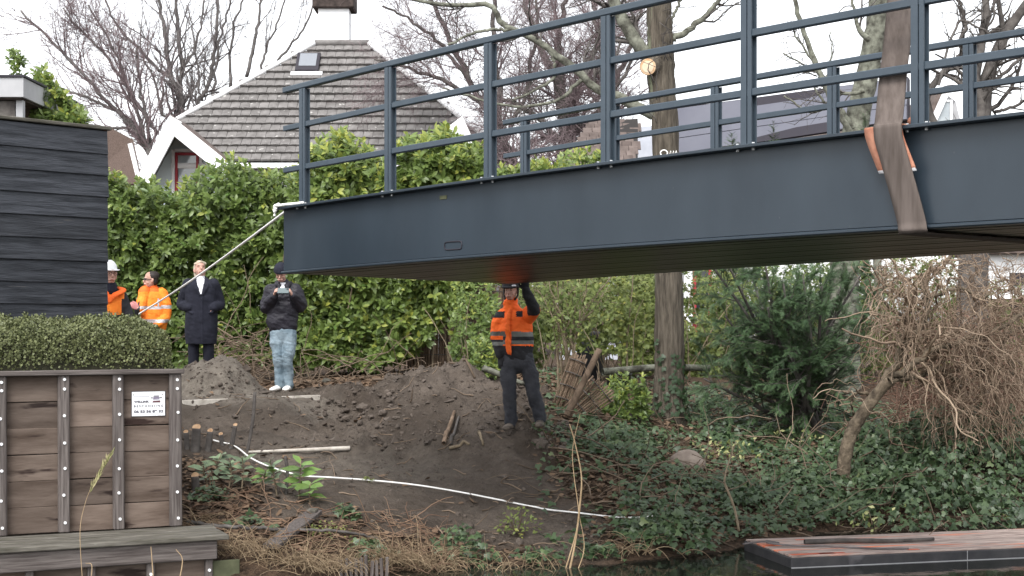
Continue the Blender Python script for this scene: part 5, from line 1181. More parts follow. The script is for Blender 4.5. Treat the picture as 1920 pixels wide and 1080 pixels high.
# the big ridged trunk
b = P(1253, 805, 19.0); b[2] = zat(b[0], b[1]) - .05
big = tag(empty('oak_tree', b), 'stout ridged tree trunk with a freshly sawn limb scar and ivy at its foot', 'tree'); r = np.random.default_rng(31)
p, rd = limb_pts(rows(19, (1252, 815, 80), (1252, 790, 66), (1254, 740, 59), (1255, 650, 56), (1254, 520, 53), (1250, 380, 51), (1247, 250, 50), (1240, 150, 52), (1238, 90, 50), (1236, 30, 47), (1232, -80, 44)), 90, r, .004)
bark_tube('trunk', p - b, rd, m_barkA, big, 30, .055, 33, 11)
Ps, Rs = [], []
for l in (((1225, 215, 22), (1185, 196, 20), (1160, 182, 17), (1120, 167, 15), (1063, 117, 14), (1007, 77, 12), (940, 43, 11), (917, 10, 10), (847, 10, 8), (757, -5, 6)),
          ((1225, 108, 26), (1205, 95, 25), (1180, 60, 24), (1158, 20, 22), (1140, -40, 20)), ((1255, 75, 14), (1285, 60, 12), (1312, 38, 11), (1345, 5, 9), (1370, -30, 7)),
          ((1250, 60, 8), (1262, 30, 6), (1275, 5, 5), (1290, -30, 4)), ((1030, 95, 7), (1040, 120, 7), (1035, 150, 6), (1000, 170, 5), (960, 190, 4)),
          ((1090, 150, 8), (1040, 190, 6), (960, 200, 5), (880, 180, 4), (830, 165, 3)), ((980, 60, 7), (925, 55, 6), (880, 65, 5), (840, 85, 4))):
    q, qr = limb_pts(rows(19, *l), 26, r, .010); bark_tube('limb', q - b, qr, m_barkB, big, 12, .09, 35, 5); Ps.append(q); Rs.append(qr)
Pn, Rn = np.array(Ps), np.array(Rs); tm = MB()
for lv in (dict(n=46, t0=.25, t1=1, L0=.3, L1=1.1, ang=.8, K=9, wob=.2, up=.02, rr=.4, rmin=.006), dict(n=260, t0=.1, t1=1, L0=.12, L1=.5, ang=.8, K=6, wob=.25, up=.0, rr=.6, rmin=.0035)):
    Pn, Rn = grow(r, Pn, Rn, **lv); V, q = tubes(Pn - b, Rn, 4); tm.add(V, q)
for _ in range(8):   # epicormic shoots hugging the trunk
    u, v = r.uniform(1225, 1262), r.uniform(40, 240); q = np.array([P(u + r.normal(0, 4) * k, v - 12 * k, 18.72 - .02 * k) for k in range(7)]); tube1(tm, q - b, np.linspace(.008, .003, 7), 4)
tm.build('twigs', m_barkC, big, kind='stuff')
sc = P(1215, 125, 18.78); mb = MB(); nn = 20; a_ = np.arange(nn) * 2 * math.pi / nn; ax = norm(np.array((-.35, -.9, -.25))); s1 = norm(np.cross(ax, (0, 0, 1))); s2 = np.cross(s1, ax)
sb = empty('cut_limb'); sb.parent = big; sb.location = sc - b
def disc(name, off, r0, r1, mat, dz):
    V = [off + ax * dz + s1 * r0 * math.cos(t) + s2 * r0 * math.sin(t) for t in a_] + [off - ax * .16 + s1 * r1 * math.cos(t) + s2 * r1 * math.sin(t) + np.array((.06, .02, .02)) for t in a_] + [off + ax * (dz + .004)]
    MB().add(V, [(i, (i + 1) % nn, nn + (i + 1) % nn, nn + i) for i in range(nn)], [(i, (i + 1) % nn, 2 * nn)[::-1] for i in range(nn)]).build(name, mat, sb, smooth=False)
disc('collar', np.zeros(3), .112, .16, m_barkA, 0.0); disc('cut_face', np.zeros(3), .104, .10, m_cut, .006); disc('heartwood', np.zeros(3), .075, .07, M('pale_sapwood', (.80, .60, .42), (.86, .70, .52), scale=18, rough=.85), .012)
# white sprayed ring mark on the bark
mk = P(1245, 287, 18.64); a2 = np.linspace(0, 2 * math.pi, 22); mb = MB()
tube1(mb, [mk - b + (.045 * math.cos(t), .004 * abs(math.cos(t)), .038 * math.sin(t)) for t in a2], .009, 5, False)
mb.build('paint_ring', m_rope, big)
mb = MB(); tube1(mb, [P(1255 + 2.6 * k, 287 + (-4 if k % 2 else 5), 18.64 + .003 * k * k) - b for k in range(7)], .006, 4); mb.build('paint_squiggle', m_rope, big)
# ivy on its foot
th = r.uniform(-2.6, .2, 130); hz = r.beta(1.1, 2.2, 130) * 1.15; rad_ = .215 + .09 * np.exp(-hz * 6)
pos = np.stack([np.cos(th) * rad_ + .01, np.sin(th) * rad_, hz + .05], -1); nr = np.stack([np.cos(th), np.sin(th), np.full(130, .35)], -1)
mb = MB(); scatter(mb, 'ivy', pos, norm(np.stack([r.normal(0, .8, 130), 0 * th, -np.ones(130)], -1)), nr, r.uniform(.05, .085, 130), r.uniform(.3, 1, 130)); mb.build('ivy_leaves', m_ivy, big, kind='stuff')

def trunk_tree(name, label, Y, trunk, limbs, mat, tmat, seed, levels, group=None):
    r = np.random.default_rng(seed); b = P(trunk[0][0], trunk[0][1], Y); root = tag(empty(name, b), label, 'tree', group)
    p, rd = limb_pts(rows(Y, *trunk), 60, r, .006); bark_tube('trunk', p - b, rd, mat, root, 18, .08, seed, 7)
    Ps, Rs = [spline(p, 18)], [spline(rd[:, None], 18)[:, 0]]
    for l in limbs:
        q, qr = limb_pts(rows(Y + r.uniform(-.5, .5), *l), 18, r, .01); bark_tube('limb', q - b, qr, mat, root, 10, .09, seed + 5, 5); Ps.append(q); Rs.append(qr)
    Pn, Rn = np.array(Ps[1:] or Ps), np.array(Rs[1:] or Rs); tm = MB()
    for lv in levels: Pn, Rn = grow(r, Pn, Rn, **lv); V, q = tubes(Pn - b, Rn, 4); tm.add(V, q)
    if tm.n: tm.build('twigs', tmat, root, kind='stuff')
    return root
trunk_tree('lichen_tree', 'pale lichen covered trunk rising behind the lifting sling', 24, [(1582, 760, 66), (1582, 600, 58), (1586, 400, 52), (1592, 300, 48), (1605, 235, 45), (1630, 120, 41), (1645, 40, 40), (1655, -60, 38)],
    [((1630, 75, 12), (1612, 55, 9), (1602, 20, 6), (1596, -30, 4)), ((1600, 240, 10), (1572, 200, 7), (1545, 190, 5), (1520, 150, 3)), ((1620, 170, 9), (1580, 175, 6), (1540, 140, 4), (1470, 100, 3))], m_barkB, m_barkC, 51,
    [dict(n=30, t0=.2, t1=1, L0=.3, L1=1.2, ang=.7, K=8, wob=.2, up=0, rr=.5, rmin=.006), dict(n=120, t0=.1, t1=1, L0=.15, L1=.6, ang=.8, K=5, wob=.2, up=0, rr=.6, rmin=.004)])
trunk_tree('young_birch', 'thin leaning pale birch stem between the fourth post and the sling', 22, [(1650, 560, 16), (1630, 330, 14), (1600, 260, 12), (1560, 190, 11), (1530, 120, 10), (1500, 40, 9), (1482, -40, 7)],
    [((1530, 125, 5), (1500, 80, 4), (1478, 40, 3)), ((1565, 195, 5), (1520, 210, 4), (1470, 180, 3)), ((1545, 160, 4), (1560, 110, 3), (1556, 60, 2))], m_barkB, m_barkC, 52, [dict(n=30, t0=.2, t1=1, L0=.15, L1=.6, ang=.7, K=6, wob=.2, up=0, rr=.6, rmin=.004)])
trunk_tree('bare_tree', 'gnarled bare tree with several forks at the right edge', 25, [(1825, 760, 62), (1822, 600, 58), (1830, 420, 50), (1838, 290, 34), (1842, 235, 30), (1848, 165, 27), (1870, 95, 22), (1905, 35, 18), (1960, -40, 14)],
    [((1840, 245, 24), (1838, 190, 19), (1830, 150, 17), (1838, 90, 16), (1848, 30, 14), (1842, -40, 12)), ((1836, 130, 8), (1800, 85, 8), (1812, 50, 8), (1800, 8, 7), (1790, -10, 6)), ((1862, 110, 8), (1880, 60, 10), (1875, 20, 9), (1868, -30, 8)),
     ((1838, 240, 12), (1800, 300, 14), (1740, 190, 13), (1785, 120, 13), (1850, 70, 13), (1925, 20, 12)), ((1855, 160, 8), (1890, 130, 7), (1930, 95, 6)), ((1866, 210, 7), (1900, 200, 6), (1940, 180, 5)), ((1852, 45, 6), (1862, 10, 5), (1866, -30, 4)), ((1760, 160, 5), (1795, 45, 5), (1830, 50, 4), (1860, 65, 3))],
    m_barkC, m_barkC, 53, [dict(n=70, t0=.1, t1=1, L0=.4, L1=1.4, ang=.8, K=9, wob=.22, up=.02, rr=.5, rmin=.008), dict(n=300, t0=.1, t1=1, L0=.15, L1=.6, ang=.9, K=6, wob=.25, up=0, rr=.6, rmin=.005)])

# ------------------------------------------------------------------ laurel hedge
def profile(xs, ys): return lambda x: np.interp(x, xs, ys)
def leafy_volume(name, label, cat, r, n, u0, u1, vtop, vbot, Y0, depth, size, per, mat, spread=.75, kind='laurel', group=None, stems=None, out0=(0, -1, .25), lump=.5, wid=1.25, zoff=None, indiv=0, indmat=None, brightbias=0, parts_kind='stuff', stemmat=None):
    """leaf shoots over the front and top of a lumpy mass whose outline is given as pixel rows"""
    b = P((u0 + u1) / 2, 0, Y0); b[2] = zat(b[0], b[1]); root = tag(empty(name, b), label, cat, group)
    u = r.uniform(u0, u1, n); f = r.beta(1.15, 1.0, n); vt_, vb_ = vtop(u), vbot(u)
    v = vt_ + (vb_ - vt_) * f
    lum = fbm(u / 46.0, v / 46.0, 201, 3) + .6 * fbm(u / 17., v / 17., 207, 2)
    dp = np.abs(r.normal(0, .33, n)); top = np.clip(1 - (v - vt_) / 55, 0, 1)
    Y = Y0 + depth * (np.clip(dp, 0, 1)) * (1 + .0 * top) - lump * lum * depth + depth * .55 * top * r.random(n)
    pos = np.stack([(u - 960) / F * Y, Y, H + (600 - v) / F * Y], -1)
    out = np.array(out0)[None] + r.normal(0, .38, (n, 3)) + top[:, None] * np.array((0, .3, 1.0))
    br = np.clip(r.beta(2, 2.6, n) + .30 * top + .42 * fbm(u / 80., v / 55., 215, 2) + brightbias, 0, 1)  # sky light on the tops is put into the leaf colour
    keep = []; mb = MB(); shoots(mb, r, pos - b, out, size, per, spread, kind, br, wid, keep)
    if indiv:
        ps, fs, us, sz = keep[0]; k = np.argsort(ps[:, 1] - sz * 1.5)[: n * per // 4]; k = r.choice(k, indiv, replace=False)
        V, T = leaf_tpl(kind); me = [MB().add(V * (.9 + .1 * j, 1, 1), None, T).mesh('leaf', indmat) for j in range(2)]
        for i in k:
            fv = norm(fs[i]); s = norm(np.cross(fv, us[i])); w = np.cross(s, fv)
            o = bpy.data.objects.new('leaf', me[i % 2]); C.objects.link(o); o.parent = root
            o.matrix_local = Matrix.Translation(Vector(ps[i] + np.array((0, -.03, .01)))) @ (Matrix((s, fv, w)).transposed().to_4x4()) @ Matrix.Scale(float(sz[i]) * 1.12, 4)
    mb.build('foliage', mat, root, rnd=True, kind='stuff')
    if stems:
        sm = MB(); V, q = tubes(stems[0] - b, stems[1], 5); sm.add(V, q); sm.build('stems', stemmat or m_stem, root, kind='stuff')
    return root
def up_stems(r, n, u0, u1, vb, Y0, Y1, L0, L1, rad, lean=.25, wob=.10, K=9):
    u = r.uniform(u0, u1, n); Y = r.uniform(Y0, Y1, n); x = (u - 960) / F * Y; z = terrain(x, Y) - .03
    p = np.empty((n, K, 3)); p[:, 0] = np.stack([x, Y, z], -1); d = norm(np.stack([r.normal(0, lean, n), r.normal(0, lean * .6, n), np.ones(n)], -1)); L = r.uniform(L0, L1, n) / (K - 1)
    for k in range(1, K): d = norm(d + r.normal(0, wob, (n, 3)) * (1, 1, .4)); p[:, k] = p[:, k - 1] + d * L[:, None]
    return p, r.uniform(rad * .6, rad * 1.3, n)[:, None] * np.linspace(1, .4, K)[None]
r = np.random.default_rng(61)
top_l = profile([190, 210, 245, 290, 330, 380, 415, 440, 480, 520, 560, 580], [322, 325, 345, 338, 352, 318, 305, 292, 322, 330, 318, 300])
bot_l = profile([190, 330, 420, 470, 520, 580], [650, 695, 680, 670, 690, 690])
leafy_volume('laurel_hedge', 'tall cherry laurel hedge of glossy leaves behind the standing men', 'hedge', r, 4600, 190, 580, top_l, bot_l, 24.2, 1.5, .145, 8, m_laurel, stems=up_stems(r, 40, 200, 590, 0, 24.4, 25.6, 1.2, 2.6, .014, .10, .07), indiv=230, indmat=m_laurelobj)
top_r = profile([545, 570, 600, 640, 680, 715, 760, 800, 835, 870, 905, 935, 960, 1000, 1040, 1090, 1130, 1160], [330, 300, 262, 250, 268, 300, 262, 252, 242, 270, 275, 305, 320, 305, 298, 285, 290, 320])
bot_r = profile([545, 600, 700, 760, 800, 860, 900, 1160], [670, 680, 690, 670, 640, 560, 520, 500])
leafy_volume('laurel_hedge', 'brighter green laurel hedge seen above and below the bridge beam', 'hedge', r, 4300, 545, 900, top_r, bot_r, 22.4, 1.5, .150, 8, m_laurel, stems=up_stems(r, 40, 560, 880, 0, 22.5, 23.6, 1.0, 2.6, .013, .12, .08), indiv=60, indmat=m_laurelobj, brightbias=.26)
leafy_volume('laurel_shrub', 'sparse yellowing laurel tops between the lone far posts above the beam', 'shrub', r, 520, 900, 1150, top_r, profile([900, 1160], [380, 380]), 22.8, 1.2, .135, 8, m_laurel, brightbias=.28, stems=up_stems(r, 16, 920, 1140, 0, 22.8, 23.6, 2.5, 3.6, .010))
leafy_volume('laurel_shrub', 'young laurel rising above the black shed roof at far left', 'shrub', r, 230, 62, 160, profile([60, 66, 80, 100, 125, 160], [150, 118, 122, 155, 185, 222]), profile([60, 160], [260, 250]), 17.2, .6, .11, 8, m_laurel, brightbias=.2, stems=up_stems(r, 6, 60, 120, 0, 17.2, 17.6, 2.0, 2.9, .010))
leafy_volume('laurel_shrub', 'small laurel sprig poking up at the left above the carport', 'shrub', r, 26, 16, 42, profile([16, 28, 42], [92, 90, 110]), profile([16, 42], [150, 150]), 17.4, .3, .085, 8, m_laurel, brightbias=-.05)
# low laurel growth under the bridge end, with bare canes
leafy_volume('laurel_shrub', 'low drooping laurel branches beside the wicker fence under the bridge', 'shrub', r, 150, 840, 935, profile([840, 880, 935], [600, 565, 560]), profile([840, 935], [690, 690]), 20.2, .8, .095, 8, m_laurel, brightbias=.05, stems=up_stems(r, 14, 840, 930, 0, 20.0, 20.8, .5, 1.2, .008))
leafy_volume('laurel_shrub', 'grey green leafy sprays hanging just left of the worker', 'shrub', r, 80, 850, 930, profile([850, 930], [528, 530]), profile([850, 930], [600, 580]), 20.6, .6, .085, 7, m_laurel, brightbias=.2)

# dead brush piled at the hedge foot
r = np.random.default_rng(63)
def brush(name, label, cat, u0, u1, Y0, Y1, n, L0, L1, rad, mat, seed, flat=.35, zoff=.05, hgt=.4, K=8, wob=.2, group=None):
    r = np.random.default_rng(seed); u = r.uniform(u0, u1, n); Y = r.uniform(Y0, Y1, n); x = (u - 960) / F * Y; z = terrain(x, Y) + zoff + hgt * r.random(n) ** 1.5
    b = np.array((x.mean(), Y.mean(), z.min())); d = norm(np.stack([r.normal(0, 1, n), r.normal(0, .5, n), r.normal(.1, flat, n)], -1)); L = r.uniform(L0, L1, n) / (K - 1)
    p = np.empty((n, K, 3)); p[:, 0] = np.stack([x, Y, z], -1)
    for k in range(1, K):
        d = norm(d + r.normal(0, wob, (n, 3)) + np.array((0, 0, -.05))); p[:, k] = p[:, k - 1] + d * L[:, None]; g = terrain(p[:, k, 0], p[:, k, 1]) + .01; p[:, k, 2] = np.maximum(p[:, k, 2], g)
    V, q = tubes(p - b, r.uniform(rad * .5, rad * 1.4, n)[:, None] * np.linspace(1, .5, K)[None], 4)
    return tag(MB().add(V, q, r4=np.repeat(r.random(n), (K - 1) * 4)).build(name, mat, None, rnd=True, loc=b), label, cat, group, 'stuff')
m_brush = M('brush_twig', (.10, .072, .05), (.24, .18, .13), scale=3, rough=.9, attr=True, lo=.1, hi=.9)
brush('dead_brush', 'pile of dry brown twigs at the foot of the hedge', 'brush', 395, 500, 22.6, 23.6, 130, .5, 1.5, .008, m_brush, 64, .3, .02, .85)
brush('dead_brush', 'thin bare canes tangled under the hedge behind the dug heap', 'brush', 560, 780, 20.8, 21.8, 60, .4, 1.2, .007, m_brush, 65, .8, .0, .3)
brush('soil_twigs', 'snapped twigs and root bits strewn over the dug soil', 'twigs', 380, 1120, 13.6, 18.2, 150, .06, .35, .007, m_brush, 66, .15, .0, .02, 6)
brush('bank_twigs', 'thin twigs lying among the ivy and leaves on the bank', 'twigs', 1000, 1750, 14.6, 21, 330, .15, 1.1, .007, m_brush, 67, .3, .0, .12)
# clods
r = np.random.default_rng(68); n = 9000; Y = r.uniform(13.2, 20.0, n); u = r.uniform(345, 1180, n); x = (u - 960) / F * Y
d_, l_, s_ = zones(x, Y); kp = r.random(n) < (.12 + .88 * np.maximum(d_, s_ * .6)) * (1 - .85 * l_); x, Y = x[kp], Y[kp]; n = len(x); z = terrain(x, Y)
s = np.exp(r.normal(-4.5, .62, n)); Vt = np.array([(1, 0, 0), (-1, 0, 0), (0, 1, 0), (0, -1, 0), (0, 0, 1), (0, 0, -1)], float); Ft = np.array([(0, 2, 4), (2, 1, 4), (1, 3, 4), (3, 0, 4), (2, 0, 5), (1, 2, 5), (3, 1, 5), (0, 3, 5)])
W = np.stack([x, Y, z], -1)[:, None] + Vt[None] * s[:, None, None] * r.uniform(.6, 1.4, (n, 6, 1)) + r.normal(0, .25, (n, 6, 3)) * s[:, None, None]
tag(MB().add(W, None, (Ft[None] + (np.arange(n) * 6)[:, None, None]).reshape(-1, 3)).build('soil_clods', m_clod, smooth=False), 'loose crumbs and clods of dark soil', 'soil', None, 'stuff')

# big broken clods round the hollow and along the cut
r = np.random.default_rng(69)
def clods(label, spots_):
    mb = MB(); bm = bmesh.new(); bmesh.ops.create_icosphere(bm, subdivisions=2, radius=1); Vb = np.array([v.co for v in bm.verts]); Fb = np.array([[v.index for v in f.verts] for f in bm.faces]); bm.free()
    for (u0, u1, v0, v1, n, s0) in spots_:
        for _ in range(n):
            p = on_ground(r.uniform(u0, u1), r.uniform(v0, v1)); s = s0 * math.exp(r.normal(0, .4)); k = 1 + .9 * fbm(Vb[:, 0] * 1.6 + r.uniform(0, 50), Vb[:, 1] * 1.6 + Vb[:, 2] * 2.1 + r.uniform(0, 50), 290, 3)
            mb.add(Vb * k[:, None] * s * r.uniform(.7, 1.3, 3) * (1, 1, .75) + p + (0, 0, s * .15), None, Fb)
    tag(mb.build('broken_clods', m_clod, smooth=False), label, 'soil', None, 'stuff')
clods('broken lumps of earth round the dug hollow and on the sandy mound', ((590, 745, 735, 795, 60, .026), (350, 640, 765, 838, 70, .017), (640, 760, 790, 845, 24, .016), (355, 500, 685, 745, 60, .016), (1005, 1070, 790, 845, 60, .028), (820, 1120, 960, 1050, 60, .018), (900, 1010, 720, 830, 50, .02)))

# ------------------------------------------------------------------ box hedge on the wall
r = np.random.default_rng(71); n = 30000; hx = r.uniform(-2.75, -.02, n)
th = r.uniform(-.2, math.pi * .62, n); rr_ = np.clip(1 - np.abs(r.normal(0, .13, n)), .5, 1.03)
endr = np.clip((hx + .02 + .42) / .42, 0, 1); sc_ = np.sqrt(np.clip(1 - endr ** 2.2, .02, 1))
lump = 1 + .16 * fbm(hx * 3.2, th * 1.6, 230, 3) + .30 * fbm(hx * 14, th * 7, 233, 2)
yy = .50 - .46 * np.cos(th) * rr_ * lump * (.35 + .65 * sc_); zz = .475 * np.sin(th) ** .8 * rr_ * lump * (.25 + .75 * sc_) if False else np.where(np.sin(th) > 0, .465 * np.abs(np.sin(th)) ** .5 * rr_ * lump * (.45 + .55 * sc_), -.05)
kp = zz > -.01; hx, yy, zz, th = hx[kp], yy[kp], zz[kp], th[kp]; n = len(hx); c, s = math.cos(WA), math.sin(WA)
pos = np.stack([-2.82 + c * hx - s * yy, 12.5 + s * hx + c * yy, 1.76 + zz], -1); b = np.array(lw(-1, .5, 1.29))
o_ = np.stack([s * np.cos(th), -c * np.cos(th), np.sin(th)], -1)
root = tag(empty('box_hedge', b), 'low clipped box hedge with small leaves along the top of the timber wall', 'hedge')
mb = MB(); scatter(mb, 'small', pos - b, o_ * .5 + rdir(r, n) * .8 + (0, 0, .25), o_ + rdir(r, n) * .6, r.uniform(.016, .030, n), np.clip(r.beta(2, 2.4, n) + .3 * fbm(hx * 5, th * 3, 236, 2), 0, 1), 1.15); mb.build('foliage', m_boxleaf, root, rnd=True, kind='stuff')
ns = 260; x0 = r.uniform(-2.7, -.1, ns); q0 = np.stack([-2.82 + c * x0 - s * .5, 12.5 + s * x0 + c * .5, np.full(ns, 1.75)], -1); K = 6; pp = np.empty((ns, K, 3)); pp[:, 0] = q0; dd_ = norm(np.stack([r.normal(0, .5, ns), r.normal(-.2, .6, ns), np.ones(ns)], -1)); 
for k in range(1, K): dd_ = norm(dd_ + r.normal(0, .2, (ns, 3))); pp[:, k] = pp[:, k - 1] + dd_ * .08
V, q = tubes(pp - b, np.full((ns, K), .004), 4); MB().add(V, q).build('stems', m_brush, root, kind='stuff')
def core(xa, xb):   # opaque dark shell filling the inside of the clipped hedge
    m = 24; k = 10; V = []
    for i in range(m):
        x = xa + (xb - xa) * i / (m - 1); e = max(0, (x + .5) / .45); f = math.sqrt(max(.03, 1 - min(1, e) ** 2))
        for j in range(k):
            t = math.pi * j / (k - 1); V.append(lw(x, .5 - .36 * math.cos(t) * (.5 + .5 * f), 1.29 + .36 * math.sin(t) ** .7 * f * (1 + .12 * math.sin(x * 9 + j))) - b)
    MB().add(V, [(i * k + j, i * k + j + 1, (i + 1) * k + j + 1, (i + 1) * k + j) for i in range(m - 1) for j in range(k - 1)]).build('inner_shell', M('dark_inner_shell', (.02, .022, .012), (.045, .042, .026), scale=22, rough=1), root)
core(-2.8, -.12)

# ------------------------------------------------------------------ yew
r = np.random.default_rng(81); yb = P(1505, 822, 19.6); yb[2] = zat(yb[0], yb[1])
yew = tag(empty('yew_tree', yb), 'dark green feathery yew below the bridge right of the big trunk', 'tree')
Ps, Rs = [], []
for k in range(18):
    u1 = (1325 + 36 * k) if k < 10 else (1320 + 40 * (k - 10)); v1 = r.uniform(440, 540) if k < 10 else r.uniform(560, 720); Y1 = 19.6 + r.uniform(-1.0, .8)
    q = spline([yb + (r.normal(0, .12), r.normal(0, .1), -.05), (yb + P(u1, v1, Y1)) / 2 + (r.normal(0, .1), r.normal(0, .2), .05), P(u1, v1, Y1)], 16); Ps.append(q); Rs.append(np.linspace(.04, .012, 16))
    tube1(MB(), q - yb, Rs[-1], 7).build('limb', m_barkC, yew)
Pn, Rn = np.array(Ps), np.array(Rs); P2, R2 = grow(r, Pn, Rn, n=520, t0=.15, t1=1, L0=.4, L1=1.15, ang=.9, K=8, wob=.12, up=-.03, rr=.4, rmin=.004)
P2[:, :, 1] = np.clip(P2[:, :, 1], 18.0, 20.8); V, q = tubes(P2 - yb, R2, 3); MB().add(V, q).build('twigs', m_barkC, yew, kind='stuff')
n = 21000; i = r.integers(0, 520, n); t = r.uniform(.2, 1, n) * 6.999; k = t.astype(int); f = (t - k)[:, None]; pos = P2[i, k] * (1 - f) + P2[i, k + 1] * f; T = norm(P2[i, k + 1] - P2[i, k])
uu = 960 + F * pos[:, 0] / pos[:, 1]; vv = 600 - (pos[:, 2] - H) / pos[:, 1] * F; ok = (uu > 1302) & (uu < 1690) & (vv < 835) & (vv > 440 ) & ~((uu > 1600) & (vv > 660)) ; pos, T = pos[ok], T[ok]; n = len(pos)
mb = MB(); scatter(mb, 'yew', pos - yb, T + rdir(r, n) * .65 + (0, -.1, -.25), rdir(r, n) * .5 + (0, -.35, .8), r.uniform(.075, .145, n), np.clip(r.beta(2, 2.4, n) + .45 * fbm(pos[:, 0] * 2.4, pos[:, 2] * 2.4, 240, 2), 0, 1)); mb.build('foliage', m_yew, yew, rnd=True, kind='stuff')
# young yew shoots sticking above the bridge deck behind
for (u, v, Y, h, lab) in ((1450, 300, 21.5, .55, 'young conifer tip showing above the beam left of the fourth post'), (1372, 292, 21.5, .32, 'smaller conifer tip by the lone far post above the beam'), (1622, 275, 21.8, .55, 'conifer tip growing in front of the lichen trunk')):
    b_ = P(u, v, Y); root = tag(empty('conifer_shoot', b_), lab, 'conifer'); n = 60; hh = r.random(n); a = r.uniform(0, 6.28, n)
    mb = MB(); tube1(mb, [(0, 0, -1.4), (0.02, 0, 0), (0, 0, h)], [.012, .009, .003], 5); mb.build('stem', m_barkC, root)
    mb = MB(); dr = np.stack([np.cos(a), np.sin(a), .55 + 0 * a], -1); scatter(mb, 'yew', np.stack([0 * hh, 0 * hh, hh * h], -1), dr, np.stack([-np.cos(a) * .5, -np.sin(a) * .5, 1 + 0 * a], -1), .16 * (1.15 - .7 * hh), r.random(n), 1.2); mb.build('needles', m_yew, root, rnd=True, kind='stuff')

# ------------------------------------------------------------------ corkscrew willow
r = np.random.default_rng(91); wb = on_ground(1586, 908); wY = wb[1]
wil = tag(empty('corkscrew_willow', wb), 'leaning corkscrew willow with tangled twisting bare branches over the ivy', 'tree')
p, rd = limb_pts(rows(wY, (1587, 916, 30), (1582, 880, 26), (1590, 830, 25), (1606, 795, 24), (1625, 765, 23), (1650, 732, 22), (1672, 712, 18)), 40, r, .004); bark_tube('trunk', p - wb, rd, m_willow, wil, 16, .10, 93, 5)
Ps, Rs = [], []
for l in (((1650, 735, 17), (1690, 665, 15), (1722, 612, 14), (1740, 560, 12), (1728, 520, 11), (1765, 500, 9), (1790, 465, 7)), ((1668, 715, 17), (1700, 690, 13), (1745, 660, 12), (1800, 640, 11), (1850, 625, 9), (1925, 585, 8)),
          ((1668, 712, 14), (1720, 705, 12), (1760, 690, 11), (1810, 720, 9), (1850, 690, 8), (1900, 700, 6)), ((1640, 742, 8), (1610, 735, 6), (1595, 752, 5), (1600, 775, 3)), ((1700, 690, 9), (1690, 640, 8), (1700, 600, 7), (1650, 560, 5), (1660, 520, 4)),
          ((1740, 560, 7), (1800, 540, 6), (1840, 560, 6), (1880, 520, 5)), ((1800, 640, 7), (1830, 680, 6), (1870, 740, 5), (1850, 800, 4)), ((1900, 690, 12), (1880, 640, 9), (1930, 600, 8), (1910, 540, 6))):
    q, qr = limb_pts(rows(wY + r.uniform(-.2, .6), *l), 26, r, .018); bark_tube('limb', q - wb, qr, m_willow, wil, 9, .06, 95, 4); Ps.append(q); Rs.append(qr)
Pn, Rn = np.array(Ps), np.array(Rs)
def corkscrew(P2, r, amp, fr):
    n, K, _ = P2.shape; t = np.linspace(0, 1, K)[None]; ph = r.uniform(0, 6.28, (n, 1)); f_ = r.uniform(fr * .6, fr * 1.4, (n, 1)); a = rdir(r, n); b2 = norm(np.cross(a, rdir(r, n))); w = amp * r.uniform(.5, 1.3, (n, 1)) * np.minimum(1, t * 5)
    return P2 + (w * np.sin(ph + f_ * t))[..., None] * a[:, None] + (w * np.cos(ph * 1.3 + f_ * t))[..., None] * b2[:, None]
mb = MB(); A1, B1 = grow(r, Pn, Rn, n=120, t0=.1, t1=1, L0=.5, L1=1.3, ang=.8, K=22, wob=.16, up=-.01, rr=.5, rmin=.007, taper=.4); A1 = corkscrew(A1, r, .035, 16)
V, q = tubes(A1 - wb, B1, 5); mb.add(V, q, r4=np.repeat(r.random(120), 21 * 5))
A2, B2 = grow(r, A1, B1, n=480, t0=.05, t1=1, L0=.4, L1=1.4, ang=.8, K=20, wob=.14, up=-.04, rr=.5, rmin=.0042, taper=.5); A2 = corkscrew(A2, r, .024, 20)
def fade_left(A, B):
    uu = 960 + F * A[:, -1, 0] / A[:, -1, 1]; vv = 600 - (A[:, -1, 2] - H) / A[:, -1, 1] * F; ok = (uu > 1585 + np.clip(700 - vv, 0, 200) * .25) & (vv > 470) & (vv < 860) & ~((uu < 1680) & (vv > 740)); return A[ok], B[ok]
A2, B2 = fade_left(A2, B2); V, q = tubes(A2 - wb, B2, 4); mb.add(V, q, r4=np.repeat(r.random(len(A2)), 19 * 4))
A3, B3 = grow(r, A2, B2, n=1100, t0=.05, t1=1, L0=.25, L1=.9, ang=.8, K=14, wob=.16, up=-.12, rr=.7, rmin=.0028, taper=.6); A3 = corkscrew(A3, r, .016, 15); A3, B3 = fade_left(A3, B3)
sel = [i for i, l in enumerate(A1) if 960 + F * l[:, 0].mean() / l[:, 1].mean() > 1720]; A4, B4 = grow(r, A1[sel], B1[sel], n=200, t0=.1, t1=1, L0=.7, L1=1.6, ang=.9, K=22, wob=.10, up=-.16, rr=.5, rmin=.0034, taper=.5); A4 = corkscrew(A4, r, .018, 20)
vb4 = 600 - (A4[:, -1, 2] - H) / A4[:, -1, 1] * F; A4, B4 = A4[vb4 < 905], B4[vb4 < 905]; V, q = tubes(A4 - wb, B4, 3); mb.add(V, q, r4=np.repeat(r.random(len(A4)), 21 * 3))
V, q = tubes(A3 - wb, B3, 3); mb.add(V, q, r4=np.repeat(r.random(len(A3)), 13 * 3)); mb.build('twigs', m_willowtwig, wil, rnd=True, kind='stuff')
brush('hanging_twigs', 'reddish mass of dry hanging twigs beyond the twisted willow', 'brush', 1690, 1960, 18.0, 20.5, 900, .5, 1.5, .007, M('reddish_twig', (.12, .065, .045), (.25, .15, .11), scale=3, attr=True, rough=.9, lo=.1, hi=.9), 97, .7, .1, 1.5, 10, .25)

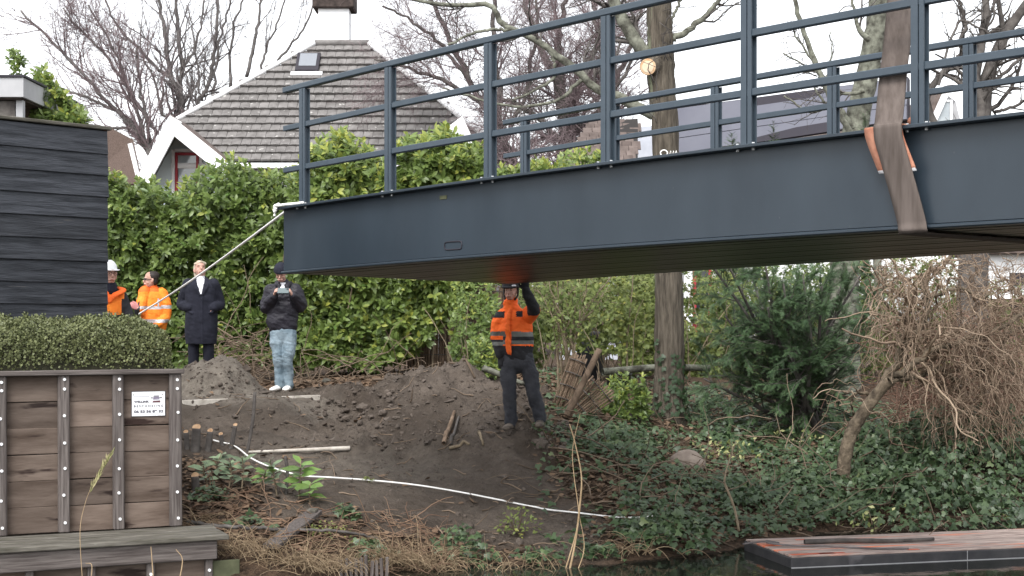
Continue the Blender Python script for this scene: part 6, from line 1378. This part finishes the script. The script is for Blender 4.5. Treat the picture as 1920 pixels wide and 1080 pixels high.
# ------------------------------------------------------------------ ivy, litter and bank plants
r = np.random.default_rng(101)
mounds = [(1770, 950, 15.6, 1.15, .6, .85), (1655, 925, 16.6, .6, .7, .20), (1255, 1012, 13.8, .70, .42, .34), (1390, 930, 15.6, .7, .7, .12), (1870, 840, 17.2, 1.3, .9, 1.0), (1180, 800, 17.2, .7, .6, .15), (1740, 815, 18.0, 1.1, .8, .6), (1905, 920, 17.0, .7, .5, .4), (1500, 905, 16.5, .8, .6, .15), (1640, 800, 18.6, .8, .8, .35)]
def ivy_h(x, y):
    h = np.zeros_like(x)
    for u, v, Y, sx, sy, hh in mounds: h = np.maximum(h, hh * np.exp(-(((x - (u - 960) / F * Y) / (sx * .62)) ** 2 + ((y - Y) / (sy * .7)) ** 2)) * (1 + .5 * fbm(x * 3, y * 3, 250, 2)))
    return h
n = 60000; Y = r.uniform(13.3, 23.5, n); u = r.uniform(1000, 1990, n); x = (u - 960) / F * Y
zt = terrain(x, Y); h = ivy_h(x, Y); v = 600 - (zt - H) / Y * F
e = (u - (1120 + 45 * np.sin(v * .02))) / 120
den = np.clip(.13 + e * .10, .0, .55) + 1.1 * (h > .09) + 1.25 * fbm(x * 1.5, Y * 1.5, 260, 3)
den = np.where(zt < .02, np.where(h > .1, .5, 0), den); den *= np.where(Y > 19.5, .55, 1.0)
clear = ((u - 1290) / 60) ** 2 + ((v - 855) / 30) ** 2 < 1; den = np.where(clear, .15, den)
den = np.where((u < 1160) & (v > 890) & (v < 970), .03, den)
kp = r.random(n) < den; x, Y, zt, h, u, v = x[kp], Y[kp], zt[kp], h[kp], u[kp], v[kp]; n = len(x)
hz = h * np.sqrt(r.uniform(.1, 1.0, n)) + r.uniform(.01, .10, n); pos = np.stack([x, Y, np.maximum(zt, -.02) + hz], -1)
gx_ = (ivy_h(x + .05, Y) - h) / .05; gy_ = (ivy_h(x, Y + .05) - h) / .05; nrm_ = norm(np.stack([-gx_, -gy_ - .35, np.ones(n)], -1))
f = norm(np.stack([r.normal(0, 1, n), -np.abs(r.normal(.5, .6, n)), r.normal(-.35, .4, n)], -1))
bi = np.array((3, 16.5, .3)); ivy = tag(empty('ivy_cover', bi), 'dark green ivy carpet spreading over the right bank down to the water', 'ivy', None, 'stuff')
mb = MB(); scatter(mb, 'ivy', pos - bi, f, nrm_ + r.normal(0, .35, (n, 3)), np.clip(r.lognormal(-2.72, .30, n), .035, .105), np.clip(r.beta(1.6, 2.4, n) + .5 * fbm(x * 2, Y * 2, 270, 2) + .12 * (u < 1330), 0, 1)); mb.build('ivy_leaves', m_ivy, ivy, rnd=True, kind='stuff')
ns = 260; i = r.integers(0, n, ns); K = 8; pp = np.empty((ns, K, 3)); pp[:, 0] = pos[i]; d = norm(np.stack([r.normal(0, 1, ns), r.normal(-.4, .5, ns), 0 * i], -1))
for k in range(1, K): d = norm(d + r.normal(0, .3, (ns, 3)) * (1, 1, .2)); q_ = pp[:, k - 1] + d * .09; q_[:, 2] = np.maximum(terrain(q_[:, 0], q_[:, 1]), -.01) + ivy_h(q_[:, 0], q_[:, 1]) * .8 + .02; pp[:, k] = q_
V, q = tubes(pp - bi, np.full((ns, K), .005), 4); MB().add(V, q).build('ivy_stems', m_brush, ivy, kind='stuff')
# fallen leaves
n = 30000; Y = r.uniform(12.7, 23, n); u = r.uniform(340, 1750, n); x = (u - 960) / F * Y; d_, l_, s_ = zones(x, Y); zt = terrain(x, Y); kp = (r.random(n) < .010 + .75 * l_) & (zt > .03)
x, Y, zt = x[kp], Y[kp], zt[kp]; n = len(x); pos = np.stack([x, Y, zt + r.uniform(.004, .03, n)], -1)
mb = MB(); scatter(mb, 'litter', pos, np.stack([r.normal(0, 1, n), r.normal(0, 1, n), r.normal(0, .25, n)], -1), np.stack([r.normal(0, .35, n), r.normal(-.2, .35, n), np.ones(n)], -1), r.uniform(.040, .085, n), np.clip(r.beta(1.6, 2.2, n), 0, 1)); tag(mb.build('fallen_leaves', m_litter, rnd=True), 'brown fallen leaves covering the bank and the ground under the shrubs', 'leaves', None, 'stuff')

# multi stemmed shrub right of the worker
r = np.random.default_rng(111)
def cane_shrub(label, base, tips, seed, nleaf, size, rad=.014, leafmat=m_shrub, group=None, kind='oval', vmin=440, cat='shrub', name='hazel_shrub', stemmat=m_stem, f0=.25, spreadn=.18):
    r = np.random.default_rng(seed); b = on_ground(*base) if len(base) == 2 else np.array((*P(base[0], base[1], base[2])[:2], 0)); 
    if len(base) == 3: b[2] = zat(b[0], b[1])
    root = tag(empty(name, b), label, cat, group); Ps, Rs = [], []
    for u, v in tips:
        t = P(u, v, b[1] + r.uniform(-.5, .7)); s0 = b + (r.normal(0, .07), r.normal(0, .05), -.04); m_ = s0 * .5 + t * .5 + np.array(((s0[0] - t[0]) * .18 + r.normal(0, .05), r.normal(0, .1), .08))
        q = spline([s0, m_, t], 14); q[1:] += r.normal(0, .010, (13, 3)); R_ = np.linspace(rad * r.uniform(.8, 1.3), rad * .35, 14); tube1(MB(), q - b, R_, 6).build('cane', stemmat, root); Ps.append(q); Rs.append(R_)
    Pn, Rn = np.array(Ps), np.array(Rs); A, B = grow(r, Pn, Rn, n=len(tips) * 7, t0=.35, t1=1, L0=.2, L1=.8, ang=.7, K=7, wob=.15, up=.02, rr=.5, rmin=.003)
    V, q = tubes(A - b, B, 4); MB().add(V, q).build('twigs', stemmat, root, kind='stuff')
    if nleaf:
        n = nleaf; i = r.integers(0, len(A), n); t = r.uniform(f0, 1, n) * 5.999; k = t.astype(int); fr = (t - k)[:, None]; pos = A[i, k] * (1 - fr) + A[i, k + 1] * fr + r.normal(0, spreadn * .5, (n, 3))
        mb = MB(); scatter(mb, kind, pos - b, rdir(r, n) + (0, -.3, -.3), rdir(r, n) * .6 + (0, -.4, .8), r.uniform(size * .7, size * 1.3, n), np.clip(r.beta(2, 2, n), 0, 1), 1.1); mb.build('foliage', leafmat, root, rnd=True, kind='stuff')
    return root
cane_shrub('many stemmed shrub with yellow green leaves right behind the worker', (1062, 742), [(1008, 540), (1022, 510), (1045, 480), (1062, 500), (1085, 470), (1105, 520), (1118, 480), (1140, 540), (1035, 560), (1075, 540), (1160, 500)], 112, 1100, .080, .018, f0=.1)
cane_shrub('thin shrub with long slanting canes in front of the black bin', (1110, 712), [(1180, 560), (1200, 600), (1150, 540), (1210, 640), (1130, 600)], 113, 160, .07, .009)
for (u, Y, w, v0, v1, nn, lab, bb_) in ((1135, 21.3, 85, 500, 660, 420, 'sparse yellow green sprays in front of the black bin', .3), (1160, 26, 70, 490, 640, 900, 'yellow green garden shrub behind the black bin', .12), (1205, 24, 40, 500, 700, 700, 'bright leafy shrub just left of the big trunk', .18), (1060, 27, 80, 500, 640, 800, 'mixed green shrub behind the worker', .08), (1310, 26, 40, 590, 730, 520, 'low green shrub right of the big trunk', .1), (1400, 27, 90, 500, 720, 900, 'loose green shrub behind the yew', .05), (960, 25.5, 60, 540, 690, 600, 'shady green shrub behind the wicker fence', -.05), (1560, 28, 120, 500, 740, 900, 'dark garden shrubbery beyond the yew', -.1), (1700, 27, 150, 465, 800, 1500, 'dull green growth behind the willow twigs', -.05), (1880, 29, 110, 520, 720, 800, 'brownish shrub below the white bungalow wall', -.1), (1240, 30, 150, 470, 640, 1300, 'tall olive green shrub far behind the big trunk', -.05), (1480, 31, 150, 460, 660, 1300, 'tall dark shrub far behind the yew', -.1), (1000, 29, 90, 480, 640, 900, 'olive shrub far behind the worker', .0)):
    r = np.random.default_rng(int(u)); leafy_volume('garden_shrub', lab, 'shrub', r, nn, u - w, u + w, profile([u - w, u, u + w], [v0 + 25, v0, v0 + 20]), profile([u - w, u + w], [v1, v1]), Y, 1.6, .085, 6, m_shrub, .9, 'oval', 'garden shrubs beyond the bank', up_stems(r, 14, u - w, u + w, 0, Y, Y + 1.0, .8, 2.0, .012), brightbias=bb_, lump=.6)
leafy_volume('leafy_plant', 'glossy green plant at the foot of the splayed wicker panel', 'plant', np.random.default_rng(117), 150, 1130, 1215, profile([1130, 1170, 1215], [720, 700, 705]), profile([1130, 1215], [790, 780]), 18.3, .5, .085, 7, m_laurel, brightbias=.12)
leafy_volume('leafy_plant', 'pale leafed low plant by the worker at the left', 'plant', np.random.default_rng(118), 90, 880, 935, profile([880, 935], [635, 640]), profile([880, 935], [705, 705]), 18.4, .4, .085, 7, m_laurel, brightbias=.3)
for (u, v, n_, lab) in ((1375, 855, 70, 'yellow variegated sprig on the bank beside the pale broken branch'), (1500, 825, 36, 'yellowing leaves in front of the dark yew base'), (1640, 985, 40, 'pale yellow leaves trailing onto the pontoon edge')):
    c0 = on_ground(u, v + 12); r = np.random.default_rng(u); pos = r.normal(0, 1, (n_, 3)) * (.22, .12, .07) + (0, 0, .14); root = tag(empty('variegated_sprig', c0), lab, 'plant')
    mb = MB(); scatter(mb, 'oval', pos, rdir(r, n_), rdir(r, n_) + (0, -.5, .6), r.uniform(.05, .08, n_), r.random(n_)); mb.build('foliage', m_varieg, root, rnd=True, kind='stuff')
    sp_ = np.stack([np.zeros((8, 3)) - (0, 0, .05), pos[:8] * .6, pos[:8]], 1); V, q = tubes(sp_, np.full((8, 3), .004), 4); MB().add(V, q).build('stems', m_stem, root, kind='stuff')

# saplings at lower left: laurel seedlings, each leaf a part
def seedling(label, u, v, seed, hgt, nl, size, pale=False):
    b = on_ground(u, v); r = np.random.default_rng(seed); root = tag(empty('laurel_seedling', b), label, 'seedling', 'laurel seedlings on the cleared bank')
    V, T = leaf_tpl('laurel'); me = MB().add(V * (1.25, 1, 1), None, T).mesh('leaf', m_varieg2 if pale else m_laurelbright)
    top = np.array((r.normal(0, .05), r.normal(0, .04), hgt)); st = spline([(0, 0, -.04), top * .5 + r.normal(0, .02, 3), top], 10); tube1(MB(), st, np.linspace(.009, .004, 10), 6).build('stem', m_stem, root)
    for k in range(nl):
        t = .35 + .65 * k / nl; p = st[min(9, int(t * 9))]; a = 2.4 * k + r.uniform(-.4, .4); f = norm(np.array((math.cos(a), math.sin(a) * .8 - .25, .1 + .7 * (t - .5) + r.normal(0, .2)))); up = norm(np.array((-f[0] * .4, -.55, 1)) + r.normal(0, .15, 3)); s_ = norm(np.cross(f, up)); w_ = np.cross(s_, f)
        o = bpy.data.objects.new('leaf', me); C.objects.link(o); o.parent = root; o.matrix_local = Matrix.Translation(Vector(p)) @ Matrix((s_, f, w_)).transposed().to_4x4() @ Matrix.Scale(size * r.uniform(.8, 1.2), 4)
m_laurelbright = M('fresh_laurel_leaf', (.14, .24, .06), (.20, .31, .09), scale=4, rough=.33, rand=.3, trans=.25)
m_varieg2 = M('dusty_laurel_leaf', (.11, .16, .085), (.17, .22, .13), scale=4, rough=.45, rand=.35)
seedling('bright green laurel seedling with big leaves right of the row', 560, 938, 1, .36, 15, .175)
seedling('bright laurel shoot leaning right near the fallen plank', 582, 945, 2, .20, 9, .165)
for k, (u, v, lab) in enumerate(((392, 912, 'dusty laurel seedling nearest the timber wall'), (428, 915, 'dusty laurel seedling in front of the cut stumps'), (452, 925, 'tall dusty laurel seedling behind the bramble stalks'), (485, 922, 'greener laurel seedling left of the bright one'), (412, 900, 'upright laurel seedling by the low stump'), (520, 928, 'short laurel seedling between two dark stakes'))): seedling(lab, u, v, 10 + k, .22 + .06 * (k % 3), 11, .135, k != 3)
# cut stumps
def stump(label, u, v, h, rad, seed, lean=(0, 0)):
    b = on_ground(u, v); r = np.random.default_rng(seed); root = tag(empty('cut_stump', b), label, 'stump', 'sawn stumps by the timber wall'); q = np.array([(lean[0] * t * h, lean[1] * t * h, -.05 + (h + .05) * t) for t in np.linspace(0, 1, 12)]); bark_tube('stem', q, np.full(12, rad) * np.linspace(1.15, 1, 12), m_barkC, root, 12, .06, seed, 5)
    n = 14; a = np.arange(n) * 2 * math.pi / n; V = [(q[-1][0] + rad * .97 * math.cos(t), q[-1][1] + rad * .97 * math.sin(t), h + .012 + .7 * rad * math.sin(t)) for t in a] + [(q[-1][0], q[-1][1], h + .006)]
    MB().add(V, None, [(i, (i + 1) % n, n) for i in range(n)]).build('cut_face', m_oldcut, root, smooth=False)
stump('thickest sawn stump of the clump behind the timber wall corner', 366, 846, .24, .046, 1, (.05, 0)); stump('thin sawn stump left in the clump by the wall', 352, 842, .17, .026, 2, (-.12, 0)); stump('sawn stump right of the thickest in the clump', 389, 845, .20, .030, 3, (.14, 0)); stump('lone low stump with pale top below the clump', 368, 925, .15, .036, 4, (-.08, 0))
stump('slender dark stump standing apart right of the clump', 432, 842, .24, .024, 5, (.22, 0)); stump('short jagged stump above the white rope end', 418, 836, .12, .024, 6, (-.2, 0))
for k, (u, v, u2, v2, w, lab) in enumerate(((462, 850, 478, 735, 6, 'upright thin dark stake left of the pale stick'), (535, 925, 535, 855, 6, 'short dark stake behind the bright seedling'), (1388, 1000, 1358, 905, 8, 'pale broken branch leaning on the bank by the pontoon'))):
    b = on_ground(u, v); e = P(u2, v2, b[1] + .1); root = tag(empty('stake', b), lab, 'stick'); q = spline([b - (0, 0, .05), (b + e) / 2 + (.02, 0, 0), e], 12); bark_tube('stem', q - b, np.full(12, w / (2 if k < 2 else 3.4) / F * b[1]), m_barkC if k < 2 else m_stem, root, 8, .1, k + 3, 4)
b = on_ground(1388, 1000); e = P(1358, 905, b[1] + .1); root = tag(empty('broken_branch', b), 'upper fork of the pale broken branch beside the yellow sprig', 'branch'); q = spline([e, P(1362, 880, b[1] + .2), P(1380, 828, b[1] + .35)], 12); bark_tube('stem', q - b, np.linspace(.011, .006, 12), m_stem, root, 8, .1, 9, 4)
# pale stick on the soil
a, c_ = on_ground(466, 852), on_ground(686, 846); root = tag(empty('pale_stick', a), 'long pale barked stick lying flat on the trampled soil', 'stick'); q = a + (c_ - a) * np.linspace(0, 1, 30)[:, None]; q[:, 2] = np.maximum(q[:, 2], terrain(q[:, 0], q[:, 1])) + .018; q = spline(q[::5], 30)
bark_tube('stem', q - a, np.linspace(.014, .026, 30), m_birchstick, root, 10, .12, 4, 4)
for k, (u, v, u2, v2, w, lab) in enumerate(((832, 838, 852, 778, 9, 'slab of pale split wood set in the raked heap'), (845, 838, 860, 785, 6, 'dark root lying beside the split wood on the heap'), (842, 845, 880, 836, 7, 'short tan stick at the bottom of the heap'), (898, 815, 906, 842, 6, 'curved bare root end below the worker'), (905, 700, 985, 728, 12, 'mossy pole lying behind the legs of the worker'), (700, 715, 890, 712, 5, 'thin branch lying along the crest of the heap'))):
    a, c_ = on_ground(u, v), on_ground(u2, v2); root = tag(empty('stick', a), lab, 'stick'); q = a + (c_ - a) * np.linspace(0, 1, 14)[:, None]; q[:, 2] = np.maximum(q[:, 2], terrain(q[:, 0], q[:, 1])) + w / 3 / F * a[1] + .008
    bark_tube('stem', q - a, np.full(14, w / 2 / F * a[1]) * np.linspace(1, .7, 14), (m_wicker, m_barkC, m_stem, m_stem, m_barkB, m_brush)[k], root, 8, .14, k, 4)
# low timber path edge board
a, c_ = on_ground(342, 757), on_ground(600, 748); root = tag(empty('edge_board', a), 'half buried pale edging board along the sandy path', 'board'); L_ = np.linalg.norm(c_ - a); o = bbox('plank', 0, L_, -.015, .015, -.06, .035, m_birchstick, root, .004); root.rotation_euler = (0, -math.atan2((c_ - a)[2], (c_ - a)[0]), math.atan2((c_ - a)[1], (c_ - a)[0]))
# fallen plank with block at the lower left
a, c_ = on_ground(508, 1036), on_ground(590, 972); a = a + (0, 0, .05); c_ = c_ + (0, 0, .06); d = c_ - a; L_ = np.linalg.norm(d); root = tag(empty('fallen_plank', a), 'dark weathered plank with a small block lying across the lower bank', 'plank')
root.rotation_euler = Vector(d).to_track_quat('X', 'Z').to_euler(); bbox('plank', 0, L_, -.075, .075, -.02, .02, m_wallpost, root, .005); bbox('block', L_ - .10, L_ - .02, -.05, .04, .021, .045, m_ledge, root, .004)
# pale stones, boulder
def stone(label, u, v, s, seed, mat=None, group=None):
    b = on_ground(u, v); r = np.random.default_rng(seed); bm = bmesh.new(); bmesh.ops.create_icosphere(bm, subdivisions=3, radius=1)
    for w in bm.verts:
        c0 = w.co; k = 1 + .5 * float(fbm(np.array([c0.x * 1.3 + seed]), np.array([c0.y * 1.3 + c0.z * 1.7]), 280, 3)[0]); w.co = Vector((c0.x * s[0], c0.y * s[1], max(c0.z, -.5) * s[2])) * k
    me = bpy.data.meshes.new('boulder'); bm.to_mesh(me); bm.free(); me.materials.append(mat or m_stone)
    for p in me.polygons: p.use_smooth = True
    return tag(link('boulder', me, None, None, b), label, 'stone', group)
stone('pale brown boulder half sunk in the leafy bank', 1290, 872, (.22, .16, .16), 1); stone('small pale stone on the ground right of the jeans man', 612, 716, (.07, .06, .05), 2, m_ledge)
# wicker fence panel and its splayed broken piece
def wick(label, root_at, rot, w, h, n, seed, cross=8, name='wicker_mat', fan=0.0):
    r = random.Random(seed); root = tag(empty(name, root_at), label, 'fence panel'); root.rotation_euler = rot
    for k in range(n):
        x = -w / 2 + w * k / (n - 1); f = fan * (k / (n - 1) - .5); L_ = h * r.uniform(.88, 1.05); q = [(x, r.uniform(-.008, .008), -.1), (x + f * .5 * h + r.uniform(-.008, .008), r.uniform(-.01, .01), L_ * .5), (x + f * h, 0, L_)]
        tube1(MB(), spline(q, 6), w / n * .62, 5).build('rod', m_wicker, root)
    for j in range(cross):
        z = h * (j + .5) / cross; tube1(MB(), [(-w / 2 - .01 + fan * -.5 * z, -.02, z), (0, -.025, z + .01), (w / 2 + .01 + fan * .5 * z, -.02, z)], .007, 5).build('binding', m_barkC, root)
b = P(905, 690, 23.5); b[2] = zat(b[0], b[1]); wick('brown wicker fence panel in the shade left of the worker', b, (0, 0, 0), 1.1, 1.45, 26, 1, 5, 'wicker_fence')
b = P(812, 690, 23.0); b[2] = zat(b[0], b[1]); wick('dark wicker fence panel behind the laurel branches', b, (0, 0, .1), .75, 1.15, 18, 2, 5, 'wicker_fence')
b = on_ground(1052, 762); wick('broken roll of wicker matting leaning right beside the shrub', b, (0, .36, .1), .20, .66, 13, 3, 4)
b = on_ground(1078, 772) + (0, -.1, 0); wick('frayed lower piece of wicker matting splayed over the ivy', b, (.15, .85, .1), .26, .50, 12, 4, 3, 'wicker_mat', .25)
b = on_ground(1062, 780) + (0, -.15, 0); e = P(1124, 655, b[1] + .2); root = tag(empty('wooden_pole', b), 'thick pole leaning right through the broken wicker matting', 'pole'); bark_tube('stem', spline([b - b, (e - b) * .5, e - b], 14), np.linspace(.045, .036, 14), m_wicker, root, 12, .05, 5, 4)
# black garden bins
b = P(1108, 700, 22.5); b[2] = zat(b[0], b[1]); root = tag(empty('garden_bin', b), 'black plastic garden bin half hidden in the shrubbery', 'bin'); zb = P(1108, 632, 22.5)[2] - b[2]
def lathe(name, prof, mat, parent, n=22, loc=(0, 0, 0)):
    a = np.arange(n) * 2 * math.pi / n; V = [(rr * math.cos(t), rr * math.sin(t), z) for rr, z in prof for t in a]; m = len(prof)
    MB().add(V + [(0, 0, prof[-1][1])], [(k * n + i, k * n + (i + 1) % n, (k + 1) * n + (i + 1) % n, (k + 1) * n + i) for k in range(m - 1) for i in range(n)], [((m - 1) * n + i, (m - 1) * n + (i + 1) % n, m * n) for i in range(n)]).build(name, mat, parent, loc=loc)
lathe('drum', [(.18, 0), (.20, .1), (.22, .45), (.22, .66), (.20, .68)], m_blackplastic, root); lathe('lid', [(.23, .66), (.235, .69), (.22, .73), (.10, .77)], m_blackplastic, root); lathe('handle', [(.03, .77), (.05, .79), (.03, .81)], m_blackplastic, root, 10)
b = P(1160, 700, 20.6); b[2] = zat(b[0], b[1]); root = tag(empty('plastic_tub', b), 'low black plastic tub in the bushes left of the big trunk', 'tub'); lathe('tub', [(.14, 0), (.17, .2), (.175, .30), (.19, .31), (.19, .33), (.165, .33), (.15, .12)], m_blackplastic, root); lathe('rim', [(.187, .335), (.195, .34), (.187, .35)], m_blackplastic, root)
# fallen log lying in the bushes
a, c_ = P(1130, 697, 20.0), P(1330, 690, 20.6); root = tag(empty('fallen_log', a), 'grey fallen log lying behind the big trunk', 'log'); bark_tube('stem', spline([a - a, (c_ - a) * .5 + (0, 0, .03), c_ - a], 16), np.full(16, .05), m_barkB, root, 10, .08, 8, 4)

# bent tan stalks at the water edge
def stalks(label, lines, Y, rad, mat, name='dead_stalk', cat='stalk', group=None):
    for (pts, w), lab in zip(lines, label):
        b = P(*pts[0], Y); root = tag(empty(name, b), lab, cat, group); q = spline([P(u, v, Y + .02 * k) for k, (u, v) in enumerate(pts)], 24); tube1(MB(), q - b, np.linspace(w, w * .45, 24), 6).build('stem', mat, root)
m_tan = M('tan_reed', (.30, .21, .12), (.42, .31, .19), scale=8, rough=.8)
stalks(['tallest bent tan stalk rising in front of the bare soil', 'second tan stalk crossing the tall bent one', 'short tan stalk at the foot of the tall bent one'], [([(1062, 1095), (1078, 1020), (1088, 940), (1090, 890), (1078, 830), (1068, 795)], .011), ([(1052, 1095), (1080, 1000), (1085, 960), (1076, 890), (1074, 840), (1088, 775)], .007), ([(1072, 1095), (1095, 1030), (1085, 960)], .006)], 13.0, 1, m_tan, group='tan stalks by the water')
stalks(['thin stem of the pale reed in front of the timber wall', 'shorter broken reed stem at the ledge corner', 'bent reed stem below the ledge', 'leaning reed stem beside the lower post'], [([(155, 1095), (150, 1000), (158, 950), (175, 905), (205, 850)], .0028), ([(335, 1095), (342, 1050), (330, 1030)], .005), ([(170, 1095), (172, 1060), (160, 1056)], .004), ([(288, 1095), (285, 1050), (283, 1025)], .005)], 10.7, 1, m_tan, 'dry_reed', 'reed', 'reed stems by the ledge')
b = P(190, 880, 10.75); r = np.random.default_rng(131); n = 90; t = r.random(n); root = tag(empty('reed_plume', b), 'feathery green tan reed plume against the timber boards', 'reed'); pos = np.array([P(168 + 40 * k, 925 - 72 * k, 10.75) for k in t]) - b; mb = MB()
scatter(mb, 'small', pos, np.stack([.35 + r.normal(0, .25, n), r.normal(0, .2, n), 1 + 0 * t], -1), rdir(r, n) + (0, -.8, 0), r.uniform(.04, .09, n), r.random(n), .22); mb.build('plume', M('reed_plume_blade', (.24, .24, .10), (.36, .32, .17), scale=4, attr=True, rough=.8), root, rnd=True, kind='stuff')
# dead grass and brambles along the water edge
def tuft(label, u, v, n, L0, L1, seed, Yo=0, lean=.8, name='dead_grass', wid=.006, fall=.16):
    b = on_ground(u, min(v, 1074)); r = np.random.default_rng(seed); K = 9; p = np.empty((n, K, 3)); p[:, 0] = b + r.normal(0, 1, (n, 3)) * (.16, .08, .0) + (0, -.05, 0); d = norm(np.stack([r.normal(0, lean, n), r.normal(-.35, lean * .6, n), np.ones(n)], -1)); L = r.uniform(L0, L1, n) / (K - 1)
    for k in range(1, K): d = norm(d + r.normal(0, .09, (n, 3)) + np.array((0, -.02, -fall * k / 4))); p[:, k] = p[:, k - 1] + d * L[:, None]
    V, q = tubes(p - b, r.uniform(wid * .4, wid, n)[:, None] * np.linspace(1, .3, K)[None], 3); return tag(MB().add(V, q, r4=np.repeat(r.random(n), (K - 1) * 3)).build(name, m_deadgrass, rnd=True, loc=b), label, 'dead grass', None, 'stuff')
for k, (u, v, n, a, bb) in enumerate(((470, 1068, 60, .2, .45), (530, 1066, 60, .2, .4), (590, 1068, 110, .2, .5), (650, 1066, 70, .2, .4), (745, 1056, 130, .2, .5), (790, 1064, 90, .15, .45), (840, 1066, 40, .15, .4), (930, 1066, 24, .15, .4), (380, 985, 40, .12, .3), (440, 1030, 40, .15, .35), (1010, 1062, 20, .15, .35), (1180, 1040, 30, .2, .5))): tuft('arching dry grass and bramble stalks along the water edge', u, v, n, a, bb, 140 + k)
a = on_ground(352, 992) + (0, 0, .05); q = spline([a, on_ground(430, 1000) + (0, 0, .06), on_ground(520, 1008) + (0, 0, .07), on_ground(640, 1020) + (0, 0, .10), on_ground(720, 1026) + (0, 0, .06)], 40); q[1:] += r.normal(0, .006, (39, 3)); root = tag(empty('long_branch', a), 'long thin grey branch lying across the lower bank from the ledge', 'branch'); bark_tube('stem', q - a, np.linspace(.020, .010, 40), m_barkC, root, 8, .1, 6, 4)
brush('bramble_canes', 'reddish brown dead bramble canes over the lower left bank', 'bramble', 350, 860, 12.7, 13.9, 230, .15, .55, .005, M('bramble_cane', (.11, .06, .04), (.27, .18, .12), scale=3, attr=True, rough=.85, lo=.1, hi=.9), 150, .30, .0, .06)
# ivy and small green plants along the lower edge
def clump(label, u, v, n, rad, hh, seed, size=.06, kind='ivy', mat=None, bb=0, name='ivy_clump', cat='ivy'):
    b = on_ground(u, min(v, 1074)); r = np.random.default_rng(seed); root = tag(empty(name, b), label, cat); q = rdir(r, n) * rad * np.array((1, .6, 0)) * np.sqrt(r.random((n, 1))); q[:, 2] = hh * r.random(n) * np.clip(1 - (np.linalg.norm(q[:, :2], axis=1) / rad) ** 2, .15, 1) + .02 + terrain(q[:, 0] + b[0], q[:, 1] + b[1]) - b[2]
    mb = MB(); scatter(mb, kind, q, np.stack([r.normal(0, .7, n), r.normal(-.5, .4, n), r.normal(-.2, .4, n)], -1), np.stack([r.normal(0, .4, n), r.normal(-.6, .3, n), np.ones(n)], -1), r.uniform(size * .7, size * 1.3, n), np.clip(r.beta(2, 2, n) + bb, 0, 1)); mb.build('foliage', mat or m_ivy, root, rnd=True, kind='stuff')
    ns = min(14, n // 4); pp = np.stack([np.zeros((ns, 3)) - (0, 0, .04), q[:ns] * .55 + (0, 0, .02), q[:ns]], 1); V, qq = tubes(pp, np.full((ns, 3), .004), 4); MB().add(V, qq).build('stems', m_brush, root, kind='stuff')
clump('ivy clump among dry stalks at the lower middle edge', 870, 1055, 150, .34, .30, 160); clump('ivy tuft on soil right of the fallen plank', 650, 968, 46, .14, .08, 161); clump('small leafy weed with thin stems below the white rope', 970, 1005, 110, .24, .30, 162, .045, 'oval', m_shrub, .1, 'weed', 'weed'); clump('dark ivy leaves on the left bank under the seedlings', 395, 940, 60, .22, .12, 163); clump('scattered ivy at the bank below the seedlings', 470, 990, 40, .25, .08, 164)
clump('ivy patch behind the short revetment stakes', 700, 1040, 70, .25, .12, 165); clump('yellow green weeds in the brown leaves at lower left', 620, 1000, 90, .35, .08, 166, .035, 'oval', m_shrub, .25, 'weed', 'weed'); clump('ivy hanging to the water at the bank toe', 1010, 1050, 60, .25, .1, 167); clump('ivy sprigs at the water below the tall stalks', 1130, 1050, 60, .22, .12, 168)
clump('small leafy weed on the soil left of the rope bend', 690, 905, 20, .1, .05, 169, .035, 'oval', m_shrub, .1, 'weed', 'weed')
# revetment stakes at the lower edge
rs2 = random.Random(7)
for k in range(10):
    Y = 12.55; x = (640 + 9.5 * k - 960) / F * Y; o = bbox('revetment_stake', -.014, .014, -.012, .012, -.5, .16 + rs2.uniform(-.03, .03), m_wallpost, None, .003, (x, Y + .01 * rs2.random(), 0), (rs2.uniform(-.05, .05), rs2.uniform(-.08, .08), 0)); tag(o, 'thin grey upright stake of the low bank revetment row', 'stake', 'row of thin revetment stakes')
# pale foil leaf blades by the pontoon's far corner
b = P(1880, 970, 16.0); root = tag(empty('iris_blades', b), 'two pale yellow green blades lying on the water behind the pontoon', 'plant'); b2 = np.array((b[0], b[1], .01)); root.location = b2
for k, (dx, dz) in enumerate(((-.16, .08), (-.14, .02))): q = spline([(0.12, 0, .01), (0, 0, .03 + dz * .5), (dx, -.02, .04 + dz)], 10); tube1(MB(), q, np.linspace(.012, .004, 10), 5).build('blade', m_varieg, root)
for i_, o_ in enumerate(list(bpy.data.objects)):
    pass
print('objects', len(bpy.data.objects), 'faces', sum(len(m.polygons) for m in bpy.data.meshes))
